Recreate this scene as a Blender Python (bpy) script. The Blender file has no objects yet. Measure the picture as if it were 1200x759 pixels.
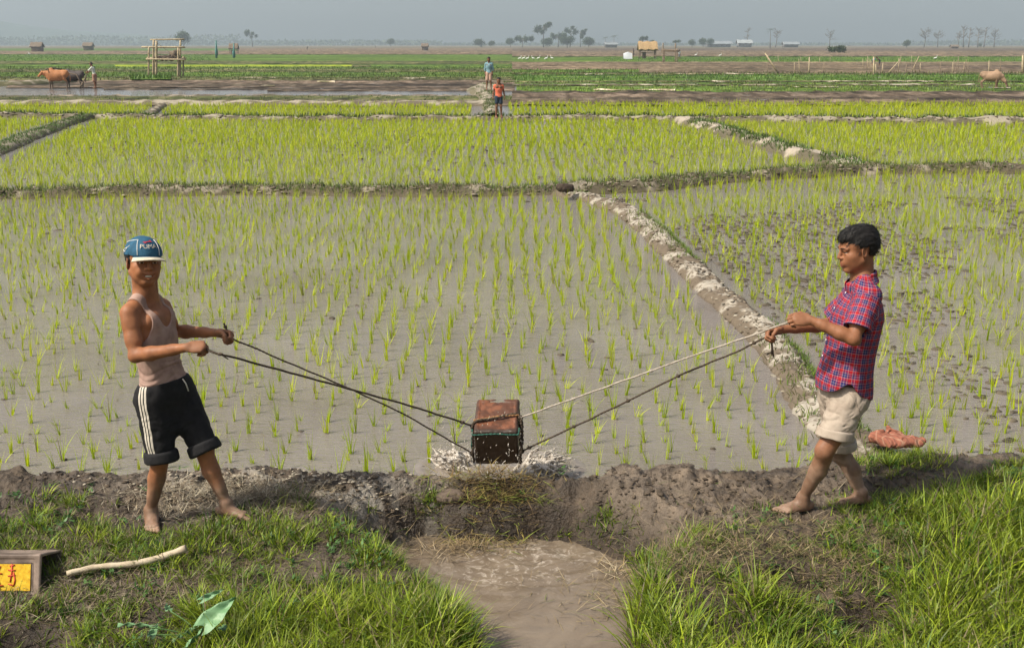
import bpy, math, random
import numpy as np
from mathutils import Vector, Matrix
R = math.radians
rng = np.random.default_rng(7)
random.seed(7)
scene = bpy.context.scene
COL = scene.collection

# ------------------------------------------------------------------ camera geometry (the photograph's own perspective)
FPX = 1300.0
TILT = math.atan((379.5 - 51.8) / FPX)
HC = 2.76
CT, ST = math.cos(TILT), math.sin(TILT)
def ray(px, py):
    x = (px - 600.0) / FPX; y = (379.5 - py) / FPX
    return np.array([x, CT + y * ST, -ST + y * CT])
def P(px, py, Y):
    d = ray(px, py)
    return np.array([0, 0, HC]) + d * (Y / d[1])
def G(px, py, z=0.0):
    d = ray(px, py)
    return np.array([0, 0, HC]) + d * ((z - HC) / d[2])

# ------------------------------------------------------------------ noise
_T = np.random.default_rng(11).random((32, 32, 32)).astype(np.float32)
def vnoise(p):
    p = np.asarray(p, dtype=np.float32)
    i = np.floor(p).astype(np.int32); f = p - i
    f = f * f * (3 - 2 * f)
    i &= 31; j = (i + 1) & 31
    x0, y0, z0 = i[..., 0], i[..., 1], i[..., 2]
    x1, y1, z1 = j[..., 0], j[..., 1], j[..., 2]
    fx, fy, fz = f[..., 0], f[..., 1], f[..., 2]
    a = _T[x0, y0, z0] * (1 - fx) + _T[x1, y0, z0] * fx
    b = _T[x0, y1, z0] * (1 - fx) + _T[x1, y1, z0] * fx
    c = _T[x0, y0, z1] * (1 - fx) + _T[x1, y0, z1] * fx
    d = _T[x0, y1, z1] * (1 - fx) + _T[x1, y1, z1] * fx
    return (a * (1 - fy) + b * fy) * (1 - fz) + (c * (1 - fy) + d * fy) * fz
def fbm(p, o=4, gain=0.5):
    s = 0; a = 1; t = 0
    p = np.asarray(p, dtype=np.float32)
    for k in range(o):
        s = s + a * vnoise(p * (2.03 ** k) + 7.3 * k); t += a; a *= gain
    return s / t
def ridged(p, o=3):
    s = 0; a = 1; t = 0
    for k in range(o):
        s = s + a * (1 - np.abs(2 * vnoise(p * (2.1 ** k) + 3.1 * k) - 1)); t += a; a *= .5
    return s / t
def n2(x, y, sc, o=4, seed=0.0):
    return fbm(np.stack([x * sc, y * sc, np.full_like(x, 0.37 + seed)], -1), o)
def sstep(a, b, x):
    t = np.clip((x - a) / (b - a), 0, 1)
    return t * t * (3 - 2 * t)

# ------------------------------------------------------------------ meshes
def mesh_np(name, V, F, smooth=True):
    V = np.ascontiguousarray(V, dtype=np.float32); F = np.ascontiguousarray(F, dtype=np.int32)
    me = bpy.data.meshes.new(name)
    n, k = F.shape
    me.vertices.add(len(V)); me.vertices.foreach_set('co', V.ravel())
    me.loops.add(n * k); me.loops.foreach_set('vertex_index', F.ravel())
    me.polygons.add(n)
    me.polygons.foreach_set('loop_start', np.arange(n, dtype=np.int32) * k)
    try: me.polygons.foreach_set('loop_total', np.full(n, k, dtype=np.int32))
    except Exception: pass
    me.polygons.foreach_set('use_smooth', np.full(n, smooth, dtype=bool))
    me.update(calc_edges=True)
    me.validate()
    return me
ORG = {}
def mk(name, V, F, mat, parent=None, origin=None, smooth=True, col=None, attrs=None):
    """one mesh object from world-space vertices"""
    V = np.asarray(V, dtype=np.float64)
    if parent is not None:
        origin = ORG[parent.name]
    elif origin is None:
        origin = np.array([(V[:, 0].min() + V[:, 0].max()) / 2, (V[:, 1].min() + V[:, 1].max()) / 2, V[:, 2].min()])
    me = mesh_np(name, V - origin, F, smooth)
    if col is not None and len(col) == len(me.vertices):
        c = np.ones((len(V), 4), dtype=np.float32); c[:, :3] = col
        a = me.color_attributes.new('col', 'FLOAT_COLOR', 'POINT'); a.data.foreach_set('color', c.ravel())
    for k, v in (attrs or {}).items():
        a = me.attributes.new(k, 'FLOAT', 'POINT'); a.data.foreach_set('value', np.ascontiguousarray(v, dtype=np.float32))
    me.materials.append(mat)
    o = bpy.data.objects.new(name, me); COL.objects.link(o)
    ORG[o.name] = np.array(origin, dtype=float)
    if parent is not None: o.parent = parent
    else: o.location = origin
    return o
def empty(name, loc):
    o = bpy.data.objects.new(name, None); COL.objects.link(o); o.location = loc
    o.empty_display_size = .1
    ORG[o.name] = np.array(loc, dtype=float); return o
def tag(o, label=None, cat=None, group=None, kind=None):
    if label: o['label'] = label
    if cat: o['category'] = cat
    if group: o['group'] = group
    if kind: o['kind'] = kind
    return o
class MB:
    """collects simple solids (all quads)"""
    def __init__(s): s.V = []; s.F = []; s.n = 0
    def add(s, V, F):
        V = np.asarray(V, float); s.V.append(V); s.F.append(np.asarray(F, int) + s.n); s.n += len(V); return s
    def box(s, c, sx, sy, sz, M=None):
        v = np.array([[x, y, z] for x in (-.5, .5) for y in (-.5, .5) for z in (-.5, .5)]) * [sx, sy, sz]
        if M is not None: v = v @ np.asarray(M).T
        f = [[0, 1, 3, 2], [4, 6, 7, 5], [0, 4, 5, 1], [2, 3, 7, 6], [0, 2, 6, 4], [1, 5, 7, 3]]
        return s.add(v + np.asarray(c), f)
    def tube(s, pts, rad, n=8, caps=True):
        pts = np.asarray(pts, float); m = len(pts)
        rad = np.broadcast_to(np.asarray(rad, float), (m,))
        T = np.gradient(pts, axis=0); T /= np.linalg.norm(T, axis=1, keepdims=True) + 1e-12
        u = np.cross(T[0], [0, 0, 1.0]);
        if np.linalg.norm(u) < 1e-3: u = np.cross(T[0], [0, 1.0, 0])
        u /= np.linalg.norm(u); V = []
        for i in range(m):
            u = u - T[i] * np.dot(u, T[i]); u /= np.linalg.norm(u); w = np.cross(T[i], u)
            a = np.arange(n) * 2 * np.pi / n
            V.append(pts[i] + rad[i] * (np.cos(a)[:, None] * u + np.sin(a)[:, None] * w))
        if caps:
            V.insert(0, np.repeat(pts[:1], n, 0) + (V[0] - pts[0]) * .05); V.append(np.repeat(pts[-1:], n, 0) + (V[-1] - pts[-1]) * .05)
            m += 2
        V = np.concatenate(V)
        i = np.arange(m - 1)[:, None] * n; j = np.arange(n)[None]; j2 = (j + 1) % n
        F = np.stack([i + j, i + j2, i + n + j2, i + n + j], -1).reshape(-1, 4)
        return s.add(V, F)
    def grid(s, V, closed=False):
        a, b = V.shape[:2]
        i = np.arange(a - 1)[:, None] * b; j = np.arange(b - 1)[None]
        F = np.stack([i + j, i + j + 1, i + b + j + 1, i + b + j], -1).reshape(-1, 4)
        return s.add(V.reshape(-1, 3), F)
    def ell(s, c, r, M=None, nu=10, nv=8):
        u = np.arange(nu) * 2 * np.pi / nu; v = np.linspace(.12, np.pi - .12, nv)
        V = np.stack([np.sin(v)[:, None] * np.cos(u), np.sin(v)[:, None] * np.sin(u), np.cos(v)[:, None] * np.ones(nu)], -1) * r
        if M is not None: V = V @ np.asarray(M).T
        V = V + np.asarray(c)
        i = np.arange(nv - 1)[:, None] * nu; j = np.arange(nu)[None]; j2 = (j + 1) % nu
        F = np.stack([i + j, i + nu + j, i + nu + j2, i + j2], -1).reshape(-1, 4)
        return s.add(V.reshape(-1, 3), F)
    def out(s): return np.concatenate(s.V), np.concatenate(s.F)
    def mk(s, name, mat, parent=None, **k):
        V, F = s.out(); return mk(name, V, F, mat, parent, **k)
def grid_mesh(V):
    a, b = V.shape[:2]
    i = np.arange(a - 1)[:, None] * b; j = np.arange(b - 1)[None]
    return V.reshape(-1, 3), np.stack([i + j, i + b + j, i + b + j + 1, i + j + 1], -1).reshape(-1, 4)

def blades(base, L, W, az, lean, bend, col, segs=3, twist=None, fold=0.0):
    """ribbon leaves: returns V, F, colours"""
    N = len(base)
    L, W, az, lean, bend = [np.broadcast_to(np.asarray(a, float), (N,)) for a in (L, W, az, lean, bend)]
    h = np.stack([np.cos(az), np.sin(az), np.zeros(N)], -1)
    tw = az + np.pi / 2 + (twist if twist is not None else rng.uniform(-.9, .9, N))
    s = np.stack([np.cos(tw), np.sin(tw), np.zeros(N)], -1)
    p = np.array(base, float); pts = [p.copy()]
    for k in range(segs):
        th = lean + bend * (k + .5) / segs
        p = p + (L / segs)[:, None] * (np.sin(th)[:, None] * h + np.cos(th)[:, None] * np.array([0, 0, 1.0]))
        pts.append(p.copy())
    V = np.empty((N, segs + 1, 2, 3)); C = np.empty((N, segs + 1, 2, 3))
    for k in range(segs + 1):
        t = k / segs
        w = W * (.55 + .45 * math.sin(math.pi * min(1, t * 1.3 + .15))) * (1 - .93 * t ** 2.2) / 2
        V[:, k, 0] = pts[k] - s * w[:, None]; V[:, k, 1] = pts[k] + s * w[:, None]
        C[:, k, 0] = C[:, k, 1] = col
    i = np.arange(N)[:, None] * (segs + 1) * 2 + np.arange(segs)[None] * 2
    F = np.stack([i, i + 1, i + 3, i + 2], -1).reshape(-1, 4)
    return V.reshape(-1, 3), F, C.reshape(-1, 3)
def cat_geo(parts):
    V = []; F = []; C = []; n = 0
    for p in parts:
        V.append(p[0]); F.append(p[1] + n); C.append(p[2]); n += len(p[0])
    return np.concatenate(V), np.concatenate(F), np.concatenate(C)

# ------------------------------------------------------------------ signed distance modelling + surface nets
def surface_nets(F, lo, h):
    F = np.pad(F, 2, constant_values=1.0); lo = np.asarray(lo) - 2 * h
    sh = F.shape; inside = F < 0
    st = np.array([sh[1] * sh[2], sh[2], 1])
    ids = []; pos = []; quads = []
    for ax in range(3):
        sl0 = [slice(None)] * 3; sl1 = [slice(None)] * 3
        sl0[ax] = slice(0, -1); sl1[ax] = slice(1, None)
        a = F[tuple(sl0)]; b = F[tuple(sl1)]
        idx = np.argwhere(inside[tuple(sl0)] != inside[tuple(sl1)])
        if not len(idx): continue
        va = a[tuple(idx.T)]; vb = b[tuple(idx.T)]
        p = idx.astype(float); p[:, ax] += va / (va - vb)
        u = (ax + 1) % 3; v = (ax + 2) % 3
        base = idx @ st
        cs = [base, base - st[u], base - st[u] - st[v], base - st[v]]
        for c in cs: ids.append(c); pos.append(p)
        q = np.stack(cs, -1); fl = va > 0
        q[fl] = q[fl][:, ::-1]
        quads.append(q)
    ids = np.concatenate(ids); pos = np.concatenate(pos); quads = np.concatenate(quads)
    uq, inv = np.unique(ids, return_inverse=True)
    cnt = np.bincount(inv)
    V = np.stack([np.bincount(inv, pos[:, k]) / cnt for k in range(3)], -1)
    return V * h + lo, np.searchsorted(uq, quads)
class Vol:
    def __init__(s, lo, hi, h):
        s.lo = np.asarray(lo, float); s.h = h
        s.n = np.ceil((np.asarray(hi) - s.lo) / h).astype(int) + 1
        s.F = np.full(s.n, .2, dtype=np.float32)
    def sl(s, lo, hi):
        a = np.clip(np.floor((lo - s.lo) / s.h).astype(int), 0, s.n); b = np.clip(np.ceil((hi - s.lo) / s.h).astype(int) + 1, 0, s.n)
        return tuple(slice(x, y) for x, y in zip(a, b))
    def pts(s, sl):
        ax = [(s.lo[k] + np.arange(sl[k].start, sl[k].stop) * s.h).astype(np.float32) for k in range(3)]
        return np.stack(np.meshgrid(*ax, indexing='ij'), -1)
    def blend(s, sl, d, k, op):
        a = s.F[sl]
        if op == 'u':
            hh = np.clip(.5 + .5 * (a - d) / k, 0, 1); s.F[sl] = a * (1 - hh) + d * hh - k * hh * (1 - hh)
        else:
            d = -d; hh = np.clip(.5 - .5 * (a - d) / k, 0, 1); s.F[sl] = a * (1 - hh) + d * hh + k * hh * (1 - hh)
    def cone(s, a, b, ra, rb, k=.012, w=None, sc=1.0, op='u', infl=0.0):
        a = np.asarray(a, np.float32); b = np.asarray(b, np.float32); ra += infl; rb += infl
        m = max(ra, rb) * max(1, sc) + k + 3 * s.h
        sl = s.sl(np.minimum(a, b) - m, np.maximum(a, b) + m)
        if any(q.stop <= q.start for q in sl): return s
        p = s.pts(sl); ab = b - a; L = float(ab @ ab) + 1e-9
        t = np.clip(((p - a) @ ab) / L, 0, 1)
        q = p - a - t[..., None] * ab
        if w is not None:
            w = np.asarray(w, np.float32); w = w / np.linalg.norm(w)
            d = np.sqrt(np.maximum((q * q).sum(-1) + (q @ w) ** 2 * (1 / sc ** 2 - 1), 0)) * (1 if sc > 1 else 1)
            d = (d - (ra + (rb - ra) * t)) * (1.0 if sc >= 1 else sc)
        else:
            d = np.sqrt((q * q).sum(-1)) - (ra + (rb - ra) * t)
        s.blend(sl, d, k, op); return s
    def ell(s, c, M, r, k=.012, op='u', infl=0.0):
        """M rows = local axes"""
        c = np.asarray(c, np.float32); M = np.asarray(M, np.float32); r = np.asarray(r, np.float32) + infl
        m = float(r.max()) + k + 3 * s.h
        sl = s.sl(c - m, c + m)
        if any(q.stop <= q.start for q in sl): return s
        q = (s.pts(sl) - c) @ M.T
        k0 = np.sqrt(((q / r) ** 2).sum(-1)); k1 = np.sqrt(((q / r ** 2) ** 2).sum(-1)) + 1e-6
        s.blend(sl, k0 * (k0 - 1) / k1, k, op); return s
    def rbox(s, c, M, r, rr=.005, k=.004, op='u'):
        c = np.asarray(c, np.float32); M = np.asarray(M, np.float32); r = np.asarray(r, np.float32)
        m = float(np.linalg.norm(r)) + rr + k + 3 * s.h
        sl = s.sl(c - m, c + m); q = np.abs((s.pts(sl) - c) @ M.T) - (r - rr)
        d = np.sqrt((np.maximum(q, 0) ** 2).sum(-1)) + np.minimum(q.max(-1), 0) - rr
        s.blend(sl, d, k, op); return s
    def all(s): return tuple(slice(0, x) for x in s.n)
    def band(s, w=.03):
        """indices and points near the surface"""
        idx = np.nonzero(np.abs(s.F) < w)
        p = np.stack(idx, -1) * s.h + s.lo
        return idx, p.astype(np.float32)
    def cut(s, fn, k=.004):
        """keep where fn(p) <= 0"""
        sl = s.all()
        # chunk by x to save memory
        for i in range(0, s.n[0], 32):
            q = (slice(i, min(i + 32, s.n[0])), slice(0, s.n[1]), slice(0, s.n[2]))
            d = fn(s.pts(q)).astype(np.float32); a = s.F[q]
            hh = np.clip(.5 - .5 * (a - d) / k, 0, 1); s.F[q] = a * (1 - hh) + d * hh + k * hh * (1 - hh)
        return s
    def disp(s, fn, w=.04):
        idx, p = s.band(w); s.F[idx] += fn(p).astype(np.float32); return s
    def mesh(s, minpiece=0):
        return surface_nets(s.F, s.lo, s.h)

# ------------------------------------------------------------------ materials
def newmat(name):
    m = bpy.data.materials.new(name); m.use_nodes = True
    nt = m.node_tree; nt.nodes.clear()
    return m, nt, nt.nodes, nt.links
def nd(N, t, **k):
    n = N.new(t)
    for a, b in k.items():
        if hasattr(n, a): setattr(n, a, b)
    return n
def ramp(N, L, fac, stops, mode='LINEAR'):
    r = N.new('ShaderNodeValToRGB'); e = r.color_ramp.elements; r.color_ramp.interpolation = mode
    while len(e) > 1: e.remove(e[-1])
    e[0].position = stops[0][0]; e[0].color = tuple(stops[0][1]) + (1,)
    for p_, c in stops[1:]:
        x = e.new(p_); x.color = tuple(c) + (1,)
    L.new(fac, r.inputs[0]); return r.outputs[0]
def coords(N, L, scale=(1, 1, 1), rot=(0, 0, 0)):
    g = N.new('ShaderNodeNewGeometry'); m = N.new('ShaderNodeMapping')
    m.inputs['Scale'].default_value = scale; m.inputs['Rotation'].default_value = rot
    L.new(g.outputs['Position'], m.inputs[0]); return m.outputs[0]
def noise(N, L, vec, sc, det=5, rough=.55, dist=0):
    n = N.new('ShaderNodeTexNoise'); n.inputs['Scale'].default_value = sc; n.inputs['Detail'].default_value = det
    n.inputs['Roughness'].default_value = rough; n.inputs['Distortion'].default_value = dist
    L.new(vec, n.inputs['Vector']); return n.outputs['Fac']
def math_(N, L, op, a, b=None, c=None):
    n = N.new('ShaderNodeMath'); n.operation = op
    for i, v in enumerate((a, b, c)):
        if v is None: continue
        if isinstance(v, (int, float)): n.inputs[i].default_value = v
        else: L.new(v, n.inputs[i])
    return n.outputs[0]
def mixc(N, L, f, a, b, mode='MIX'):
    n = N.new('ShaderNodeMix'); n.data_type = 'RGBA'; n.blend_type = mode
    for s_, v in ((n.inputs[0], f), (n.inputs[6], a), (n.inputs[7], b)):
        if isinstance(v, (int, float)): s_.default_value = v
        elif isinstance(v, tuple): s_.default_value = v + (1,)
        else: L.new(v, s_)
    return n.outputs[2]
def bump(N, L, h, strength=.5, dist=.01, nrm=None):
    b = N.new('ShaderNodeBump'); b.inputs['Strength'].default_value = strength; b.inputs['Distance'].default_value = dist
    L.new(h, b.inputs['Height'])
    if nrm is not None: L.new(nrm, b.inputs['Normal'])
    return b.outputs[0]
def principled(m, nt, N, L, color, rough=.7, spec=.5, nrm=None, **kw):
    b = N.new('ShaderNodeBsdfPrincipled'); o = N.new('ShaderNodeOutputMaterial')
    if isinstance(color, tuple): b.inputs['Base Color'].default_value = color + (1,)
    else: L.new(color, b.inputs['Base Color'])
    if isinstance(rough, (int, float)): b.inputs['Roughness'].default_value = rough
    else: L.new(rough, b.inputs['Roughness'])
    b.inputs['Specular IOR Level'].default_value = spec
    if nrm is not None: L.new(nrm, b.inputs['Normal'])
    for k, v in kw.items(): b.inputs[k.replace('_', ' ')].default_value = v
    L.new(b.outputs[0], o.inputs[0]); return b
def noisy(name, c1, c2, sc=8, rough=.8, bs=.4, bd=.01, bsc=None, vscale=(1, 1, 1), spec=.3, c3=None):
    m, nt, N, L = newmat(name); v = coords(N, L, vscale)
    f = noise(N, L, v, sc)
    st = [(.3, c1), (.7, c2)]
    if c3: st = [(.3, c1), (.52, c2), (.72, c3)]
    col = ramp(N, L, f, st)
    f2 = noise(N, L, v, bsc or sc * 3, 6, .6)
    principled(m, nt, N, L, col, rough, spec, bump(N, L, f2, bs, bd)); return m
def leafmat(name, transl=.35, rough=.45, gain=1.0):
    """colour comes from the blade's own 'col' attribute"""
    m, nt, N, L = newmat(name)
    a = N.new('ShaderNodeAttribute'); a.attribute_name = 'col'
    b = N.new('ShaderNodeBsdfPrincipled'); b.inputs['Roughness'].default_value = rough; b.inputs['Specular IOR Level'].default_value = .35
    L.new(a.outputs[0], b.inputs['Base Color'])
    t = N.new('ShaderNodeBsdfTranslucent'); L.new(a.outputs[0], t.inputs[0])
    mx = N.new('ShaderNodeMixShader'); mx.inputs[0].default_value = transl
    L.new(b.outputs[0], mx.inputs[1]); L.new(t.outputs[0], mx.inputs[2])
    o = N.new('ShaderNodeOutputMaterial'); L.new(mx.outputs[0], o.inputs[0]); return m
def attrmat(name, rough=.8, bs=.3, bd=.005, bsc=40, spec=.3, var=.25):
    m, nt, N, L = newmat(name)
    a = N.new('ShaderNodeAttribute'); a.attribute_name = 'col'
    v = coords(N, L); f = noise(N, L, v, bsc, 6, .6)
    g = math_(N, L, 'MULTIPLY_ADD', f, 2 * var, 1 - var)
    cmb = N.new('ShaderNodeCombineColor')
    for i in range(3): L.new(g, cmb.inputs[i])
    c = mixc(N, L, 1.0, a.outputs[0], cmb.outputs[0], 'MULTIPLY')
    principled(m, nt, N, L, c, rough, spec, bump(N, L, f, bs, bd)); return m
def plain(name, c, rough=.6, spec=.4, metallic=0.0, var=.12, sc=30):
    m, nt, N, L = newmat(name); v = coords(N, L)
    f = noise(N, L, v, sc)
    col = ramp(N, L, f, [(.3, tuple(x * (1 - var) for x in c)), (.7, tuple(min(1, x * (1 + var)) for x in c))])
    principled(m, nt, N, L, col, rough, spec, bump(N, L, f, .2, .003), Metallic=metallic); return m
def w2p(X, Y, Z):
    fw = Y * CT - (Z - HC) * ST; up = Y * ST + (Z - HC) * CT
    return 600 + FPX * X / fw, 379.5 - FPX * up / fw

# ================================================================== world, sun, camera
SUN_EL = R(50); sdir = np.array([.90, .43]); sdir /= np.linalg.norm(sdir)   # ground direction the shadows fall in
w = bpy.data.worlds.new('World'); scene.world = w; w.use_nodes = True
nt = w.node_tree; N, L = nt.nodes, nt.links; N.clear()
sky = N.new('ShaderNodeTexSky'); sky.sky_type = 'NISHITA'; sky.sun_disc = False
sky.sun_elevation = SUN_EL; sky.sun_rotation = math.atan2(-sdir[0], -sdir[1])
sky.air_density = 1.3; sky.dust_density = 6.0; sky.ozone_density = 2.0; sky.altitude = 50
hs = N.new('ShaderNodeHueSaturation'); hs.inputs['Saturation'].default_value = .62; hs.inputs['Value'].default_value = 1.0
bg = N.new('ShaderNodeBackground'); bg.inputs[1].default_value = .11
ou = N.new('ShaderNodeOutputWorld')
L.new(sky.outputs[0], hs.inputs['Color']); L.new(hs.outputs[0], bg.inputs[0]); L.new(bg.outputs[0], ou.inputs[0])
sl = bpy.data.lights.new('sun', 'SUN'); sl.energy = 4.5; sl.angle = R(2.5); sl.color = (1.0, .93, .80)
so = bpy.data.objects.new('sun', sl); COL.objects.link(so); so.location = (-20, -10, 30)
dv = Vector((sdir[0] * math.cos(SUN_EL), sdir[1] * math.cos(SUN_EL), -math.sin(SUN_EL)))
so.rotation_euler = dv.to_track_quat('-Z', 'Y').to_euler()
cam = bpy.data.cameras.new('camera'); cam.sensor_width = 36; cam.lens = FPX / 1200 * 36; cam.clip_end = 9000; cam.clip_start = .05
co = bpy.data.objects.new('camera', cam); COL.objects.link(co); co.location = (0, 0, HC)
co.rotation_euler = (R(90) - TILT, 0, 0); scene.camera = co
vs = scene.view_settings; vs.view_transform = 'Standard'; vs.look = 'None'; vs.gamma = 1; vs.exposure = 0.34; vs.use_curve_mapping = False
scene.cycles.max_bounces = 6; scene.cycles.transparent_max_bounces = 6
scene.cycles.use_denoising = True

# ================================================================== materials
M_mud = None
def mudmat():
    m, nt, N, L = newmat('wet_mud'); v = coords(N, L)
    a = N.new('ShaderNodeAttribute'); a.attribute_name = 'col'
    f = noise(N, L, v, 9, 8, .65); f2 = noise(N, L, v, 45, 6, .6)
    c = ramp(N, L, f, [(.28, (.50, .48, .46)), (.5, (.92, .92, .92)), (.72, (1.45, 1.42, 1.36))])
    c = mixc(N, L, 1.0, a.outputs[0], c, 'MULTIPLY')
    h = math_(N, L, 'MULTIPLY_ADD', f, .7, f2)
    rr = ramp(N, L, noise(N, L, v, 3.5, 4), [(.35, (.28,) * 3), (.62, (.8,) * 3)])
    principled(m, nt, N, L, c, rr, .4, bump(N, L, h, 1.0, .022)); return m
M_mud = mudmat()
def watermat(name, c1, c2, bs=.25, rough=.10, scx=(2.6, 9, 1), rip=1.3):
    m, nt, N, L = newmat(name)
    v = coords(N, L, (1, 1, 1)); v2 = coords(N, L, scx, (0, 0, .12)); v3 = coords(N, L, (.16, .42, 1))
    f = noise(N, L, v, .55, 5, .6)
    col = ramp(N, L, f, [(.3, c1), (.7, c2)])
    r1 = noise(N, L, v2, 2.6 * rip, 4, .55, .5); r2 = noise(N, L, v2, 7 * rip, 3, .5)
    patch = ramp(N, L, noise(N, L, v3, 1.3, 3), [(.35, (.45,) * 3), (.65, (1,) * 3)])
    h = math_(N, L, 'MULTIPLY', math_(N, L, 'MULTIPLY_ADD', r2, .4, r1), patch)
    principled(m, nt, N, L, col, rough, .8, bump(N, L, h, bs, .03), IOR=1.33); return m
M_water = watermat('paddy_water', (.150, .128, .110), (.212, .187, .166), bs=.55, rough=.06)
M_pool = None
M_grass = leafmat('grass_blades', .3, .5)
M_rice = leafmat('rice_blades', .5, .45)
M_straw = attrmat('dry_straw', .8, .2, .002, 80, .25, .25)
M_clod = attrmat('mud_clods', .85, .8, .02, 14, .25, .35)

# ================================================================== far ground and field strips
GY0 = 54.0
def groundmat():
    m, nt, N, L = newmat('far_plain'); v = coords(N, L, (.010, .045, 1)); v2 = coords(N, L, (.05, .3, 1))
    f = noise(N, L, v, 1.0, 5, .6); f2 = noise(N, L, v2, 1.0, 6, .7)
    c = ramp(N, L, f, [(.36, (.06, .09, .025)), (.46, (.11, .085, .055)), (.56, (.14, .105, .07)), (.66, (.08, .10, .03))])
    c2 = ramp(N, L, f2, [(.3, (.7, .7, .7)), (.7, (1.35, 1.3, 1.25))])
    principled(m, nt, N, L, mixc(N, L, 1.0, c, c2, 'MULTIPLY'), .95, .1); return m
xs = np.array([-3000., 3000.])
tag(mk('ground', [[-3000, -20, -.35], [3000, -20, -.35], [3000, 3000, -.35], [-3000, 3000, -.35]], [[0, 1, 2, 3]], groundmat(), origin=(0, 0, -.35)), kind='structure')
# far plain surface proper, at the level of the fields
rowY0 = G(600, 57.2)[1]
Vp, Fp = grid_mesh(np.stack(np.meshgrid(np.linspace(-3000, 3000, 31), np.geomspace(rowY0, 3000, 25), [-.02], indexing='ij'), -1)[:, :, 0])
tag(mk('far_plain', Vp, Fp[:, ::-1], groundmat(), origin=(0, 283, 0)), kind='structure')

def rowY(py): return G(600, py)[1]
def fieldmat(name, c1, c2, c3, sc=(.9, .30, 1), s=1.0, bs=.9):
    m, nt, N, L = newmat(name)
    f = noise(N, L, coords(N, L, (sc[0] * s, sc[1] * s, 1)), 1.0, 6, .72); f2 = noise(N, L, coords(N, L, (.05, .11, 1)), 1.0, 5, .65); f3 = noise(N, L, coords(N, L, (.012, .25, 1)), 1.0, 3, .6)
    c = ramp(N, L, f, [(.36, c1), (.5, c2), (.62, c3)])
    c = mixc(N, L, 1.0, c, ramp(N, L, f2, [(.35, (.55, .55, .55)), (.65, (1.45, 1.42, 1.35))]), 'MULTIPLY')
    c = mixc(N, L, 1.0, c, ramp(N, L, f3, [(.38, (.62, .66, .62)), (.6, (1.25, 1.22, 1.18))]), 'MULTIPLY')
    principled(m, nt, N, L, c, .92, .15, bump(N, L, f, bs, .12)); return m
FM = {
 'plough': fieldmat('ploughed_soil', (.030, .022, .016), (.090, .067, .050), (.185, .145, .115)),
 'brown': fieldmat('dry_soil', (.06, .045, .03), (.135, .10, .068), (.24, .19, .135)),
 'green': fieldmat('short_grass', (.03, .045, .012), (.062, .115, .016), (.13, .19, .035)),
 'bright': fieldmat('nursery_rice', (.04, .065, .012), (.07, .125, .016), (.11, .17, .035)),
 'yellow': fieldmat('yellow_rice', (.10, .16, .02), (.24, .30, .02), (.34, .40, .04)),
 'olive': fieldmat('weedy_soil', (.03, .035, .014), (.075, .085, .030), (.17, .155, .08)),
 'pale': fieldmat('pale_ridge', (.08, .09, .04), (.20, .17, .11), (.60, .54, .45)),
}
NM = {'plough': 'ploughed_field', 'brown': 'dry_field', 'green': 'grass_field', 'bright': 'nursery_field', 'yellow': 'ripening_field', 'olive': 'weedy_field', 'pale': 'dry_ridge'}
FB = []   # far blades
def strip(y0, y1, x0, x1, kind, amp=None, z=0.0, blade=None, raise_=0.0):
    """field between picture rows y0 (far) and y1 (near)"""
    Ya, Yb = rowY(y1), rowY(y0)
    ny = int(np.clip((Yb - Ya) / .35, 3, 60)); 
    Xa, Xb = (x0 - 600) / FPX * Ya * 1.04, (x1 - 600) / FPX * Ya * 1.04
    nx = int(np.clip(abs(Xb - Xa) / (.35 if Ya < 110 else 1.2), 20, 400))
    s = np.linspace(0, 1, ny)[None, :]; u = np.linspace(0, 1, nx)[:, None]
    Y = Ya + (Yb - Ya) * s + 0 * u
    X0 = (x0 - 600) / FPX * Y * 1.04; X1 = (x1 - 600) / FPX * Y * 1.04
    X = X0 + (X1 - X0) * u
    am = {'plough': .16, 'brown': .12, 'green': .06, 'bright': .05, 'yellow': .05, 'olive': .12, 'pale': .16}[kind] if amp is None else amp
    e = np.minimum(1, 6 * np.minimum(s, 1 - s))
    Y = Y + (n2(X, Y, .12, 4, y0) - .5) * min(3.0, (Yb - Ya) * .35) * (1 - e * .5)
    Z = z + raise_ * np.minimum(1, 5 * np.minimum(s, 1 - s)) + am * (n2(X, Y, 1.4, 5, 1) - .35)
    V, F = grid_mesh(np.stack([X, Y, Z], -1))
    o = mk(NM[kind], V, F, FM[kind], origin=((X.min() + X.max()) / 2, Ya, 0)); tag(o, kind='structure')
    if blade:
        dens, L_, W_, c = blade
        n = int(dens * abs(Xb - Xa) * (Yb - Ya)); n = min(n, 60000)
        ss = rng.random(n); yy = Ya + (Yb - Ya) * ss
        xa = (x0 - 600) / FPX * yy * 1.04; xb = (x1 - 600) / FPX * yy * 1.04
        xx = xa + (xb - xa) * rng.random(n)
        keep = n2(xx, yy, .5, 3, 5) > .38; xx, yy = xx[keep], yy[keep]; n = len(xx)
        cc = np.array(c) * rng.uniform(.6, 1.35, (n, 1)) * rng.uniform(.9, 1.1, (n, 3))
        FB.append(blades(np.stack([xx, yy, np.full(n, z)], -1), L_ * .72 * rng.uniform(.6, 1.3, n), W_, rng.uniform(0, 6.28, n), rng.uniform(0, .4, n), rng.uniform(0, .6, n), cc, 2))
gb = (.08, .15, .016); ob = (.10, .11, .03)
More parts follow.
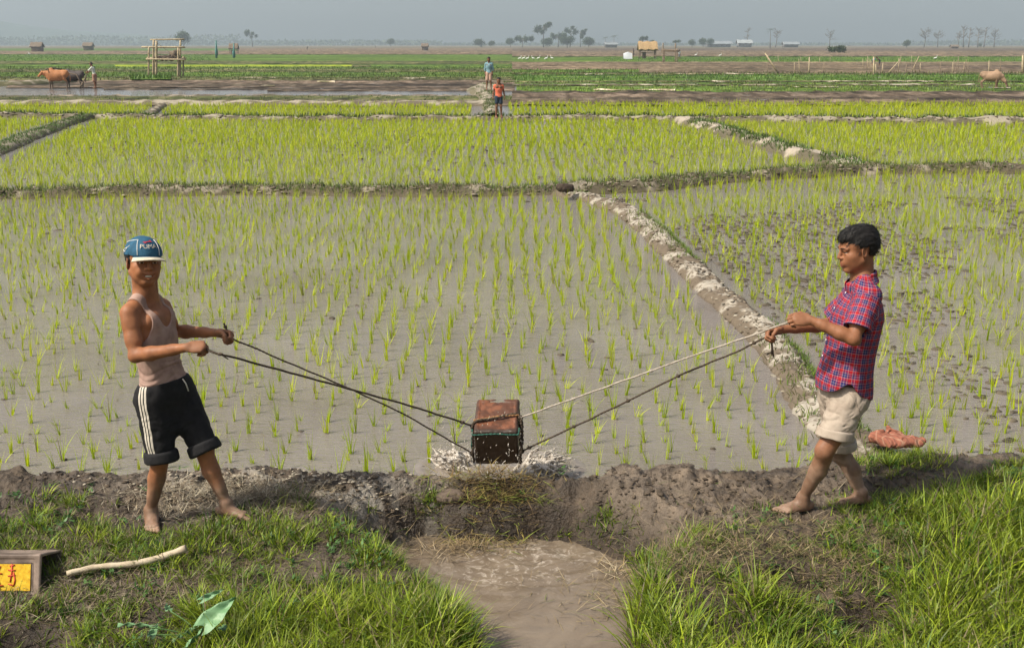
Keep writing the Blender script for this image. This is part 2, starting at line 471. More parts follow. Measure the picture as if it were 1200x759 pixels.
# water in the flooded strips shows through where strips are low
A, B = -350, 1550
strip(117, 124.6, A, 603, 'plough', .12)
strip(112.6, 117.4, A, 603, 'olive', .10, raise_=.03, blade=(7, .17, .06, (.08, .12, .02)))
strip(94, 103.5, 45, 603, 'plough', .2)
strip(103.5, 107.5, 330, 603, 'plough', .14, z=.0); strip(110.6, 112.8, 180, 603, 'plough', .10, z=-.02); strip(103.5, 105.6, 150, 330, 'plough', .16, z=-.01)
strip(90.5, 94.5, A, 603, 'olive', .25, blade=(4, .3, .08, ob))
strip(92, 95, 180, 225, 'green', .1, z=.12, blade=(14, .5, .09, gb))
strip(85, 91, A, 603, 'green', .15, blade=(4, .3, .09, (.09, .14, .025)))
strip(81.5, 85.2, A, 600, 'olive', .3, blade=(3, .3, .09, (.07, .1, .02)))
strip(79, 82, A, 600, 'green', .1, blade=(2, .3, .12, (.08, .13, .02)))
strip(76.3, 78.6, 165, 425, 'yellow', .12); strip(75.5, 79.2, 118, 166, 'green'); strip(75.5, 76.3, 165, 445, 'green'); strip(78.6, 79.2, 165, 445, 'olive'); strip(76.3, 78.6, 424, 446, 'olive')
strip(75.5, 79.2, A, 118, 'green'); strip(75.5, 79.2, 445, 600, 'green', .2)
strip(72, 75.6, A, 600, 'olive', .3)
strip(64, 72.2, A, 270, 'green', .1, blade=(.8, .3, .14, (.09, .19, .02)))
strip(64, 72.2, 270, 600, 'bright')
strip(60, 64.2, A, 600, 'brown', .5); strip(57, 60.2, A, 300, 'green'); strip(57, 60.2, 300, 600, 'brown', .5)
# right of the boys' bank
strip(108, 125, 600, B, 'plough', .34)
strip(101.5, 108.4, 605, B, 'green', .12, blade=(9, .25, .07, (.15, .21, .035)))
strip(99.6, 101.8, 590, B, 'olive', .2); 
strip(96.8, 99.8, 590, B, 'green', .1, blade=(6, .25, .08, ob))
strip(95.4, 97.0, 590, B, 'olive', .25)
strip(88, 95.6, 600, B, 'green', .12, blade=(6, .3, .09, (.10, .19, .03)))
strip(86, 88.2, 600, B, 'olive', .3, blade=(4, .35, .1, ob))
strip(82, 86.2, 600, 740, 'green', .2, blade=(3, .3, .1, gb)); strip(82, 86.2, 740, B, 'brown', .3)
strip(77.5, 82.2, 600, 1000, 'brown', .3); strip(77.5, 82.2, 1000, B, 'plough', .3)
strip(73, 77.7, 600, B, 'brown', .3)
strip(66.5, 73.2, 600, 700, 'bright'); strip(66.5, 73.2, 700, 1180, 'green', .15, blade=(.8, .3, .14, (.10, .20, .02))); strip(66.5, 73.2, 1180, B, 'brown')
strip(60, 66.7, 600, B, 'brown', .6); strip(57, 60.2, 600, B, 'plough', .5)
# pale dry ridges: irregular broken lines
for (yy, xa, xb) in [(100.6, 600, 900), (96.2, 820, 840), (96.3, 930, 1060), (106.6, 690, 780), (103.6, 900, 960), (87.4, 780, 880), (88.2, 680, 700), (92.4, 300, 340), (92.6, 476, 505), (97, 385, 405), (102, 320, 338),
                     (96.4, 1000, 1080), (100.4, 960, 1110), (104, 1130, 1150)]:
    strip(yy - .42, yy + .42, xa, xb, 'pale', .2, z=.05)
# shallow flooded strips beyond the rice
Vw = []
def wsheet(name, y0, y1, x0, x1, z, mat):
    Ya, Yb = rowY(y1), rowY(y0); q = []
    for Y_, sgn in ((Ya, 0), (Yb, 1)):
        q.append([(x0 - 600) / FPX * Y_ * 1.04, Y_, z]); q.append([(x1 - 600) / FPX * Y_ * 1.04, Y_, z])
    return tag(mk(name, q, [[0, 1, 3, 2]], mat), kind='structure')
# the paddies' water: one sheet, dikes stand in it
def bank_edge(X):
    return 6.52 + (n2(X, X * 0, 1.3, 3, 6) - .5) * .28 + .10 * sstep(1.6, 2.4, X) + .12 * sstep(.3, 1.0, X)
wxs = np.r_[-75, -40, -20, -10, np.linspace(-6, 6, 241), 10, 20, 40, 75]
wv = np.stack([np.stack([wxs, bank_edge(np.clip(wxs, -6, 6)) - .13, wxs * 0], -1), np.stack([wxs * 1.46, wxs * 0 + 104, wxs * 0], -1)], 1)
Vq, Fq = grid_mesh(wv); tag(mk('water', Vq, Fq, M_water, origin=(0, 6.3, 0), smooth=False), kind='structure')

# ================================================================== dikes
def dike(name, pts, width, height, col_fn, mat, grass=None, amp=.05, step=.05, nsc=5.0, z0=0.0, seed=0.0, clump=None):
    """pts: picture points (px,py) at water level; width/height may be per-point"""
    P3 = np.array([G(a, b)[:2] for a, b in pts])
    d = np.r_[0, np.cumsum(np.linalg.norm(np.diff(P3, axis=0), axis=1))]
    n = max(8, int(d[-1] / step)); t = np.linspace(0, d[-1], n)
    # smooth resample
    X = np.interp(t, d, P3[:, 0]); Y = np.interp(t, d, P3[:, 1])
    k = max(3, int(n / len(pts) * .8)) | 1; ker = np.hanning(k + 2)[1:-1]; ker /= ker.sum()
    X = np.convolve(np.pad(X, k // 2, mode='reflect', reflect_type='odd'), ker, 'valid'); Y = np.convolve(np.pad(Y, k // 2, mode='reflect', reflect_type='odd'), ker, 'valid')
    Wd = np.interp(t, d, np.broadcast_to(width, (len(pts),))); Hh = np.interp(t, d, np.broadcast_to(height, (len(pts),)))
    T = np.stack([np.gradient(X), np.gradient(Y)], -1); T /= np.linalg.norm(T, axis=1, keepdims=True); Nn = np.stack([-T[:, 1], T[:, 0]], -1)
    m = 30; u = np.linspace(-1, 1, m)
    wob = (n2(t, t * 0 + seed, 1.1, 3) - .5) * .35
    XX = X[:, None] + Nn[:, 0:1] * (u[None] + wob[:, None]) * Wd[:, None] / 2
    YY = Y[:, None] + Nn[:, 1:2] * (u[None] + wob[:, None]) * Wd[:, None] / 2
    prof = np.clip(1 - np.abs(u) ** 2.6, 0, 1) ** .75
    cl = n2(XX, YY, nsc, 4, seed); rd = ridged(np.stack([XX * nsc * .6, YY * nsc * .6, XX * 0 + seed], -1), 3)
    env = .35 + .65 * prof
    Z = z0 - .10 + (Hh[:, None] + .10) * prof[None] * (.75 + .5 * n2(XX, YY, .9, 2, seed + 3)) + (amp * (cl - .5) * 2 + amp * .7 * (rd - .6)) * env[None]
    XX = XX + (n2(XX, YY, nsc * 1.3, 3, seed + 9) - .5) * amp * 1.2
    V, F = grid_mesh(np.stack([XX, YY, Z], -1))
    C = col_fn(XX, YY, Z, u[None] + 0 * Z, cl).reshape(-1, 3)
    o = mk(name, V, F, mat, origin=(X.mean(), Y.mean(), 0), col=C); tag(o, kind='structure')
    return X, Y, Z, Wd, Nn, u, XX, YY
def c_mud(base, top, hi=.5):
    base = np.array(base); top = np.array(top)
    def f(X, Y, Z, u, cl):
        k = sstep(hi - .06, hi + .08, n2(X, Y, 2.2, 4, 2) + .25 * (cl - .5) + .10 * (Z / .15) - .12 * np.abs(u))[..., None]
        return base * (1 - k) + top * k
    return f
dk_line = []
def edge_grass(res, dens, L_, W_, c, side=None, nthr=.4, store=None, zoff=-.02):
    X, Y, Z, Wd, Nn, u, XX, YY = res
    n = int(dens * len(X) * .05 * 1.0)
    i = rng.integers(0, XX.shape[0], n); j = rng.integers(4, XX.shape[1] - 4, n)
    if side is not None: j = np.clip((rng.normal(side, 2.6, n)).astype(int), 2, XX.shape[1] - 3)
    x, y, z = XX[i, j], YY[i, j], Z[i, j] + zoff
    kp = n2(x, y, .8, 3, 8) > nthr; x, y, z = x[kp], y[kp], z[kp]; m = len(x)
    cc = np.array(c) * rng.uniform(.5, 1.5, (m, 1)) * rng.uniform(.85, 1.15, (m, 3))
    store.append(blades(np.stack([x + rng.normal(0, .02, m), y + rng.normal(0, .02, m), z], -1), L_ * rng.uniform(.5, 1.3, m), W_, rng.uniform(0, 6.28, m), rng.uniform(0, .7, m), rng.uniform(0, 1.2, m), cc, 2))
DG = []
# the diagonal bund with its dried mud caps
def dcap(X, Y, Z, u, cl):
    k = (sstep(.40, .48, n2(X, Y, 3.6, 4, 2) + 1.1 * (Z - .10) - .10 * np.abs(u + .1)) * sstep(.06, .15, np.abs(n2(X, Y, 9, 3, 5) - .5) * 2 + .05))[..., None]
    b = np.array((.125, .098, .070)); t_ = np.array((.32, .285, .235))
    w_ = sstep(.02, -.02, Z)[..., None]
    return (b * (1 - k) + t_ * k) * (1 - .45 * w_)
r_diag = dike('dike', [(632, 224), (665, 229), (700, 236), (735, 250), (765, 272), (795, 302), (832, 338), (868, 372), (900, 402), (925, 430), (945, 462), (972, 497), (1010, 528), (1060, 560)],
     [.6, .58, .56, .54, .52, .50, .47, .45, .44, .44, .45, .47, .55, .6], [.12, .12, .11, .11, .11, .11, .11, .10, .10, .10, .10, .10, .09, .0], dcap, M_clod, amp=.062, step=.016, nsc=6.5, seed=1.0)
edge_grass(r_diag, 130, .08, .009, (.12, .19, .02), side=25, nthr=.54, store=DG)
edge_grass(r_diag, 60, .10, .012, (.12, .15, .03), nthr=.55, store=DG)
r_mid = dike('dike', [(-330, 236), (-100, 233), (0, 231), (100, 229), (200, 227), (300, 226), (450, 228), (560, 228), (640, 226), (700, 225), (760, 222), (830, 213), (900, 208), (1000, 203), (1100, 201.5), (1200, 202), (1550, 203)],
     .9, [.14] * 9 + [.17] * 8, c_mud((.085, .07, .045), (.27, .23, .175), .63), M_clod, amp=.09, step=.06, nsc=3.0, seed=2.0)
edge_grass(r_mid, 420, .13, .016, (.085, .13, .018), nthr=.32, store=DG); edge_grass(r_mid, 300, .09, .012, (.22, .18, .10), nthr=.4, store=DG)
r_mid2 = dike('dike', [(-330, 133), (0, 137), (150, 139), (300, 141), (450, 141.5), (580, 140.5), (700, 140), (850, 142.5), (1000, 144.5), (1200, 146), (1550, 148)],
     1.3, [.13] * 7 + [.16, .18, .18, .18], c_mud((.095, .08, .05), (.27, .235, .18), .585), M_clod, amp=.11, step=.15, nsc=2.0, seed=3.0)
edge_grass(r_mid2, 420, .20, .035, (.07, .11, .018), side=22, nthr=.30, store=DG)
r_l = dike('dike', [(112, 138.5), (95, 141), (70, 149), (45, 158), (20, 168), (-10, 180), (-60, 200), (-130, 232)], [.5, .55, .7, .8, .85, .85, .9, .9], .15, c_mud((.10, .085, .055), (.27, .23, .18), .56), M_clod, amp=.08, step=.07, nsc=2.2, seed=4.0)
edge_grass(r_l, 420, .10, .02, (.065, .12, .018), nthr=.30, store=DG)
r_r = dike('dike', [(800, 143), (835, 152), (868, 163), (905, 174), (940, 184), (975, 192), (1012, 202)], .95, .2, c_mud((.10, .085, .055), (.34, .29, .23), .52), M_clod, amp=.09, step=.08, nsc=2.4, seed=5.0)
edge_grass(r_r, 240, .17, .028, (.07, .12, .018), nthr=.36, store=DG)
r_t = dike('dike', [(-350, 122.8), (0, 123.2), (300, 123.6), (560, 123.6), (575, 123.6)], 1.6, .2, c_mud((.11, .09, .06), (.3, .26, .2), .55), M_clod, amp=.12, step=.2, nsc=1.6, seed=6.0)
r_v = dike('dike', [(577, 140), (576, 133), (574, 126), (572, 119), (568, 112), (566, 106), (574, 101)], [.8, .7, .75, .9, 1.3, 2.2, 2.0], [.2, .16, .16, .2, .24, .26, .2], c_mud((.12, .105, .065), (.27, .235, .18), .56), M_clod, amp=.16, step=.1, nsc=1.5, seed=7.0)
edge_grass(r_v, 170, .16, .04, (.10, .13, .04), nthr=.50, store=DG)
r_s = dike('dike', [(190, 124), (172, 138)], .5, .15, c_mud((.11, .09, .06), (.3, .26, .2), .6), M_clod, amp=.06, step=.12, nsc=2, seed=8.0)
dike('dike', [(A, 114.6), (300, 113.8), (566, 113.4)], 1.3, .07, c_mud((.085, .075, .045), (.25, .21, .16), .62), M_clod, amp=.16, step=.25, nsc=1.6, seed=9.0)
dike('dike', [(A, 100.5), (20, 100.5), (60, 98), (80, 96.5)], 1.6, .3, c_mud((.09, .085, .04), (.25, .21, .16), .62), M_clod, amp=.12, step=.25, nsc=1.6, seed=10.0)
V_, F_, C_ = cat_geo(DG); tag(mk('dike_grass', V_, F_, M_grass, origin=(0, 20, 0), col=C_), kind='stuff')
V_, F_, C_ = cat_geo(FB); tag(mk('field_grass', V_, F_, M_grass, origin=(0, 90, 0), col=C_), kind='stuff')

# ================================================================== near bank terrain
POOLZ = -.15
def pool_sd(X, Y):
    """> 0 outside the pool (metres, roughly)"""
    wob = (n2(X, Y, 2.2, 3, 4) - .5) * .20
    cx = .04 + .15 * (6.0 - Y); hw = .28 + .20 * sstep(5.0, 5.75, Y)
    d = np.sqrt(((X - cx) / hw) ** 2 + (np.maximum(0, Y - 5.78) / .36) ** 2) - 1
    d2 = np.sqrt(((X + .34) / .28) ** 2 + ((Y - 6.0) / .17) ** 2) - 1
    return np.minimum(d * .42, d2 * .25) + wob
def terr(X, Y):
    e = bank_edge(X)
    big = n2(X, Y, 1.0, 3, 1) - .5
    med = n2(X, Y, 4.5, 4, 2) - .5
    rd = ridged(np.stack([X * 5, Y * 5, X * 0 + 4.2], -1), 4) - .6
    rd2 = ridged(np.stack([X * 15, Y * 15, X * 0 + 1.2], -1), 3) - .6
    z = .12 + .08 * big
    z = z + .035 * sstep(.45, .1, np.abs(Y - (e - .22)))                     # raised lip
    front = sstep(5.75, 4.6, Y); z = z - .17 * front
    z = z + .03 * sstep(1.3, 2.2, X) * sstep(5.2, 6.2, Y)
    p = pool_sd(X, Y)
    k = sstep(.42, -.12, p)
    z = z * (1 - k) + (-.34) * k
    z = z - .07 * sstep(.5, .2, np.hypot(X + .02, (Y - 6.42) * 1.6)) * 0
    # small water-filled hollows in the grass at lower right
    z = z - .20 * sstep(.26, .05, np.hypot(X - 1.78, (Y - 5.02) * 1.5)) - .2 * sstep(.3, .05, np.hypot(X - 1.45, (Y - 5.25) * 1.5))
    z = z - .20 * sstep(.3, .05, np.hypot(X + 2.35, (Y - 4.75) * 1.5))
    mudz = .45 + .55 * sstep(5.5, 6.0, Y)
    blobs = np.abs(n2(X, Y, 7, 3, 41) - .5) * 2; fine = np.abs(n2(X, Y, 19, 3, 43) - .5) * 2
    z = z + .050 * med + mudz * (.065 * rd + .028 * rd2 - .13 * (blobs - .25) * n2(X, Y, 1.7, 2, 44) - .034 * (fine - .2))
    cr = np.abs(Y - (e - .13)); z = np.maximum(z, .045 + .03 * med - 3.0 * np.maximum(0, cr - .06))
    w = sstep(0, .30, Y - e + .05)
    z = z * (1 - w) + (-.12) * w
    return z
GXN, GYN = 860, 380
gx = np.linspace(-4.6, 4.6, GXN); gy = np.linspace(3.2, 7.1, GYN)
X, Y = np.meshgrid(gx, gy, indexing='ij'); X = X.astype(np.float64)
Z = terr(X, Y)
wx = (n2(X, Y, 9, 3, 12) - .5) * .045; wy = (n2(X, Y, 9, 3, 13) - .5) * .045
px_, py_ = w2p(X, Y, Z)
# soil colours: wet mud low, dry crust high, pale clay crumbs at the lip left of centre
wet = np.maximum(sstep(.04, -.14, Z), .9 * sstep(.35, .10, pool_sd(X, Y)))[..., None]
dry = sstep(.50, .72, n2(X, Y, 2.6, 4, 3) + .5 * (Z - .13))[..., None]
crev = sstep(.0, .10, np.abs(n2(X, Y, 7, 3, 41) - .5) * 2)[..., None]
base = np.array((.070, .051, .035)) * (.60 + .50 * crev); dryc = np.array((.145, .112, .082)); wetc = np.array((.045, .032, .022))
C = base * (1 - dry) + dryc * dry; C = C * (1 - wet) + wetc * wet
lipp = (np.exp(-((X + 1.35) / .75) ** 2) * np.exp(-((Y - 6.25) / .22) ** 2) * sstep(.42, .6, n2(X, Y, 8, 3, 5)))[..., None]
C = C * (1 - .9 * lipp) + np.array((.44, .40, .34)) * .9 * lipp
V, F = grid_mesh(np.stack([X + wx, Y + wy, Z], -1))
tag(mk('bank', V, F, M_mud, origin=(0, 5, 0), col=C.reshape(-1, 3)), kind='structure')
def zt(x, y):
    x = np.atleast_1d(np.asarray(x, float)); y = np.atleast_1d(np.asarray(y, float)); return terr(x, y)
def on_bank(px, py):
    """world point of the bank seen at this picture point"""
    z = .1
    for _ in range(12):
        g = G(px, py, z); z = .5 * z + .5 * float(zt(g[0], g[1])[0])
    return np.array([g[0], g[1], z])

# pool water with churned foam
def poolmat(name='pool_water', ca=(.125, .094, .066), cb=(.20, .158, .115)):
    m, nt, N, L = newmat(name); v = coords(N, L, (1, 1, 1))
    a = N.new('ShaderNodeAttribute'); a.attribute_name = 'foam'
    f = noise(N, L, v, 3, 6, .65, 1.2); f2 = noise(N, L, v, 14, 5, .6, 1.5); f3 = noise(N, L, v, 45, 3, .6, .6)
    c = ramp(N, L, f, [(.3, ca), (.7, cb)])
    fo = math_(N, L, 'MULTIPLY', a.outputs['Fac'], ramp(N, L, f2, [(.50, (0,) * 3), (.68, (.9,) * 3)]))
    fo = math_(N, L, 'MULTIPLY', fo, ramp(N, L, f3, [(.35, (.35,) * 3), (.6, (1,) * 3)]))
    c = mixc(N, L, fo, c, (.46, .40, .33))
    h = math_(N, L, 'MULTIPLY_ADD', f2, .5, f)
    principled(m, nt, N, L, c, .03, .9, bump(N, L, h, .28, .02), IOR=1.33); return m
x = np.linspace(-3.6, 3.6, 420); y = np.linspace(3.6, 6.42, 200); X, Y = np.meshgrid(x, y, indexing='ij')
inflow = np.exp(-((X - .1) / .38) ** 2 - ((Y - 6.0) / .22) ** 2)
ring = np.hypot(X - .12, (Y - 6.15) * 1.4)
Z = POOLZ + .005 * np.sin(ring * 30 + 3 * n2(X, Y, 3, 2, 1)) * np.exp(-ring * 1.2) + .004 * np.sin(ring * 71 + 5 * n2(X, Y, 5, 2, 3)) * np.exp(-ring * 1.8) + .06 * (n2(X, Y, 6, 4, 5) - .5) * inflow + .010 * (n2(X, Y, 4, 3, 7) - .5)
foam = np.clip(1.25 * np.exp(-((X - .18) / .36) ** 2 - ((Y - 5.98) / .13) ** 2) + .95 * np.exp(-((X + .02) / .28) ** 2 - ((Y - 5.74) / .10) ** 2) + .5 * np.exp(-((X - .0) / .5) ** 2 - ((Y - 5.8) / .3) ** 2), 0, 1)
V, F = grid_mesh(np.stack([X, Y, Z], -1))
M_pool = poolmat()
tag(mk('ditch_water', V, F, M_pool, origin=(0, 5, POOLZ), attrs={'foam': foam.ravel()}), kind='structure')

# ================================================================== rice
def dist_line(x, y, res):
    X, Y = res[0], res[1]; st = max(1, len(X) // 220); X, Y = X[::st], Y[::st]
    d = np.full(len(x), 1e9)
    for i in range(len(X) - 1):
        ax, ay, bx, by = X[i], Y[i], X[i + 1], Y[i + 1]
        vx, vy = bx - ax, by - ay; t = np.clip(((x - ax) * vx + (y - ay) * vy) / (vx * vx + vy * vy + 1e-9), 0, 1)
        d = np.minimum(d, np.hypot(x - ax - t * vx, y - ay - t * vy))
    return d
def spots(y0, y1, sp, margin=250):
    """jittered transplanting rows in world space, wide enough for side steps"""
    xm = (600 + margin) / FPX * y1 * 1.04
    xs = np.arange(-xm, xm, sp); ys = np.arange(y0, y1, sp)
    X, Y = np.meshgrid(xs, ys); X = X.ravel() + .25 * (n2(X.ravel(), Y.ravel(), .7, 2, 3) - .5); Y = Y.ravel() + .25 * (n2(Y.ravel(), X.ravel(), .6, 2, 5) - .5)
    X += rng.normal(0, sp * .13, len(X)); Y += rng.normal(0, sp * .16, len(Y))
    k = np.abs(X) < (600 + margin) / FPX * Y * 1.04
    return X[k], Y[k]
def tuftgeo(x, y, nb, Lm, W, segs, z=-.04, spread=.35, cshift=None):
    n = len(x); i = np.repeat(np.arange(n), nb)
    m = len(i)
    sc = np.clip(rng.normal(.88, .24, n), .35, 1.4)[i]
    taz = rng.uniform(0, 6.28, n)[i]; tl = np.abs(rng.normal(0, .14, n))[i]
    az = np.where(rng.random(m) < .62, taz + rng.normal(0, .35, m), rng.uniform(0, 6.28, m))
    base = np.stack([x[i] + rng.normal(0, .006, m), y[i] + rng.normal(0, .006, m), np.full(m, z)], -1)
    hue = rng.random(n)[i][:, None]
    c = (1 - hue) * np.array((.36, .48, .010)) + hue * np.array((.58, .64, .018))
    dead = (rng.random(m) < .06)[:, None]
    c = np.where(dead, np.array((.34, .28, .12)), c) * rng.uniform(.7, 1.2, (m, 1))
    return blades(base, Lm * sc * rng.uniform(.6, 1.15, m), W, az, tl + np.abs(rng.normal(0, spread * .35, m)), rng.uniform(0, spread, m) + (rng.random(m) < .12) * .8, c, segs)
x, y = spots(6.55, 20.7, .190)
dd = dist_line(x, y, r_diag); xd = np.interp(y, r_diag[1][::-1], r_diag[0][::-1])
right = x > xd
px_, py_ = w2p(x, y, 0 * x)
left_of = ~right
k = (dd > .30) & (y > bank_edge(x) + .16)
k &= ~((np.hypot(x + .02, (y - 6.85) * .9) < .55))                       # churned clear by the splash
den = n2(x, y, .5, 3, 9)
k &= rng.random(len(x)) < np.where(right, .84, .84) * sstep(.12, .34, den) + .08
k &= (dist_line(x, y, r_mid) > .45)
x, y, right, px_, py_ = x[k], y[k], right[k], px_[k], py_[k]
vis = (px_ > 4) & (px_ < 1196) & (py_ < 600)
order = np.argsort(np.where(vis, np.hypot(x, y), 1e9)); near = order[:290]; far = order[290:]
variants = []
gname = 'bright green rice seedlings standing in the water nearest the bank'
for v in range(14):
    V, F, C = tuftgeo(np.zeros(1), np.zeros(1), int(rng.integers(8, 14)), .24, .0068, 4, spread=.24)
    me = mesh_np('rice_seedling', V, F)
    c = np.ones((len(V), 4), dtype=np.float32); c[:, :3] = C
    a = me.color_attributes.new('col', 'FLOAT_COLOR', 'POINT'); a.data.foreach_set('color', c.ravel()); me.materials.append(M_rice); variants.append(me)
for q, i in enumerate(near):
    o = bpy.data.objects.new('rice_seedling', variants[q % 14]); COL.objects.link(o)
    o.location = (x[i], y[i], 0); o.rotation_euler = (0, 0, rng.uniform(0, 6.28)); s_ = rng.uniform(.85, 1.15); o.scale = (s_, s_, s_)
    tag(o, 'small yellow green rice seedling tuft standing in the muddy water close to the bank', 'rice seedling', gname)
RG = []
yy = y[far]; a_ = yy < 12
RG.append(tuftgeo(x[far][a_], yy[a_], 9, .25, .0070, 3, spread=.24))
RG.append(tuftgeo(x[far][~a_], yy[~a_], 9, .25, .0082, 3, spread=.26))
# extra thin plants in the right hand field
xr, yr = spots(8, 20.5, .26); k = (xr > np.interp(yr, r_diag[1][::-1], r_diag[0][::-1]) + .4) & (rng.random(len(xr)) < .35) & (dist_line(xr, yr, r_mid) > .5)
RG.append(tuftgeo(xr[k], yr[k], 5, .22, .01, 3))
x2, y2 = spots(21.2, 42.2, .200)
k = (dist_line(x2, y2, r_mid) > .5) & (dist_line(x2, y2, r_l) > .75) & (dist_line(x2, y2, r_r) > .6) & (dist_line(x2, y2, r_mid2) > .8) & (rng.random(len(x2)) < .86)
x2, y2 = x2[k], y2[k]; a_ = y2 < 30
RG.append(tuftgeo(x2[a_], y2[a_], 8, .27, .012, 2)); RG.append(tuftgeo(x2[~a_], y2[~a_], 8, .27, .017, 2))
x3, y3 = spots(43.6, 53.4, .25)
k = (dist_line(x3, y3, r_mid2) > .9) & (dist_line(x3, y3, r_v) > .85) & (dist_line(x3, y3, r_s) > .4)
RG.append(tuftgeo(x3[k], y3[k], 9, .27, .020, 2))
rx_, ry_ = x.copy(), y.copy()
V_, F_, C_ = cat_geo(RG); tag(mk('rice_seedlings', V_, F_, M_rice, origin=(0, 20, 0), col=C_), kind='stuff')

# clods and weed scraps on the flooded mud
def clods(name, x, y, r, z, col, mat):
    n = len(x); nu, nv = 8, 6
    mb = MB(); mb.ell((0, 0, 0), (1, 1, 1), nu=nu, nv=nv); V0, F0 = mb.out(); m = len(V0)
    sc = np.stack([r * rng.uniform(.7, 1.8, n), r * rng.uniform(.7, 1.3, n), r * rng.uniform(.25, .6, n)], -1)
    ang = rng.uniform(0, 3.14, n); c, s = np.cos(ang), np.sin(ang)
    Q = V0[None] * sc[:, None] * (.45 + 1.1 * vnoise(V0[None] * 1.7 + rng.uniform(0, 30, (n, 1, 3))))[..., None]
    Xr = Q[..., 0] * c[:, None] - Q[..., 1] * s[:, None]; Yr = Q[..., 0] * s[:, None] + Q[..., 1] * c[:, None]
    V = np.stack([Xr + x[:, None], Yr + y[:, None], Q[..., 2] + z[:, None] if not np.isscalar(z) else Q[..., 2] + z], -1).reshape(-1, 3)
    F = (F0[None] + (np.arange(n) * m)[:, None, None]).reshape(-1, 4)
    C = np.repeat(np.array(col) * rng.uniform(.7, 1.3, (n, 1)), m, 0)
    return mk(name, V, F, mat, origin=(x.mean(), y.mean(), 0), col=C)
xr, yr = spots(7.2, 20.5, .12); px_, py_ = w2p(xr, yr, 0 * xr)
k = (xr > np.interp(yr, r_diag[1][::-1], r_diag[0][::-1]) + .35) & (n2(xr, yr, .45, 4, 2) + .10 * sstep(9, 13, yr) * sstep(20, 15, yr) > .57) & (rng.random(len(xr)) < .8)
xs_, ys_ = xr[k], yr[k]
xl, yl = spots(7.0, 20, .3); k = (xl < np.interp(yl, r_diag[1][::-1], r_diag[0][::-1]) - .35) & (n2(xl, yl, .6, 4, 3) > .60) & (rng.random(len(xl)) < .35)
xs_ = np.r_[xs_, xl[k]]; ys_ = np.r_[ys_, yl[k]]
x4, y4 = spots(21.4, 42, .34); k = (n2(x4, y4, .4, 4, 2) > .53) & (rng.random(len(x4)) < .5); xs_ = np.r_[xs_, x4[k]]; ys_ = np.r_[ys_, y4[k]]
kr = (rng.random(len(rx_)) < .45) & (ry_ < 14); rx_, ry_ = rx_[kr] + rng.normal(0, .015, kr.sum()), ry_[kr] + rng.normal(0, .012, kr.sum())
xs_ = np.r_[xs_, rx_]; ys_ = np.r_[ys_, ry_]
tag(clods('mud_crumbs', xs_, ys_, np.r_[rng.uniform(.008, .034, len(xs_) - len(rx_)) * (1 + .03 * ys_[:len(xs_) - len(rx_)]), rng.uniform(.006, .017, len(rx_))], -.002, (.085, .070, .05), M_clod), kind='stuff')

def scatter_on(res, n, r0, r1, cols, name):
    XX, YY, Z = res[6], res[7], res[2]; i = rng.integers(0, XX.shape[0], n); j = rng.integers(3, XX.shape[1] - 3, n)
    x = XX[i, j] + rng.normal(0, .01, n); y = YY[i, j] + rng.normal(0, .01, n); r = r0 + (r1 - r0) * rng.random(n) ** 2.5
    o = clods(name, x, y, r, Z[i, j] + r * .1, (1, 1, 1), M_clod)
    c = np.array(cols)[rng.integers(0, len(cols), n)] * rng.uniform(.7, 1.25, (n, 1)); m = len(o.data.vertices) // n
    C = np.ones((n * m, 4), dtype=np.float32); C[:, :3] = np.repeat(c, m, 0); o.data.color_attributes['col'].data.foreach_set('color', C.ravel()); tag(o, kind='stuff')
scatter_on(r_diag, 1500, .006, .026, [(.13, .10, .07), (.22, .185, .14), (.31, .275, .22)], 'dike_clods')
scatter_on(r_mid, 2200, .012, .05, [(.09, .07, .048), (.15, .12, .085), (.24, .205, .155)], 'dike_clods')
scatter_on(r_mid2, 1800, .02, .09, [(.09, .07, .048), (.19, .16, .12), (.29, .25, .20)], 'dike_clods')
# scraps drifting on the near water
n = 420; x = rng.uniform(-4.5, 3.2, n); y = 6.9 + 7 * rng.random(n) ** 1.6
V_, F_, C_ = blades(np.stack([x, y, np.full(n, .004)], -1), rng.uniform(.03, .16, n), rng.uniform(.002, .006, n), rng.uniform(0, 6.28, n), np.full(n, 1.54), rng.uniform(-.04, .05, n), np.array([[.07, .055, .03]]) * rng.uniform(.5, 2.2, (n, 1)), 3)
tag(mk('floating_scraps', V_, F_, M_straw, origin=(0, 9, 0), col=C_), kind='stuff')
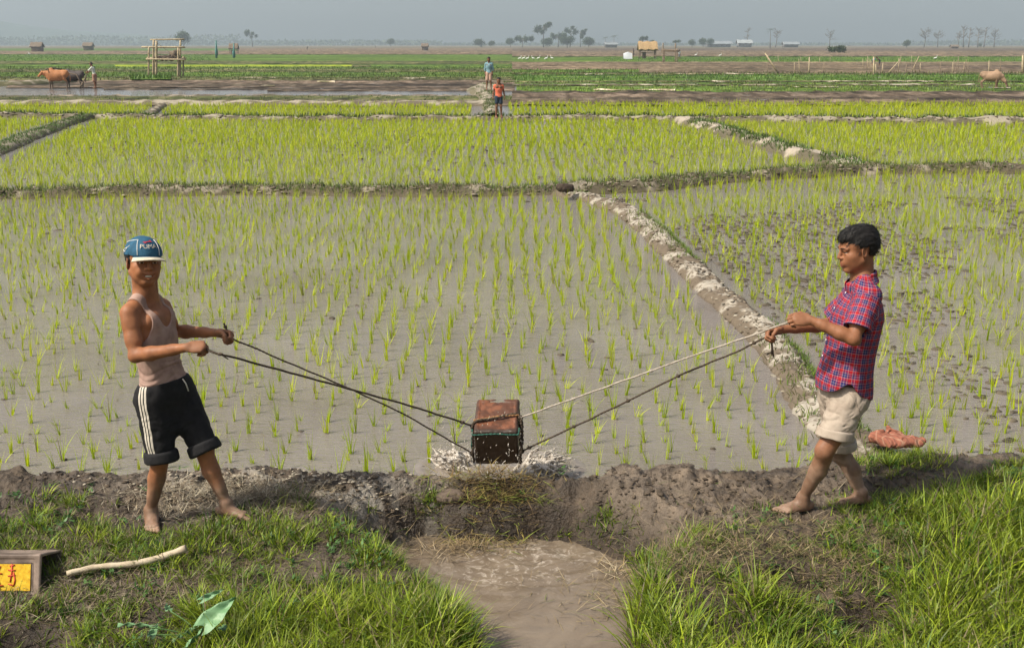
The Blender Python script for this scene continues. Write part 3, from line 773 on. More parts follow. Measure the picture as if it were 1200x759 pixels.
# ================================================================== grass on the near bank
GR = []; 
def gden(px, py):
    """how lush (0..1) the bank grass is, by where it grows along and down the bank"""
    n = np.zeros_like(px)
    n = np.maximum(n, .75 * sstep(598, 622, py + 12 * np.sin(px / 37)) * sstep(400, 340, px))
    n = np.maximum(n, 1.0 * sstep(0, 26, py - (700 - .12 * (px - 200)) + .0 * px) * sstep(620, 580, px - (py - 700) * .35) * sstep(150, 230, px))
    n = np.maximum(n, 1.0 * sstep(0, 22, py - (664 + .46 * (px - 390))) * (px > 380) * (px < 620))
    n = np.maximum(n, .8 * sstep(0, 30, py - (668 - .16 * (px - 700))) * sstep(690, 740, px))
    n = np.maximum(n, .8 * sstep(0, 20, py - (612 - .35 * (px - 960))) * sstep(925, 980, px))
    n = np.maximum(n, .8 * sstep(0, 20, py - (560 - .12 * (px - 1090))) * sstep(1045, 1110, px))
    for (a, b, ra, rb, s_) in [(503, 592, 26, 14, .9), (715, 618, 42, 20, .8), (725, 650, 34, 20, .75), (830, 640, 90, 22, .6), (880, 612, 50, 12, .35), (760, 660, 40, 20, .7), (1040, 600, 60, 22, .7), (1050, 540, 70, 16, .6), (345, 590, 26, 14, .5), (430, 652, 60, 22, .65), (395, 625, 40, 18, .5), (900, 598, 40, 8, .35), (60, 590, 60, 10, .4), (640, 590, 20, 6, .3), (420, 600, 20, 8, .25)]:
        n = np.maximum(n, s_ * np.exp(-((px - a) / ra) ** 2 - ((py - b) / rb) ** 2) * 1.6)
    # worn and trampled places
    worn = np.maximum(.55 * np.exp(-((px - 900) / 110) ** 2 - ((py - 648) / 24) ** 2), .6 * np.exp(-((px - 1010) / 70) ** 2 - ((py - 665) / 26) ** 2))
    worn = np.maximum(worn, .75 * np.exp(-((px - 130) / 90) ** 2 - ((py - 690) / 18) ** 2)); worn = np.maximum(worn, .9 * np.exp(-((px - 30) / 60) ** 2 - ((py - 745) / 22) ** 2))
    worn = np.maximum(worn, .5 * np.exp(-((px - 330) / 50) ** 2 - ((py - 665) / 22) ** 2))
    return np.clip(n * (1 - .80 * worn), 0, 1)
NB = 230000
bx = rng.uniform(-4.2, 4.2, NB); by = rng.uniform(3.9, 6.75, NB); bz = terr(bx, by)
px_, py_ = w2p(bx, by, bz); d = gden(px_, py_)
cl = n2(bx, by, 5.5, 3, 21); cl2 = n2(bx, by, 1.4, 3, 22)
keep = (rng.random(NB) < d ** 1.5 * sstep(.36, .56, cl * .65 + cl2 * .35 + .10 * d) * .30) & (bz > POOLZ + .01)
bx, by, bz, d, cl, cl2, px_, py_ = [a[keep] for a in (bx, by, bz, d, cl, cl2, px_, py_)]
n = len(bx)
lush = np.clip(sstep(705, 735, py_) * sstep(200, 240, px_) * sstep(640, 600, px_) + sstep(665, 700, py_) * sstep(690, 720, px_) * sstep(960, 900, px_) + sstep(1040, 1100, px_) * sstep(575, 600, py_) * .8 + sstep(1000, 1060, px_) * sstep(620, 660, py_) * .5, 0, 1)
# clumped azimuths: blades splay from tuft centres
az = 6.28 * n2(bx, by, 7, 2, 31) * 2 + rng.normal(0, 1.0, n)
Ln = (.05 + .04 * d + .07 * lush * rng.uniform(.4, 1.3, n) + .06 * sstep(.5, .7, cl)) * rng.uniform(.55, 1.35, n)
cg = np.array((.050, .115, .010)); cy = np.array((.27, .33, .020)); cd = np.array((.235, .185, .10)); cb = np.array((.12, .085, .045))
t = np.clip(n2(bx, by, 2.0, 3, 33) * 1.6 - .4 + rng.normal(0, .28, n) + .28 * lush, 0, 1)[:, None]
c = cg * (1 - t) + cy * t
dead = rng.random(n) < (.16 - .13 * lush + .25 * sstep(.5, .66, n2(bx, by, 3, 3, 35)) * (1 - lush)); c[dead] = cd * .5 + cd * .6 * rng.random((dead.sum(), 1))
dk = rng.random(n) < .05; c[dk] = cb
c *= rng.uniform(.55, 1.55, (n, 1))
lean = np.abs(rng.normal(.25, .25, n)) + dead * rng.uniform(.2, .9, n); bend = rng.uniform(.2, 1.5, n)
GR.append(blades(np.stack([bx, by, bz - .012], -1), Ln, rng.uniform(.0045, .0095, n) * (1 + .30 * lush), az, lean, bend, c, 4))
# fountain shaped tussocks
NT = 15000
tx = rng.uniform(-4.2, 4.2, NT); ty = rng.uniform(3.9, 6.75, NT); tz_ = terr(tx, ty); px_, py_ = w2p(tx, ty, tz_); d = gden(px_, py_)
big = n2(tx, ty, 1.8, 3, 61)
kp = (rng.random(NT) < d ** 1.3 * sstep(.42, .58, .5 * n2(tx, ty, 3.5, 3, 62) + .5 * big + .10 * d) * .85) & (tz_ > POOLZ + .02)
tx, ty, tz_, d, px_, py_, big = [a[kp] for a in (tx, ty, tz_, d, px_, py_, big)]; nt_ = len(tx)
lu = np.clip(sstep(700, 730, py_) * sstep(200, 240, px_) * sstep(640, 600, px_) + sstep(665, 700, py_) * sstep(690, 720, px_) * sstep(960, 900, px_) + sstep(1040, 1100, px_) * sstep(575, 600, py_) * .8 + sstep(1000, 1060, px_) * sstep(620, 660, py_) * .5, 0, 1)
tl = (.045 + .045 * d + .10 * lu * rng.uniform(.2, 1.3, nt_)) * rng.uniform(.6, 1.5, nt_); th = np.clip(rng.normal(.45, .30, nt_) + .15 * lu, 0, 1); tb = rng.uniform(.6, 1.35, nt_); tr = .012 + .14 * tl
nb_ = rng.integers(10, 26, nt_); i = np.repeat(np.arange(nt_), nb_); m = len(i)
az = rng.uniform(0, 6.28, m); rr_ = np.sqrt(rng.random(m)); bx = tx[i] + np.cos(az) * rr_ * tr[i]; by = ty[i] + np.sin(az) * rr_ * tr[i]; bz = terr(bx, by)
c = cg * (1 - th[i][:, None]) + cy * th[i][:, None]; c *= (tb[i] * rng.uniform(.7, 1.35, m))[:, None]
dd_ = rng.random(m) < (.10 + .30 * (rng.random(nt_) < .10))[i]; c[dd_] = np.array((.27, .215, .12)) * rng.uniform(.5, 1.2, (dd_.sum(), 1))
GR.append(blades(np.stack([bx, by, bz - .012], -1), tl[i] * rng.uniform(.5, 1.3, m), rng.uniform(.0045, .0095, m) * (1 + .35 * lu[i]), az + rng.normal(0, .5, m), .08 + .75 * rr_ * rng.uniform(.4, 1.2, m), rng.uniform(.2, 1.3, m), c, 4))
# ground-hugging scraps and leaf litter below the grass
NB = 60000
bx = rng.uniform(-4.2, 4.2, NB); by = rng.uniform(3.9, 6.7, NB); bz = terr(bx, by); px_, py_ = w2p(bx, by, bz); d = gden(px_, py_)
keep = (rng.random(NB) < .55 * sstep(.05, .5, d) + .012) & (bz > POOLZ + .01); bx, by, bz = bx[keep], by[keep], bz[keep]; n = len(bx)
c = np.where(rng.random((n, 1)) < .45, np.array([[.10, .15, .025]]), np.array([[.20, .155, .09]])) * rng.uniform(.5, 1.4, (n, 1))
GR.append(blades(np.stack([bx, by, bz + .004], -1), rng.uniform(.03, .12, n), rng.uniform(.002, .005, n), rng.uniform(0, 6.28, n), rng.uniform(.9, 1.5, n), rng.uniform(-.2, .5, n), c, 3))
NW = 2600; wx_ = rng.uniform(-4, 4, NW); wy_ = rng.uniform(4, 6.5, NW); wz_ = terr(wx_, wy_); px_, py_ = w2p(wx_, wy_, wz_); d = gden(px_, py_)
kp = (rng.random(NW) < .15 + .6 * d) & (n2(wx_, wy_, 1.3, 3, 71) > .47) & (wz_ > POOLZ + .02); wx_, wy_, wz_ = wx_[kp], wy_[kp], wz_[kp]
i = np.repeat(np.arange(len(wx_)), 9); m = len(i); hh_ = rng.uniform(.01, .07, len(wx_))[i] * rng.random(m)
GR.append(blades(np.stack([wx_[i] + rng.normal(0, .012, m), wy_[i] + rng.normal(0, .012, m), wz_[i] + hh_], -1), rng.uniform(.018, .045, m), rng.uniform(.010, .020, m), rng.uniform(0, 6.28, m), rng.uniform(.7, 1.5, m), rng.uniform(-.2, .6, m), np.array([.06, .13, .03]) * rng.uniform(.6, 1.6, (m, 1)), 3))
V_, F_, C_ = cat_geo(GR); tag(mk('bank_grass', V_, F_, M_grass, origin=(0, 5, 0), col=C_), kind='stuff')
print('grass', len(F_))

# straw and torn roots: trodden tangle by the left man's feet and the mat of weeds where the can tips
SG = []
def straw(cx, cy, rx, ry, n, L_, W_, c, zup=.0, mound=0.0):
    x = cx + rng.normal(0, rx, n); y = cy + rng.normal(0, ry, n); z = terr(x, y) + rng.uniform(0, zup, n)
    z = np.maximum(z, POOLZ + .005) + mound * np.exp(-((x - cx) / rx) ** 2 / 2 - ((y - cy) / ry) ** 2 / 2) * rng.random(n)
    cc = np.array(c)[rng.integers(0, len(c), n)] * rng.uniform(.6, 1.4, (n, 1))
    SG.append(blades(np.stack([x, y, z + .004], -1), L_ * rng.uniform(.4, 1.4, n), W_ * rng.uniform(.6, 1.5, n), rng.uniform(0, 6.28, n), rng.uniform(1.0, 1.6, n), rng.uniform(-.35, .55, n), cc, 3))
g = on_bank(255, 588); straw(g[0], g[1], .30, .12, 2600, .09, .0035, [(.34, .30, .22), (.26, .21, .14), (.16, .12, .08)], .02)
g = on_bank(330, 580); straw(g[0], g[1], .2, .1, 900, .08, .0035, [(.2, .16, .10), (.13, .10, .06)], .02)
g = on_bank(575, 580); straw(g[0], g[1] - .05, .19, .11, 1100, .13, .0045, [(.17, .13, .035), (.13, .085, .035), (.24, .19, .06), (.08, .055, .03), (.16, .20, .03)], .02, .05)
g = on_bank(575, 612); straw(g[0], g[1], .13, .08, 600, .11, .005, [(.16, .10, .04), (.20, .15, .05), (.10, .065, .035)], .02, .08)
g = on_bank(545, 630); straw(g[0], g[1], .12, .05, 300, .09, .004, [(.28, .21, .12), (.2, .14, .07)], .01, .03)
g = on_bank(470, 640); straw(g[0], g[1], .25, .12, 260, .12, .004, [(.26, .21, .14), (.16, .12, .07)], .01)
g = on_bank(130, 690); straw(g[0], g[1], .35, .16, 900, .09, .003, [(.30, .25, .17), (.2, .16, .1)], .02)
g = on_bank(850, 600); straw(g[0], g[1], .5, .15, 400, .10, .003, [(.26, .21, .14), (.16, .12, .07)], .01)
g = on_bank(700, 700); straw(g[0] + .12, g[1], .07, .06, 60, .12, .004, [(.40, .33, .22), (.3, .22, .1)], .02)
g = on_bank(900, 650); straw(g[0], g[1], .45, .16, 1600, .11, .0038, [(.24, .19, .11), (.15, .11, .06), (.10, .12, .03)], .05)
g = on_bank(900, 690); straw(g[0], g[1], .6, .2, 1500, .11, .0035, [(.22, .17, .08), (.15, .11, .06)], .03)
V_, F_, C_ = cat_geo(SG); tag(mk('straw_litter', V_, F_, M_straw, origin=(0, 6, 0), col=C_), kind='stuff')
n = 700; x = rng.normal(-1.5, .45, n); y = 6.30 + rng.normal(0, .11, n); 
tag(clods('clay_crumbs', x, y, rng.uniform(.003, .012, n), terr(x, y) + .002, (.30, .26, .20), M_clod), kind='stuff')
n = 3500; x = rng.uniform(-3, 3, n); y = 6.22 + rng.normal(0, .2, n)
tag(clods('mud_lumps', x, y, np.abs(rng.normal(0, .006, n)) + .002, terr(x, y) + .001, (.085, .064, .045), M_clod), kind='stuff')
# ================================================================== people
def unit(v): v = np.asarray(v, float); return v / np.linalg.norm(v)
def frame(fwd, up=(0, 0, 1)):
    """rows: forward, left, up"""
    f = unit(fwd); l = unit(np.cross(up, f)); u = np.cross(f, l); return np.array([f, l, u])
def hand(vol, wrist, d, n, right, curl=(75, 85, 45), s_=1.0, spread=.0, index=None):
    d = unit(d); n = unit(np.asarray(n, float) - d * np.dot(n, d)); s = np.cross(d, n) if right else np.cross(n, d)
    W = np.asarray(wrist, float)
    offs = [.029, .0098, -.0098, -.0275]; fl = [.96, 1.0, .97, .88]
    ph = [(.042, .026, .020), (.046, .030, .021), (.042, .028, .020), (.034, .021, .018)]
    vol.ell(W + d * .048 * s_, np.array([d, s, n]), np.array([.055, .040, .015]) * s_, k=.012)
    for q in range(4):
        K = W + (d * .086 * fl[q] + s * offs[q] - n * .004 * (q in (0, 3)) * -1) * s_
        vol.cone(W + s * offs[q] * .45 * s_ + d * .012, K, .0145 * s_, .0108 * s_, k=.010)
        a = 0; p = K; c = curl if not (index and q == 0) else index
        r0 = .0096 if q < 3 else .0082
        for m in range(3):
            a += R(c[m] + (3 - q) * 2 * (m == 0)); dr = d * math.cos(a) + n * math.sin(a) + s * spread * (1.5 - q) * .1
            p2 = p + unit(dr) * ph[q][m] * s_
            vol.cone(p, p2, (r0 - .0006 * m) * s_, (r0 - .0006 * (m + 1)) * s_, k=.0035); p = p2
    b = W + (d * .022 + s * .024 + n * .010) * s_
    p1 = b + unit(d * .62 + s * .55 + n * .42) * .040 * s_
    p2 = p1 + unit(d * .72 - s * .10 + n * .65) * .031 * s_
    p3 = p2 + unit(d * .35 - s * .62 + n * .62) * .025 * s_
    vol.cone(W + d * .01, b, .016 * s_, .016 * s_, k=.01); vol.cone(b, p1, .0165 * s_, .0125 * s_, k=.01)
    vol.cone(p1, p2, .0118 * s_, .0104 * s_, k=.004); vol.cone(p2, p3, .0104 * s_, .0088 * s_, k=.004)
    kn = W + d * .086 * s_ + n * .022 * s_
    return kn
def foot(vol, ankle, d, gz, right, s_=1.0):
    d = np.array([d[0], d[1], 0.0]); d = unit(d); up = np.array([0, 0, 1.0]); lat = np.cross(up, d) * (1 if right else -1)  # towards the inner (big toe) side
    A = np.array(ankle, float); B = np.array([A[0], A[1], gz])
    vol.ell(B - d * .038 * s_ + up * .027, np.array([d, lat, up]), np.array([.034, .030, .028]) * s_, k=.02)
    vol.cone(A, B + d * .02 + up * .040, .033 * s_, .031 * s_, k=.02)
    vol.cone(B + d * .0 + up * .040, B + d * .115 * s_ + up * .018 + lat * .012, .032 * s_, .019 * s_, k=.02, w=lat, sc=1.25)
    vol.cone(B - d * .02 + up * .018 - lat * .012, B + d * .10 * s_ + up * .014 - lat * .026, .020 * s_, .015 * s_, k=.02)
    vol.cone(B + d * .112 * s_ + up * .016 + lat * .020, B + d * .098 * s_ + up * .014 - lat * .030, .016 * s_, .013 * s_, k=.012)
    for q, (o, l0, r) in enumerate([(.027, .052, .0125), (.010, .048, .0092), (-.005, .043, .0088), (-.018, .036, .0084), (-.030, .028, .0080)]):
        a = B + d * (.112 - .006 * q) * s_ + lat * o * s_ + up * .013; b = a + (d * l0 + lat * .05 * o) * s_ - up * .004
        vol.cone(a, (a + b) / 2 + up * .002, r * s_, r * .92 * s_, k=.005); vol.cone((a + b) / 2 + up * .002, b, r * .92 * s_, r * s_, k=.003)
def torso(vol, J, infl=0.0, k=.03, wide=1.0):
    ml = unit(J['shL'] - J['shR']); hl = unit(J['hipL'] - J['hipR'])
    up = unit(J['neck'] - J['pelvis']); M = frame(np.cross(ml, up), up); Mp = frame(np.cross(hl, up), up)
    pe, ch, ne = J['pelvis'], J['chest'], J['neck']; s = J.get('s', 1.0)
    vol.ell(pe + up * .0, Mp, np.array([.098, .142 * wide, .115]) * s, k=k, infl=infl)
    vol.ell(pe - up * .02 - M[0] * .045, Mp, np.array([.075, .125, .085]) * s, k=k, infl=infl)      # seat
    vol.cone(pe + up * .04, ch, .080 * s, .090 * s, k=k, w=M[1], sc=1.42, infl=infl)
    vol.ell(ch, M, np.array([.104, .148, .168]) * s, k=k, infl=infl)
    vol.ell(ch + up * .06 * s - M[0] * .02, M, np.array([.088, .160, .10]) * s, k=k, infl=infl)
    vol.cone(J['shL'] - ml * .035, J['shR'] + ml * .035, .046 * s, .046 * s, k=k, infl=infl)
    return M
def limbs(vol, J, arms=True, legs=True):
    s = J.get('s', 1.0)
    for S in 'LR':
        sh, el, wr = J['sh' + S], J['el' + S], J['wr' + S]
        vol.cone(sh, sh + (el - sh) * .28, .050 * s, .047 * s, k=.025)
        vol.cone(sh + (el - sh) * .22, sh + (el - sh) * .62, .042 * s, .0425 * s, k=.02)
        vol.cone(sh + (el - sh) * .55, el, .040 * s, .034 * s, k=.02)
        vol.cone(el, el + (wr - el) * .30, .035 * s, .0385 * s, k=.018); vol.cone(el + (wr - el) * .28, el + (wr - el) * .75, .0375 * s, .0285 * s, k=.015)
        vol.cone(el + (wr - el) * .7, wr, .0285 * s, .0235 * s, k=.015)
        mus = J.get('mus', 1.0); ua = unit(el - sh); fa_ = unit(wr - el); bi = unit(fa_ - ua * np.dot(fa_, ua)) if abs(np.dot(fa_, ua)) < .98 else unit(J['ft' + S])
        vol.cone(sh + (el - sh) * .34 + bi * .012 * s, sh + (el - sh) * .66 + bi * .015 * s, .030 * s, .033 * s, k=.010)
        vol.cone(sh + (el - sh) * .30 - bi * .016 * s, sh + (el - sh) * .72 - bi * .013 * s, .030 * s, .027 * s, k=.012)
        ol = unit(sh - (J['shL'] + J['shR']) / 2)
        vol.ell(sh + (el - sh) * .13 + ol * .010 * s, frame(ua, ol), (.068 * s, .036 * s, .046 * s), k=.010)
        sd = np.cross(ua, fa_); sd = unit(sd) if np.linalg.norm(sd) > .1 else ol
        vol.cone(el - ua * .02 + bi * .010 * s, el + (wr - el) * .45 - sd * .004, .024 * s, .026 * s, k=.010); vol.cone(el + fa_ * .02 - bi * .010, el + (wr - el) * .5 - bi * .012, .026 * s, .020 * s, k=.012)
        vol.ell(el - fa_ * .012 * s - bi * .004, frame(ua, bi), (.026 * s, .022 * s, .026 * s), k=.014)
        hp, kn, an = J['hip' + S], J['kn' + S], J['an' + S]
        vol.cone(hp, hp + (kn - hp) * .5, .082 * s, .072 * s, k=.03); vol.cone(hp + (kn - hp) * .45, kn, .070 * s, .050 * s, k=.03)
        fw = J['ft' + S]; back = -unit([fw[0], fw[1], 0])
        vol.ell(kn - back * .012 + np.array([0, 0, .0]), frame(-back), (.047 * s, .046 * s, .058 * s), k=.02)
        vol.cone(kn + back * .004, an, .044 * s, .030 * s, k=.02)
        vol.cone(kn + (an - kn) * .18 + back * .018, kn + (an - kn) * .42 + back * .020, .040 * s, .043 * s, k=.03)
        vol.cone(kn + (an - kn) * .42 + back * .018, kn + (an - kn) * .74 + back * .006, .042 * s, .030 * s, k=.025)
        vol.ell(an + np.array([0, 0, .004]), frame(-back), (.032 * s, .036 * s, .026 * s), k=.015)
def head(vol, c, H, s=1.0, smile=False, ears=True):
    """c: between the ears at eye level; H rows forward, left, up"""
    f, l, u = H; p = lambda a, b, d_: c + (f * a + l * b + u * d_) * s
    E = lambda a, b, d_, r, k=.012, op='u': vol.ell(p(a, b, d_), H, np.array(r) * s, k=k, op=op)
    E(-.012, 0, .030, (.094, .076, .088), .02); E(.012, 0, .020, (.078, .070, .080), .02)
    E(.026, 0, -.040, (.060, .056, .068), .02)
    vol.cone(p(.070, .010, -.098), p(.070, -.010, -.098), .018 * s, .018 * s, k=.022)
    for q in (1, -1):
        vol.cone(p(.005, .056 * q, -.055), p(.058, .022 * q, -.100), .018 * s, .014 * s, k=.02)   # jaw line
        E(.052, .044 * q, -.024, (.026, .022, .020), .022); E(.040, .034 * q, -.052, (.040, .030, .045), .03)                                         # cheekbone
        E(.066, .026 * q, -.050, (.022, .022, .024), .015)
        E(.088, .031 * q, -.000, (.012, .020, .011), .014, 's')                                    # eye socket
        vol.cone(p(.087, .014 * q, .016), p(.076, .050 * q, .017), .0095 * s, .0075 * s, k=.010)    # brow
        E(.0765, .031 * q, .0055, (.0120, .0165, .0075), .004); E(.0775, .031 * q, -.0100, (.0095, .0155, .0050), .004)   # lids
        if ears:
            vol.ell(p(-.004, .076 * q, -.012), frame(f * .95 + l * .3 * q, u - f * .15), np.array([.019, .0065, .032]) * s, k=.007)
            vol.ell(p(-.002, .082 * q, -.008), frame(f * .95 + l * .3 * q, u - f * .15), np.array([.010, .005, .019]) * s, k=.004, op='s')
    vol.cone(p(.086, 0, .012), p(.103, 0, -.026), .0075 * s, .0105 * s, k=.009)                     # nose
    vol.cone(p(.101, 0, -.029), p(.092, 0, -.036), .0105 * s, .009 * s, k=.006)
    for q in (1, -1): E(.091, .0125 * q, -.032, (.0115, .0085, .0085), .005)
    for q in (1, -1): E(.100, .0065 * q, -.042, (.004, .0035, .004), .003, 's')
    E(.083, 0, -.062, (.017, .030, .020), .012)
    if smile:
        for z0, z1, rr in ((-.0595, -.0545, .0046), (-.0800, -.0600, .0056)):
            for q in (1, -1): vol.cone(p(.0925, 0, z0), p(.0885, .016 * q, z0 * .6 + z1 * .4), rr * s, rr * .9 * s, k=.006); vol.cone(p(.0885, .016 * q, z0 * .6 + z1 * .4), p(.076, .033 * q, z1), rr * .9 * s, .003 * s, k=.006)
        E(.098, 0, -.0700, (.0165, .0270, .0072), .003, 's')
        for q in (1, -1): vol.cone(p(.0985, .004 * q, -.0690), p(.0890, .0310 * q, -.0580), .0066 * s, .0040 * s, k=.003, op='s')
        for q in (1, -1): E(.070, .040 * q, -.047, (.018, .014, .020), .014)
    else:
        for sg, zz, rr in ((1, -.0655, .0046), (-1, -.0755, .0058)):
            for q in (1, -1): vol.cone(p(.0950, 0, zz), p(.082, .024 * q, -.0705), rr * s, .0028 * s, k=.005)
        vol.cone(p(.1045, .016, -.0705), p(.1045, -.016, -.0705), .0030 * s, .0030 * s, k=.003, op='s')
def skinmat(name, tint=1.0):
    m, nt, N, L = newmat(name)
    a = N.new('ShaderNodeAttribute'); a.attribute_name = 'col'
    v = coords(N, L); f = noise(N, L, v, 28, 5, .6); f2 = noise(N, L, v, 220, 3, .6)
    c = mixc(N, L, 1.0, a.outputs[0], ramp(N, L, noise(N, L, v, 16, 7, .65), [(.3, (.74, .70, .68)), (.7, (1.20, 1.18, 1.16))]), 'MULTIPLY')
    principled(m, nt, N, L, c, ramp(N, L, f, [(.3, (.50,) * 3), (.7, (.66,) * 3)]), .32, bump(N, L, f2, .3, .002),
               Subsurface_Weight=.08, Subsurface_Scale=.02); return m
M_skin = skinmat('skin')
SK = np.array((.270, .112, .050)); LIP = np.array((.26, .085, .055)); MUDC = np.array((.155, .105, .072)); DRY = np.array((.235, .175, .13))
M_eye = None
def eyemat():
    m, nt, N, L = newmat('eye'); a = N.new('ShaderNodeAttribute'); a.attribute_name = 'col'
    principled(m, nt, N, L, a.outputs[0], .15, .5); return m
M_eye = eyemat(); M_hair = None
def hairmat(name, c=(.008, .007, .0065), sc=(60, 60, 60)):
    m, nt, N, L = newmat(name); v = coords(N, L, (1, 1, 1)); f = noise(N, L, v, 90, 5, .7, .6)
    col = ramp(N, L, f, [(.3, tuple(x * .5 for x in c)), (.7, tuple(x * 2.2 for x in c))])
    principled(m, nt, N, L, col, .55, .22, bump(N, L, f, .6, .004)); return m
M_hair = hairmat('black_hair')
def seg_t(p, a, b):
    ab = b - a; t = ((p - a) @ ab) / (ab @ ab); q = p - a - np.clip(t, 0, 1)[:, None] * ab
    return t, np.linalg.norm(q, axis=1)
def skincol(V, J, c, H, s=1.0, mudz=.30, handmud=.35, smile=False, dark=()):
    C = np.repeat(SK[None], len(V), 0)
    q = (V - c) @ H.T / s
    lipm = np.exp(-(((q[:, 0] - .097) / .016) ** 2 + (q[:, 1] / .026) ** 2 + ((q[:, 2] + .068) / .012) ** 2) * 1.2)[:, None]
    C = C * (1 - .7 * lipm) + LIP * .7 * lipm
    chk = (sstep(.02, .06, q[:, 0]) * sstep(-.1, -.05, q[:, 2]) * sstep(.1, .06, q[:, 2]))[:, None] * .1; C = C * (1 + chk)
    if mudz:
        nz = fbm(V * [9, 9, 14], 4)
        for S in 'LR':
            t, d = seg_t(V, J['kn' + S], J['an' + S]); g = J['gz' + S]
            k = (sstep(g + mudz, g + mudz * .4, V[:, 2] + .22 * (nz - .5)) * (d < .3))[:, None] * .75
            m_ = MUDC * (1 - sstep(.45, .6, nz)[:, None]) + DRY * sstep(.45, .6, nz)[:, None]
            C = C * (1 - k) + m_ * k
    for S in 'LR':
        dd = np.linalg.norm(V - J['wr' + S], axis=1); d2 = seg_t(V, J['el' + S], J['wr' + S])[0]
        k = (sstep(.92, 1.05, d2) * (dd < .16))[:, None] * handmud; C = C * (1 - k) + np.array((.17, .105, .07)) * k
    return np.clip(C, 0, 1)
def face_parts(o, c, H, s, smile, brow=True):
    f, l, u = H; p = lambda a, b, d_: c + (f * a + l * b + u * d_) * s
    for q in (1, -1):
        mb = MB(); mb.ell((0, 0, 0), (1, 1, 1), nu=20, nv=16); V, F = mb.out()
        V = V[:, [2, 0, 1]]      # pole points forward
        C = np.repeat(np.array([[.62, .56, .50]]), len(V), 0); C[V[:, 0] > .86] = (.025, .012, .008); C[V[:, 0] > .975] = (.005, .005, .005)
        V = p(.0735, .031 * q, -.0015) + (V * .0118 * s) @ frame(f + l * .10 * q - u * .1, u)
        mk('eye', V, F, M_eye, o, col=C)
        if brow:
            t = np.linspace(0, 1, 8); pts = [p(.0965 - .014 * x ** 2, (.013 + .037 * x) * q, .0185 + .004 * math.sin(math.pi * x)) for x in t]
            mb = MB(); mb.tube(pts, (.0030 - .0018 * t) * s, 6); mb.mk('eyebrow', M_hair, o)
    if smile:
        mb = MB(); t = np.linspace(-1, 1, 13)
        g = np.array([[p(.0905 - .014 * x * x, .0285 * x, zz + .005 * x * x) for zz in (-.0625, -.0725)] for x in t]); g2 = g - f * .004
        full = np.stack([g[:, 0], g[:, 1], g2[:, 1], g2[:, 0], g[:, 0]], 1); mb.grid(full)
        mb.mk('teeth', M_teeth, o)
M_teeth = plain('teeth', (.72, .68, .60), .3)
def lens(J):
    for S in 'LR':
        print(S, 'uarm %.2f farm %.2f thigh %.2f shin %.2f' % tuple(np.linalg.norm(J[a + S] - J[b + S]) for a, b in (('sh', 'el'), ('el', 'wr'), ('hip', 'kn'), ('kn', 'an'))), 'shoulders %.2f' % np.linalg.norm(J['shL'] - J['shR']), 'spine %.2f' % np.linalg.norm(J['neck'] - J['pelvis']))

def ground_feet(J, fp):
    """fp[S] = picture point of the ankle's ground contact, foot direction"""
    for S in 'LR':
        (px, py), d = fp[S]; g = on_bank(px, py)
        d = unit([d[0], d[1], 0]); xs = g[0] + d[0] * np.linspace(-.05, .15, 7); ys = g[1] + d[1] * np.linspace(-.05, .15, 7)
        gz = float(np.mean(zt(xs, ys))) + .004
        J['an' + S] = np.array([g[0], g[1], gz + .075]); J['gz' + S] = gz; J['ft' + S] = d

# ---------------------------------------------------------------- the man on the left
f1 = unit([.78, -.62, 0]); l1 = np.array([-f1[1], f1[0], 0]); hl1 = l1
J1 = dict(pelvis=P(194, 455, 5.90), chest=P(178, 388, 5.92), neck=P(171, 352, 5.93), shR=P(152, 368, 5.79), shL=P(190, 361, 6.05),
          elR=P(159, 417, 5.70), wrR=P(219, 407, 5.62), elL=P(203, 388, 6.20), wrL=P(254, 390, 6.04))
J1['hipR'] = J1['pelvis'] - hl1 * .085 - [0, 0, .05]; J1['hipL'] = J1['pelvis'] + hl1 * .085 - [0, 0, .05]
ground_feet(J1, {'R': ((178, 610), (.35, -1)), 'L': ((266, 603), (.95, -.32))})
J1['knR'] = P(189, 534, 5.80); J1['knL'] = P(239, 524, 5.90)
lens(J1)
HC1 = P(168, 305.5, 5.90); H1 = frame((.56, -.82, .07), (.05, .12, 1))
SH = .0033
def body(J, hc, H, hs, lo, hi, hands, smile, h=SH):
    v = Vol(lo, hi, h); M = torso(v, J)
    limbs(v, J); head(v, hc, H, hs, smile)
    up = H[2]
    v.cone(J['neck'] - M[2] * .03, hc - H[2] * .05 - H[0] * .022, .061 * hs, .054 * hs, k=.025)
    for S in 'LR': v.cone(J['neck'] + (hc - J['neck']) * .22, J['sh' + S] + M[2] * .012, .038, .034, k=.035)
    # neck cords, collar bones, chest
    for q in (1, -1):
        v.cone(hc - H[0] * .012 + H[1] * .060 * q * hs - H[2] * .035, J['neck'] + M[0] * .052 + M[1] * .016 * q - M[2] * .022, .012, .010, k=.010)
        v.cone(J['neck'] + M[0] * .056 + M[1] * .020 * q - M[2] * .030, J['sh' + ('L' if q > 0 else 'R')] + M[2] * .030 + M[0] * .022, .0095, .010, k=.012)
    for q in (1, -1): v.ell(J['chest'] + M[0] * .070 + M[1] * .062 * q + M[2] * .065, M, (.034, .062, .048), k=.03)
    kn = {}
    for S in 'LR':
        d, n, cu, sc_ = hands[S]; kn[S] = hand(v, J['wr' + S], d, n, S == 'R', cu, sc_)
        foot(v, J['an' + S], J['ft' + S], J['gz' + S], S == 'R')
    return v, M, kn
def bounds(J, hc, pad=.16):
    A_ = np.array([J[k] for k in J if isinstance(J[k], np.ndarray) and k[:2] != 'ft'] + [hc]); lo = A_.min(0) - pad; hi = A_.max(0) + pad; return lo, hi
lo, hi = bounds(J1, HC1)
hands1 = {'R': ((1, .05, .05), (.1, .62, -.78), (68, 88, 45), .98), 'L': ((1, -.1, -.12), (0, -.80, -.55), (62, 84, 45), .98)}
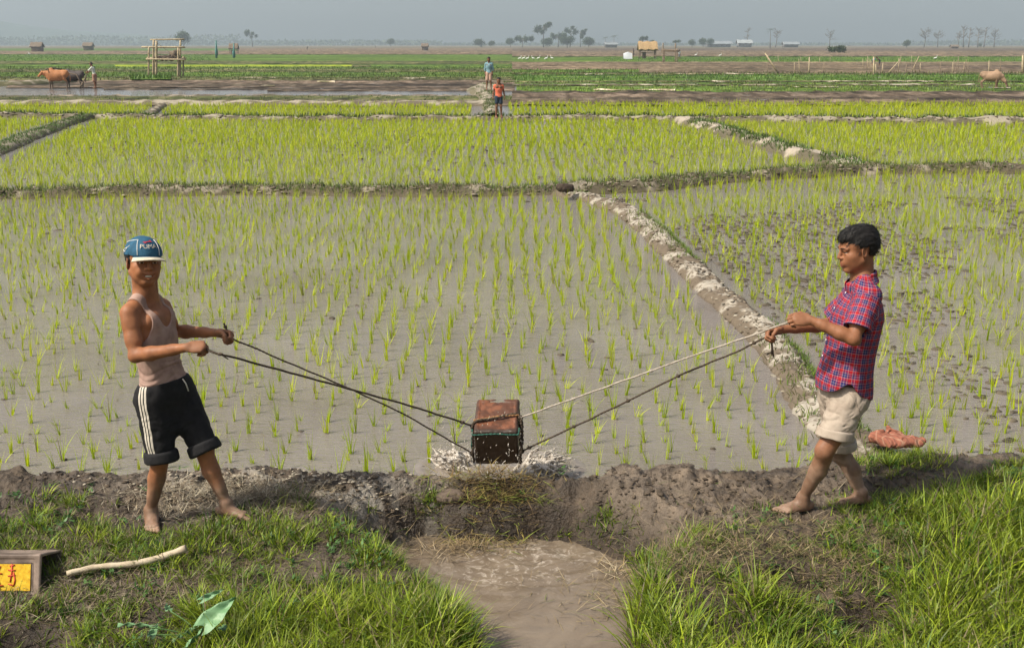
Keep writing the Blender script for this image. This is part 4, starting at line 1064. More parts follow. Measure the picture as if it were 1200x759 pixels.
v, M1, kn1 = body(J1, HC1, H1, 1.10, lo, hi, hands1, True)
V, F = v.mesh()
O1 = (J1['anR'] + J1['anL']) / 2; O1[2] = min(J1['gzR'], J1['gzL'])
man1 = mk('person', V, F, M_skin, origin=O1, col=skincol(V, J1, HC1, H1, 1.1, .34, .35, True))
tag(man1, 'man in a blue cap, pinkish vest and black striped shorts, pulling two ropes', 'person')
face_parts(man1, HC1, H1, 1.10, True)
# vest
def fold(p, a=.006, sc=(11, 11, 6), sd=0.0):
    q = p * np.array(sc, np.float32) + sd
    return a * ((ridged(q, 2) - .6) * 1.4 + (vnoise(q * .5) - .5))
def garment_vol(lo, hi, h=.0036): return Vol(lo, hi, h)
lo2 = J1['pelvis'] - [.28, .28, .10]; hi2 = J1['neck'] + [.26, .26, .12]
v = Vol(lo2, hi2, .0034); torso(v, J1, infl=.009)
v.cone(J1['pelvis'] + M1[2] * .03, J1['chest'] - M1[2] * .05, .100, .092, k=.03, w=M1[1], sc=1.38)
for S in 'LR': v.cone(J1['neck'] + (HC1 - J1['neck']) * .22, J1['sh' + S] + M1[2] * .012, .038, .034, k=.035, infl=.007)
for q in (1, -1): v.ell(J1['chest'] + M1[0] * .070 + M1[1] * .062 * q + M1[2] * .065, M1, (.034, .062, .048), k=.03, infl=.008)
v.disp(lambda p: fold(p, .0045, (13, 13, 7)) + (ridged(np.stack([p[..., 0] * 5, p[..., 1] * 5, p[..., 2] * 26 + 3 * vnoise(p * 7)], -1), 2) - .6) * .011 * sstep(1.22, 1.02, p[..., 2]))
for S, q in (('L', 1), ('R', -1)):
    v.ell(J1['sh' + S] + M1[1] * .012 * q - M1[2] * .035, M1, (.16, .072, .135), k=.004, op='s')
v.ell(J1['neck'] + M1[0] * .10 - M1[2] * .02, M1, (.12, .068, .135), k=.004, op='s')
v.ell(J1['neck'] - M1[0] * .08 + M1[2] * .03, M1, (.10, .066, .10), k=.004, op='s')
v.ell(J1['neck'] + M1[2] * .055, M1, (.12, .066, .06), k=.004, op='s')
zc = J1['pelvis'] + M1[2] * .035
v.cut(lambda p: (zc - p) @ M1[2], .004)
def vestmat():
    m, nt, N, L = newmat('ribbed_vest'); v = coords(N, L); f = noise(N, L, v, 14, 5, .6); f2 = noise(N, L, v, 160, 2, .5)
    c = ramp(N, L, f, [(.28, (.22, .14, .112)), (.5, (.32, .21, .17)), (.72, (.39, .27, .22))])
    principled(m, nt, N, L, c, .85, .15, bump(N, L, f2, .3, .002)); return m
V, F = v.mesh(); M_vest = vestmat(); vest = mk('vest', V, F, M_vest, man1)
# piping round the vest openings is the cloth's own hem
# shorts
def shorts(J, M, rt, rk, tk, waist, crotch, cuts, extra=None, h=.0036, fa=.007, sc=(9, 9, 6), sd=3.0):
    lo = np.minimum(np.minimum(J['knL'], J['knR']), J['pelvis']) - [.22, .22, .16]; hi = np.maximum(np.maximum(J['knL'], J['knR']), J['pelvis']) + [.22, .22, .2]
    v = Vol(lo, hi, h); torso(v, J, infl=.016, k=.03)
    for S in 'LR':
        e = J['hip' + S] + (J['kn' + S] - J['hip' + S]) * (tk[S] if isinstance(tk, dict) else tk)
        v.cone(J['hip' + S], e, rt, rk, k=.04)
    v.cone(J['pelvis'] - M[2] * .05, crotch, .095, .055, k=.05, w=M[0], sc=1.0)
    v.disp(lambda p: fold(p, fa, sc, sd) + (ridged(np.stack([p[..., 0] * 12 + p[..., 2] * 9, p[..., 1] * 10, p[..., 2] * 13 - p[..., 0] * 8 + 2 * vnoise(p * 6)], -1), 2) - .6) * fa * 1.5)
    zt_ = J['pelvis'] + M[2] * waist
    v.cut(lambda p: (p - zt_) @ M[2], .004)
    return v
cr1 = P(205, 498, 5.86)
v = shorts(J1, M1, .100, .078, 1.0, .052, cr1, None)
for S in 'LR':
    kn = J1['kn' + S]; ax_ = unit(kn - J1['hip' + S]); v.cut(lambda p, kn=kn, ax_=ax_: np.where(np.abs((p - kn) @ unit(np.cross(ax_, [0, 0, 1.0]) + 1e-6)) > 9, -1, np.where(np.linalg.norm(p - kn, axis=-1) < .16, (p - kn) @ ax_ - .004, -.05)), .003)
V, F = v.mesh()
# stripe coordinate: signed distance across the outer side of his right leg
axr = J1['knR'] - J1['hipR']; top_ = J1['pelvis'] - l1 * .14 + M1[2] * .05
outer = -l1 * .97 + f1 * .28; outer = unit(outer - unit(axr) * np.dot(outer, unit(axr))); across = np.cross(unit(axr), outer)
t, dd = seg_t(V, J1['hipR'] + [0, 0, .1], J1['knR']); cen = J1['hipR'] + np.array([0, 0, .1]) + np.clip(t, 0, 1)[:, None] * (J1['knR'] - J1['hipR'] - [0, 0, .1])
q = V - cen; su = np.where((q @ outer) > -.03, q @ across, np.sign(q @ across + 1e-9) * .5)
outerL = unit(l1 * .97 + f1 * .28)
def stripemat():
    m, nt, N, L = newmat('black_jersey'); a = N.new('ShaderNodeAttribute'); a.attribute_name = 'su'
    x = math_(N, L, 'ABSOLUTE', a.outputs['Fac'])
    x1 = math_(N, L, 'LESS_THAN', x, .0055); y1 = math_(N, L, 'LESS_THAN', math_(N, L, 'ABSOLUTE', math_(N, L, 'SUBTRACT', x, .018)), .0055)
    s_ = math_(N, L, 'ADD', x1, y1); v = coords(N, L); f = noise(N, L, v, 20, 5, .6)
    c = mixc(N, L, s_, ramp(N, L, f, [(.3, (.007, .007, .008)), (.7, (.017, .016, .017))]), (.55, .50, .42))
    principled(m, nt, N, L, c, .8, .2, bump(N, L, f, .4, .01)); return m
M_jersey = stripemat()
sh1 = mk('shorts', V, F, M_jersey, man1, attrs={'su': su})
M_black = noisy('black_cloth', (.007, .007, .008), (.016, .015, .016), 20, .85, .5, .006)
def cuff(J, S, r, wd, parent, mat, off=0.0, fat=.018, sc=1.0, ax_=None, sh=(0, 0, 0)):
    kn = (J['kn' + S] if off == 0 else J['hip' + S] + (J['kn' + S] - J['hip' + S]) * off) + np.array(sh)
    a = unit(J['kn' + S] - J['hip' + S]) if ax_ is None else unit(ax_)
    v = Vol(kn - .19, kn + .19, .0034)
    v.cone(kn - a * wd / 2, kn + a * wd / 2, r - .006, r, k=.001)
    # a roll with a rounded edge, open below
    v.cut(lambda p: np.abs((p - kn) @ a) - wd / 2, fat)
    v.cone(kn + a * wd * .25, kn + a * .2, r - fat * 1.2, r - fat * 1.1, k=.010, op='s')
    v.disp(lambda p: fold(p, .0035, (16, 16, 9), 5.0))
    V, F = v.mesh(); return mk('cuff', V, F, mat, parent)
cuff(J1, 'R', .098, .070, sh1, M_black, fat=.020); cuff(J1, 'L', .098, .070, sh1, M_black, fat=.020)
wf = J1['pelvis'] + M1[0] * .118 + M1[2] * .045 + M1[1] * .01
mb = MB(); mb.tube([wf, wf + M1[0] * .012 - M1[2] * .03 + M1[1] * .004, wf + M1[0] * .012 - M1[2] * .075 + M1[1] * .012], .0035, 6)
mb.mk('drawstring', plain('white_cord', (.6, .57, .5)), sh1)
# hair under the cap
def hairvol(hc, H, s, infl, lo_, hi_, amp=.004, fr=60):
    v = Vol(hc - .17 * s, hc + .17 * s, .003); f, l, u = H
    v.ell(hc + (f * -.014 + u * .030) * s, H, np.array([.096, .078, .090]) * s, k=.01, infl=infl)
    return v
v = hairvol(HC1, H1, 1.10, .006, 0, 0)
def hcut1(p, hc=HC1, H=H1, s=1.10):
    q = (p - hc) @ H.T.astype(np.float32) / s; x, y, z = q[..., 0], np.abs(q[..., 1]), q[..., 2]
    low = np.where(x < -.012, -.052 - (x + .012) * .35, np.where(x < .028, -.030 + 0 * x, .03))   # sideburn, nape
    return np.maximum(np.maximum(low - z, x - .05), z - .045)
v.cut(hcut1, .004); v.disp(lambda p: (vnoise(p * 90) - .5) * .006)
V, F = v.mesh(); mk('hair', V, F, M_hair, man1)
# cap
def capmat(name, c, bs=.3):
    m, nt, N, L = newmat(name); v = coords(N, L); f = noise(N, L, v, 30, 5, .6); f2 = noise(N, L, v, 300, 2)
    col = ramp(N, L, f, [(.3, tuple(x * .75 for x in c)), (.7, tuple(x * 1.3 for x in c))])
    principled(m, nt, N, L, col, .8, .2, bump(N, L, f2, bs, .002)); return m
M_cap = capmat('blue_cap_cloth', (.024, .085, .145)); M_cream = capmat('cream_cap_cloth', (.50, .44, .34)); M_red = plain('red_thread', (.45, .03, .05)); M_white = plain('white_thread', (.75, .74, .70))
s = 1.10; Hc = frame(H1[0] - H1[2] * .02, H1[2]); f, l, u = Hc
capC = HC1 + (f * -.008 + u * .034) * s; capR = np.array([.108, .089, .088]) * s
v = Vol(HC1 - .20, HC1 + .22, .003)
v.ell(capC, Hc, capR, k=.01); v.ell(capC - u * .012, Hc, capR - .006, k=.002, op='s')
v.cut(lambda p: (HC1 + u * .026 * s - p) @ u + .03 * ((p - HC1) @ f), .003)
v.disp(lambda p: (vnoise(p * 22) - .5) * .005)
V, F = v.mesh(); cap = mk('cap', V, F, M_cap, man1)
def capsurf(az, el, out=.0):
    """az: towards his left from the front"""
    d_ = np.array([math.cos(el) * math.cos(az), math.cos(el) * math.sin(az), math.sin(el)])
    q = d_ * (capR + out); return capC + q @ Hc
# brim
nu, nv = 25, 9; g = np.zeros((nu, nv, 3)); 
for i, a in enumerate(np.linspace(-.88, .92, nu)):
    for j, b in enumerate(np.linspace(0, 1, nv)):
        e = capsurf(a, -.02 + .0 * a, -.004); e = e - u * ((e - capC) @ u) + u * (.0 - .002) * s
        o_ = (f * math.cos(a * .55) + l * math.sin(a * .55)) * .054 * b * math.cos(a * 1.15) ** .5 * s
        e2 = e + o_ - u * (.010 * b + .018 * (a / .98) ** 2 * (.4 + .6 * b)) * s
        g[i, j] = e2
th = -u * .005
def shell(g, th):
    mb = MB(); a, b = g.shape[:2]
    top = g; bot = g + th
    ringf = np.concatenate([top, bot[:, ::-1], top[:, :1]], 1); mb.grid(ringf)
    mb.grid(np.stack([top[0], bot[0]], 0)); mb.grid(np.stack([bot[-1], top[-1]], 0)); return mb
br = shell(g[:, :3], th).mk('brim', M_cap, cap); 
shell(g[:, 2:], th * 1.25 + 0).mk('brim_trim', M_cream, br)
def piping(az0, az1, el0, el1, name='piping', r=.0016):
    t = np.linspace(0, 1, 14); mb = MB(); mb.tube([capsurf(az0 + (az1 - az0) * x ** 1.5, el0 + (el1 - el0) * x, .002) for x in t], r, 5); mb.mk(name, M_white, cap)
piping(-.62, -.78, .0, .95); piping(.62, .78, .0, .95); piping(-1.9, -.78, .62, .95)
piping(-1.2, -1.75, .52, .2, 'stitching', .0014); piping(-1.75, -1.45, .2, .12, 'stitching', .0014); piping(-1.35, -1.8, .35, .0, 'stitching', .0014)
def lettering(txt, size, az, el, mat, name, slant=.0, out=.0045):
    cu = bpy.data.curves.new(name, 'FONT'); cu.body = txt; cu.size = size; cu.align_x = 'CENTER'; cu.align_y = 'CENTER'; cu.extrude = .0;  cu.resolution_u = 3
    ob = bpy.data.objects.new(name, cu); COL.objects.link(ob); dg = bpy.context.evaluated_depsgraph_get(); me = bpy.data.meshes.new_from_object(ob.evaluated_get(dg))
    bpy.data.objects.remove(ob)
    import bmesh as bm_
    b = bm_.new(); b.from_mesh(me); bm_.ops.triangulate(b, faces=b.faces[:]); b.to_mesh(me); b.free()
    v_ = np.empty(len(me.vertices) * 3); me.vertices.foreach_get('co', v_); v_ = v_.reshape(-1, 3)
    tri = np.array([list(p_.vertices) for p_ in me.polygons]); return v_, tri
def on_cap(v2, az, el, out, tilt=0.0):
    c_, s_ = math.cos(tilt), math.sin(tilt)
    x = v2[:, 0] * c_ - v2[:, 1] * s_; y = v2[:, 0] * s_ + v2[:, 1] * c_
    return np.array([capsurf(az + xx / (capR[1] * math.cos(el)), el + yy / capR[2], out) for xx, yy in zip(x, y)])
v2, tri = lettering('PUMA', .033, 0, 0, M_cream, 'lettering')
# bold solid: duplicate outward
Vt = np.concatenate([on_cap(v2 * [1, 1, 1], -.02, .50, .0030, .04), on_cap(v2, -.02, .50, .0045, .04)]); m = len(v2)
o = mk('lettering', on_cap(v2, -.02, .50, .0050, .04), tri, M_cream, cap, smooth=False)
# leaping cat emblem
cat = np.array([(-.030, -.006), (-.022, .001), (-.012, .001), (-.002, .004), (.008, .006), (.014, .011), (.019, .010), (.022, .006), (.018, .004), (.021, -.001), (.026, -.004), (.020, -.005), (.012, -.001), (.004, -.002), (-.004, -.003), (-.010, -.006), (-.018, -.012), (-.022, -.011), (-.016, -.006), (-.020, -.004)])
cc_ = np.array([[-.003, 0]]); n_ = len(cat)
tri = []; import mathutils.geometry as mg
tt = mg.tessellate_polygon([[Vector((a, b, 0)) for a, b in cat]]); tri = np.array(tt)
mk('emblem', on_cap(np.c_[cat * .9, np.zeros(n_)], .0, .80, .0050, .05), tri, M_red, cap, smooth=False)

# ---------------------------------------------------------------- the man on the right
f2 = unit([-.985, -.17, 0]); l2 = np.array([-f2[1], f2[0], 0])
J2 = dict(pelvis=P(989, 455, 5.98), chest=P(1004, 377, 5.98), neck=P(1011, 331, 5.98), shL=P(1017, 347, 5.83), shR=P(1001, 347, 6.14),
          elL=P(1000, 397, 5.72), wrL=P(950, 375, 5.80), elR=P(972, 380, 6.22), wrR=P(917, 386, 6.09))
J2['hipL'] = J2['pelvis'] + l2 * .085 - [0, 0, .05]; J2['hipR'] = J2['pelvis'] - l2 * .085 - [0, 0, .05]
ground_feet(J2, {'L': ((940, 602), (-1, -.28)), 'R': ((1008, 592), (-1, -.02))})
J2['knL'] = P(967, 528, 5.84); J2['knR'] = P(985, 531, 6.10)
lens(J2)
HC2 = P(1005.5, 291, 5.98); H2 = frame((-.985, -.10, -.17), (-.10, 0, 1))
lo, hi = bounds(J2, HC2)
hands2 = {'L': ((-1, .0, .10), (.05, .80, -.60), (48, 75, 40), .98), 'R': ((-1, -.05, -.20), (-.1, -.70, -.62), (55, 70, 40), .98)}
v, M2, kn2 = body(J2, HC2, H2, 1.06, lo, hi, hands2, False)
SK = np.array((.235, .102, .050))
V, F = v.mesh(); O2 = (J2['anR'] + J2['anL']) / 2; O2[2] = min(J2['gzR'], J2['gzL'])
man2 = mk('person', V, F, M_skin, origin=O2, col=skincol(V, J2, HC2, H2, 1.06, .52, .12))
tag(man2, 'bareheaded man in profile, red and blue checked shirt, beige shorts, holding two ropes', 'person')
face_parts(man2, HC2, H2, 1.06, False)
# hair: thick, swept over the brow
v = hairvol(HC2, H2, 1.06, .007, 0, 0); f, l, u = H2; s = 1.06
v.ell(HC2 + (f * .042 + u * .082) * s, frame(f * .9 - u * .45, u), (.052, .062, .030), k=.02)
v.ell(HC2 + (f * .070 + u * .072) * s, frame(f * .6 - u * .8, u), (.026, .045, .014), k=.015)
v.ell(HC2 + (f * -.055 + u * .060) * s, H2, (.048, .062, .056), k=.02)
def hcut2(p, hc=HC2, H=H2, s=1.06):
    q = (p - hc) @ H.T.astype(np.float32) / s; x, y, z = q[..., 0], np.abs(q[..., 1]), q[..., 2]
    low = np.where(x < -.030, -.062 - (x + .03) * .3, np.where(x < .016, .014 + 0 * x, np.where(x < .034, -.012 + 0 * x, .040 + 0 * x)))
    face = x - np.where(z > .050, .104, np.where(z > .036, .070, .020))
    return np.maximum(low - z, face * .7)
v.cut(hcut2, .006)
v.disp(lambda p: (ridged(((p - HC2) @ H2.T.astype(np.float32)) * np.array([9, 70, 30], np.float32), 2) - .6) * .009)
V, F = v.mesh()
def strands(V, F, hc, H, n, L_, W_, flow, lift=.25):
    a, b, c = V[F[:, 0]], V[F[:, 1]], V[F[:, 3]]; nn = np.cross(b - a, c - a); nn /= np.linalg.norm(nn, axis=1, keepdims=True) + 1e-9
    q = (a - hc) @ H.T; ok = np.nonzero((np.einsum('ij,ij->i', nn, a - hc) > .03) & (q[:, 2] > -.055))[0]; i = rng.choice(ok, n); p = a[i]; nn = nn[i]
    fl = flow(((p - hc) @ H.T)) @ H + rng.normal(0, .25, (n, 3)); fl -= nn * np.einsum('ij,ij->i', fl, nn)[:, None]; fl /= np.linalg.norm(fl, axis=1, keepdims=True) + 1e-9
    sd_ = np.cross(fl, nn); S_ = 4; VV = np.empty((n, S_ + 1, 2, 3)); L2 = L_ * rng.uniform(.5, 1.4, n)[:, None]; lf = lift * rng.uniform(0, 1.6, n)[:, None]
    for k in range(S_ + 1):
        t = k / S_; c_ = p - nn * .003 + fl * L2 * t + nn * L2 * (lf * math.sin(math.pi * .62 * t) - .25 * t * t); w_ = W_ * (1 - .8 * t)
        VV[:, k, 0] = c_ - sd_ * w_; VV[:, k, 1] = c_ + sd_ * w_
    i_ = np.arange(n)[:, None] * (S_ + 1) * 2 + np.arange(S_)[None] * 2; F2 = np.stack([i_, i_ + 1, i_ + 3, i_ + 2], -1).reshape(-1, 4)
    return np.concatenate([V, VV.reshape(-1, 3)]), np.concatenate([F, F2 + len(V)])
V, F = strands(V, F, HC2, H2, 4200, .026, .0014, lambda q: np.stack([.9 * (q[:, 0] > -.03) - .5 * (q[:, 0] <= -.03), .25 * np.sign(q[:, 1]), -.45 - 6 * np.maximum(0, .05 - q[:, 2])], -1))
mk('hair', V, F, M_hair, man2)
# shirt
up2 = M2[2]; ml2 = M2[1]
lo2 = J2['pelvis'] - [.34, .34, .16]; hi2 = J2['neck'] + [.3, .34, .14]
v = Vol(lo2, hi2, .0036); torso(v, J2, infl=.020, k=.04)
v.cone(J2['chest'] + up2 * .02 + M2[0] * .005, J2['pelvis'] + up2 * .045 + M2[0] * .01, .122, .148, k=.04, w=ml2, sc=1.22)
v.cone(J2['pelvis'] + up2 * .05 + M2[0] * .01, J2['pelvis'] - up2 * .06 + M2[0] * .0, .143, .150, k=.03, w=ml2, sc=1.22)
for S in 'LR': v.cone(J2['neck'] + (HC2 - J2['neck']) * .12, J2['sh' + S] + up2 * .016, .042, .044, k=.04, infl=.008)
sl_e = {}
for S in 'LR':
    a, b = J2['sh' + S], J2['el' + S]; e = a + (b - a) * .80; sl_e[S] = e
    v.cone(a - up2 * .004, e, .068, .080, k=.03)
v.disp(lambda p: fold(p, .0085, (9, 9, 5), 2.0) + fold(p, .003, (22, 22, 16), 8.0))
for S in 'LR':
    a, b = J2['sh' + S], J2['el' + S]; ax_ = unit(b - a); e = a + (b - a) * .74
    # square sleeve end and opening
    sub = Vol(e - .16, e + .16, .0036)
    v.cone(e + ax_ * .075, e + ax_ * .20, .088, .10, k=.004, op='s') if False else None
    v.cut(lambda p, e=e, ax_=ax_, b=b: np.where(np.linalg.norm(p - e - ax_ * .07, axis=-1) < .105, (p - e) @ ax_ - .006, -.05), .003)
    v.cone(e - ax_ * .02, e + ax_ * .1, .058, .072, k=.004, op='s')
v.ell(J2['neck'] + M2[0] * .05 + up2 * .055, M2, (.075, .056, .075), k=.005, op='s'); v.ell(J2['neck'] + up2 * .07, M2, (.066, .062, .06), k=.005, op='s')
fr = M2[0]
def hem(p):
    q = p - J2['pelvis']; x = q @ fr.astype(np.float32); z = q @ up2.astype(np.float32); y = q @ ml2.astype(np.float32)
    h = np.where(x > 0, .038 - .25 * x, .038 + .40 * x) + .045 * np.exp(-((x - .02) / .05) ** 2) * (np.abs(y) > .08) - .006
    h = np.maximum(h, -.05)
    return (h - z)
v.cut(hem, .004)
v.cone(J2['pelvis'] - up2 * .12, J2['pelvis'] + up2 * .06, .136, .120, k=.004, w=ml2, sc=1.22, op='s')
V, F = v.mesh()
q = V - J2['pelvis']; x = q @ M2[0]; y = q @ M2[1]; z = q @ M2[2]
pu = np.arctan2(x, -y) * .155; pv = z + .004 * np.sin(z * 40)
best = np.full(len(V), 1e9)
torso_d = np.hypot(x + .01, y / 1.25) - .13
for S in 'LR':
    a, b = J2['sh' + S], J2['el' + S]; ab = unit(b - a); t, d_ = seg_t(V, a, b)
    outw = unit(ml2 * (1 if S == 'L' else -1) - ab * np.dot(ml2 * (1 if S == 'L' else -1), ab)); cr_ = np.cross(ab, outw); q = V - a
    onarm = (t > .04) & (d_ < .105) & ((d_ - .075) < torso_d + .02) & ((q @ (ml2 * (1 if S == 'L' else -1))) > -.02 - .02 * t)
    pu[onarm] = (np.arctan2(q @ cr_, q @ outw) * .072)[onarm] ; pv[onarm] = (q @ ab)[onarm] + .01
def plaid():
    m, nt, N, L = newmat('checked_cotton')
    a = N.new('ShaderNodeAttribute'); a.attribute_name = 'pu'; b = N.new('ShaderNodeAttribute'); b.attribute_name = 'pv'
    red, navy, wh, mar = (.34, .012, .014), (.016, .020, .095), (.36, .32, .34), (.12, .010, .04)
    def band(x, per):
        f_ = math_(N, L, 'FRACT', math_(N, L, 'DIVIDE', x, per))
        return ramp(N, L, f_, [(0, red), (.18, wh), (.22, red), (.24, navy), (.46, wh), (.49, navy), (.70, red), (.74, wh), (.77, mar), (.90, red)], 'CONSTANT')
    c = mixc(N, L, .5, band(a.outputs['Fac'], .047), band(b.outputs['Fac'], .047))
    v = coords(N, L); f2 = noise(N, L, v, 12, 4); c = mixc(N, L, 1.0, c, ramp(N, L, f2, [(.3, (.85,) * 3), (.7, (1.15,) * 3)]), 'MULTIPLY')
    principled(m, nt, N, L, c, .8, .2, bump(N, L, noise(N, L, v, 140, 3), .25, .002)); return m
M_plaid = plaid()
shirt = mk('shirt', V, F, M_plaid, man2, attrs={'pu': pu, 'pv': pv})
# collar
nk = J2['neck']; ca = unit(HC2 - f * .03 - nk); 
v = Vol(nk - .15, nk + .17, .003)
v.cone(nk - ca * .012 - M2[0] * .004, nk + ca * .044 - M2[0] * .012, .100, .066, k=.001); v.cut(lambda p: (p - (nk + ca * .050 - M2[0] * .012)) @ unit(ca + M2[0] * .40), .004)
v.cut(lambda p: -((p - (nk - ca * .022 + M2[0] * .0)) @ unit(ca + M2[0] * .35)), .004)
v.cone(nk - ca * .012, nk + ca * .044 - M2[0] * .012, .090, .057, k=.002, op='s'); v.cone(nk, nk + ca * .2, .055, .055, k=.002, op='s')
v.cut(lambda p: .012 - (np.abs((p - nk) @ ml2.astype(np.float32)) + np.maximum(0, -(p - nk) @ fr.astype(np.float32)) * 3), .003)
V, F = v.mesh(); q = V - nk
mk('collar', V, F, M_plaid, shirt, attrs={'pu': np.arctan2(q @ M2[0], -(q @ M2[1])) * .07, 'pv': q @ ca})
def surf_on(vol, p0, d, far=.3):
    """march inward along -d from far until the volume surface"""
    for t in np.arange(far, -.05, -.002):
        p = p0 + d * t; i = np.round((p - vol.lo) / vol.h).astype(int)
        if (i < 0).any() or (i >= vol.n).any(): continue
        if vol.F[tuple(i)] < 0: return p
    return p0
from mathutils.bvhtree import BVHTree
def bvh(o):
    me = o.data; n = len(me.vertices); c = np.empty(n * 3); me.vertices.foreach_get('co', c); c = c.reshape(-1, 3) + ORG[o.name]
    return BVHTree.FromPolygons([tuple(x) for x in c], [tuple(p.vertices) for p in me.polygons])
bt = bvh(shirt); pts = []
pd = unit(fr + ml2 * .06)
for t in np.linspace(.0, 1, 14):
    b0 = nk - up2 * (.035 + .40 * t); hit = bt.ray_cast(Vector(b0 + pd * .4), Vector(-pd), .5)
    if hit[0]: pts.append(np.array(hit[0]))
M_btn = plain('white_button', (.75, .73, .70), .3)
if len(pts) > 3:
    pa = np.array(pts); g = np.stack([pa + ml2 * .014 + pd * .0006, pa + ml2 * .012 + pd * .004, pa - ml2 * .012 + pd * .004, pa - ml2 * .014 + pd * .0006], 1)
    mb = MB(); mb.grid(g); V, F = mb.out(); q = V - J2['pelvis']
    pl = mk('placket', V, F, M_plaid, shirt, attrs={'pu': (q @ ml2) + .01, 'pv': q @ up2})
    for i in range(1, len(pts), 3):
        mb = MB(); mb.ell(pts[i] + pd * .0055, (.0022, .0058, .0058), M=np.array([pd, ml2, up2]).T, nu=10, nv=6); mb.mk('button', M_btn, shirt)
# beige shorts
cr2 = P(985, 482, 5.98)
v = shorts(J2, M2, .102, .083, {'L': .80, 'R': .93}, .05, cr2, None, fa=.009, sc=(10, 10, 5), sd=6.0)
for S, tk in (('L', .68), ('R', .86)):
    e = J2['hip' + S] + (J2['kn' + S] - J2['hip' + S]) * tk; ax_ = unit(J2['kn' + S] - J2['hip' + S]); sg = l2 * (1 if S == 'L' else -1)
    v.cut(lambda p, e=e, ax_=ax_, sg=sg: np.where(((p - J2['pelvis']) @ sg) > (-.0 if S == 'L' else .0), (p - e) @ ax_, -.05), .003)
V, F = v.mesh()
def beige():
    m, nt, N, L = newmat('beige_cotton'); v = coords(N, L); f = noise(N, L, v, 9, 6, .62); f2 = noise(N, L, v, 170, 3)
    c = ramp(N, L, f, [(.26, (.20, .155, .118)), (.5, (.34, .28, .225)), (.72, (.42, .355, .29))])
    principled(m, nt, N, L, c, .88, .15, bump(N, L, f2, .3, .002)); return m
M_beige = beige(); sh2 = mk('shorts', V, F, M_beige, man2)
cuff(J2, 'L', .108, .056, sh2, M_beige, off=.64, fat=.012, ax_=(J2['knL'] - J2['hipL']) * [.35, .6, 1], sh=(.005, 0, 0)); cuff(J2, 'R', .100, .052, sh2, M_beige, off=.84, fat=.012, ax_=(J2['knR'] - J2['hipR']) * [.6, .6, 1])
bt = bvh(sh2); pk = []
for t in np.linspace(0, 1, 8):
    b0 = J2['pelvis'] + up2 * (.03 - .11 * t) + fr * (.055 - .075 * t); h_ = bt.ray_cast(Vector(b0 + l2 * .4), Vector(-l2), .5)
    if h_[0]: pk.append(np.array(h_[0]) + l2 * .001)
if len(pk) > 3: mb = MB(); mb.tube(pk, .003, 5); mb.mk('pocket_seam', M_beige, sh2)
# ================================================================== the tin, ropes and splash
Bc = P(580.5, 506, 6.42)                     # middle of the tin's near upper edge
ang = R(22); bx_ = np.array([1, 0, 0.0]); yaw = R(-3)
bx_ = np.array([math.cos(yaw), math.sin(yaw), .02]); bx_ = unit(bx_)
bt_ = unit(np.array([0, -math.sin(ang), math.cos(ang)]) - bx_ * np.dot(bx_, [0, -math.sin(ang), math.cos(ang)]))   # panel normal (up)
bb_ = np.cross(bt_, bx_)                                                                                         # away from us
TW, TH, TL = .270, .272, .32
MT = np.array([bx_, bb_, bt_]); tc = Bc + bb_ * TL / 2 - bt_ * TH / 2
v = Vol(tc - .30, tc + .30, .0032)
v.rbox(tc, MT, (TW / 2, TL / 2, TH / 2), rr=.016, k=.001)
v.rbox(tc + bt_ * (TH / 2 + .012), MT, (TW / 2 - .022, TL / 2 - .030, .016), rr=.012, k=.003, op='s')
v.rbox(tc + bb_ * .02, MT, (TW / 2 - .009, TL / 2 - .008, TH / 2 - .009), rr=.010, k=.001, op='s')
v.rbox(tc + bb_ * TL * .5, MT, (TW / 2 - .006, .05, TH / 2 - .006), rr=.008, k=.001, op='s')
v.rbox(tc + bt_ * (TH / 2 - .010), MT, (TW / 2 - .018, TL / 2 - .026, .0055), rr=.004, k=.003)      # pressed panel
v.rbox(tc - bb_ * (TL / 2 + .010), MT, (TW / 2 - .016, .014, TH / 2 - .016), rr=.010, k=.002, op='s')
v.rbox(tc - bb_ * (TL / 2 - .012), MT, (TW / 2 - .012, .005, TH / 2 - .012), rr=.004, k=.002)
v.disp(lambda p: (vnoise(p * 16) - .5) * .008 + (vnoise(p * 45) - .5) * .003)
V, F = v.mesh(); q = (V - tc) @ MT.T
wetk = sstep(-.12, -.142, q[:, 1])[:, None]; nz = fbm(V * 22, 4)[:, None]
C = (np.array((.085, .034, .018)) * (1 - sstep(.42, .62, nz)) + np.array((.165, .062, .030)) * sstep(.42, .62, nz))
edge = sstep(TW / 2 - .022, TW / 2 - .012, np.abs(q[:, 0]))[:, None] * .7; C = C * (1 - edge) + np.array((.045, .025, .016)) * edge
C = C * (1 - wetk) + (np.array((.038, .020, .012)) + .03 * (nz - .3)) * wetk
M_rust = attrmat('rusty_tin', .5, .5, .003, 60, .4, .3)
can = mk('bucket', V, F, M_rust, origin=tc - bt_ * TH / 2, col=C)
tag(can, 'square rusty tin bucket with lashed ropes, swinging in mid air over the splash', 'bucket')
M_rope = noisy('dark_rope', (.030, .022, .016), (.085, .062, .042), 60, .85, .8, .002, 400, spec=.2)
M_rope2 = noisy('pale_rope', (.24, .20, .16), (.44, .39, .33), 60, .85, .8, .002, 400, spec=.2)
M_green = noisy('green_cord', (.015, .06, .045), (.03, .11, .08), 60, .8, .5, .002)
def loc(a, b, c): return tc + bx_ * a + bb_ * b + bt_ * c
hw, hl, hh = TW / 2 + .006, TL / 2 + .006, TH / 2 + .006
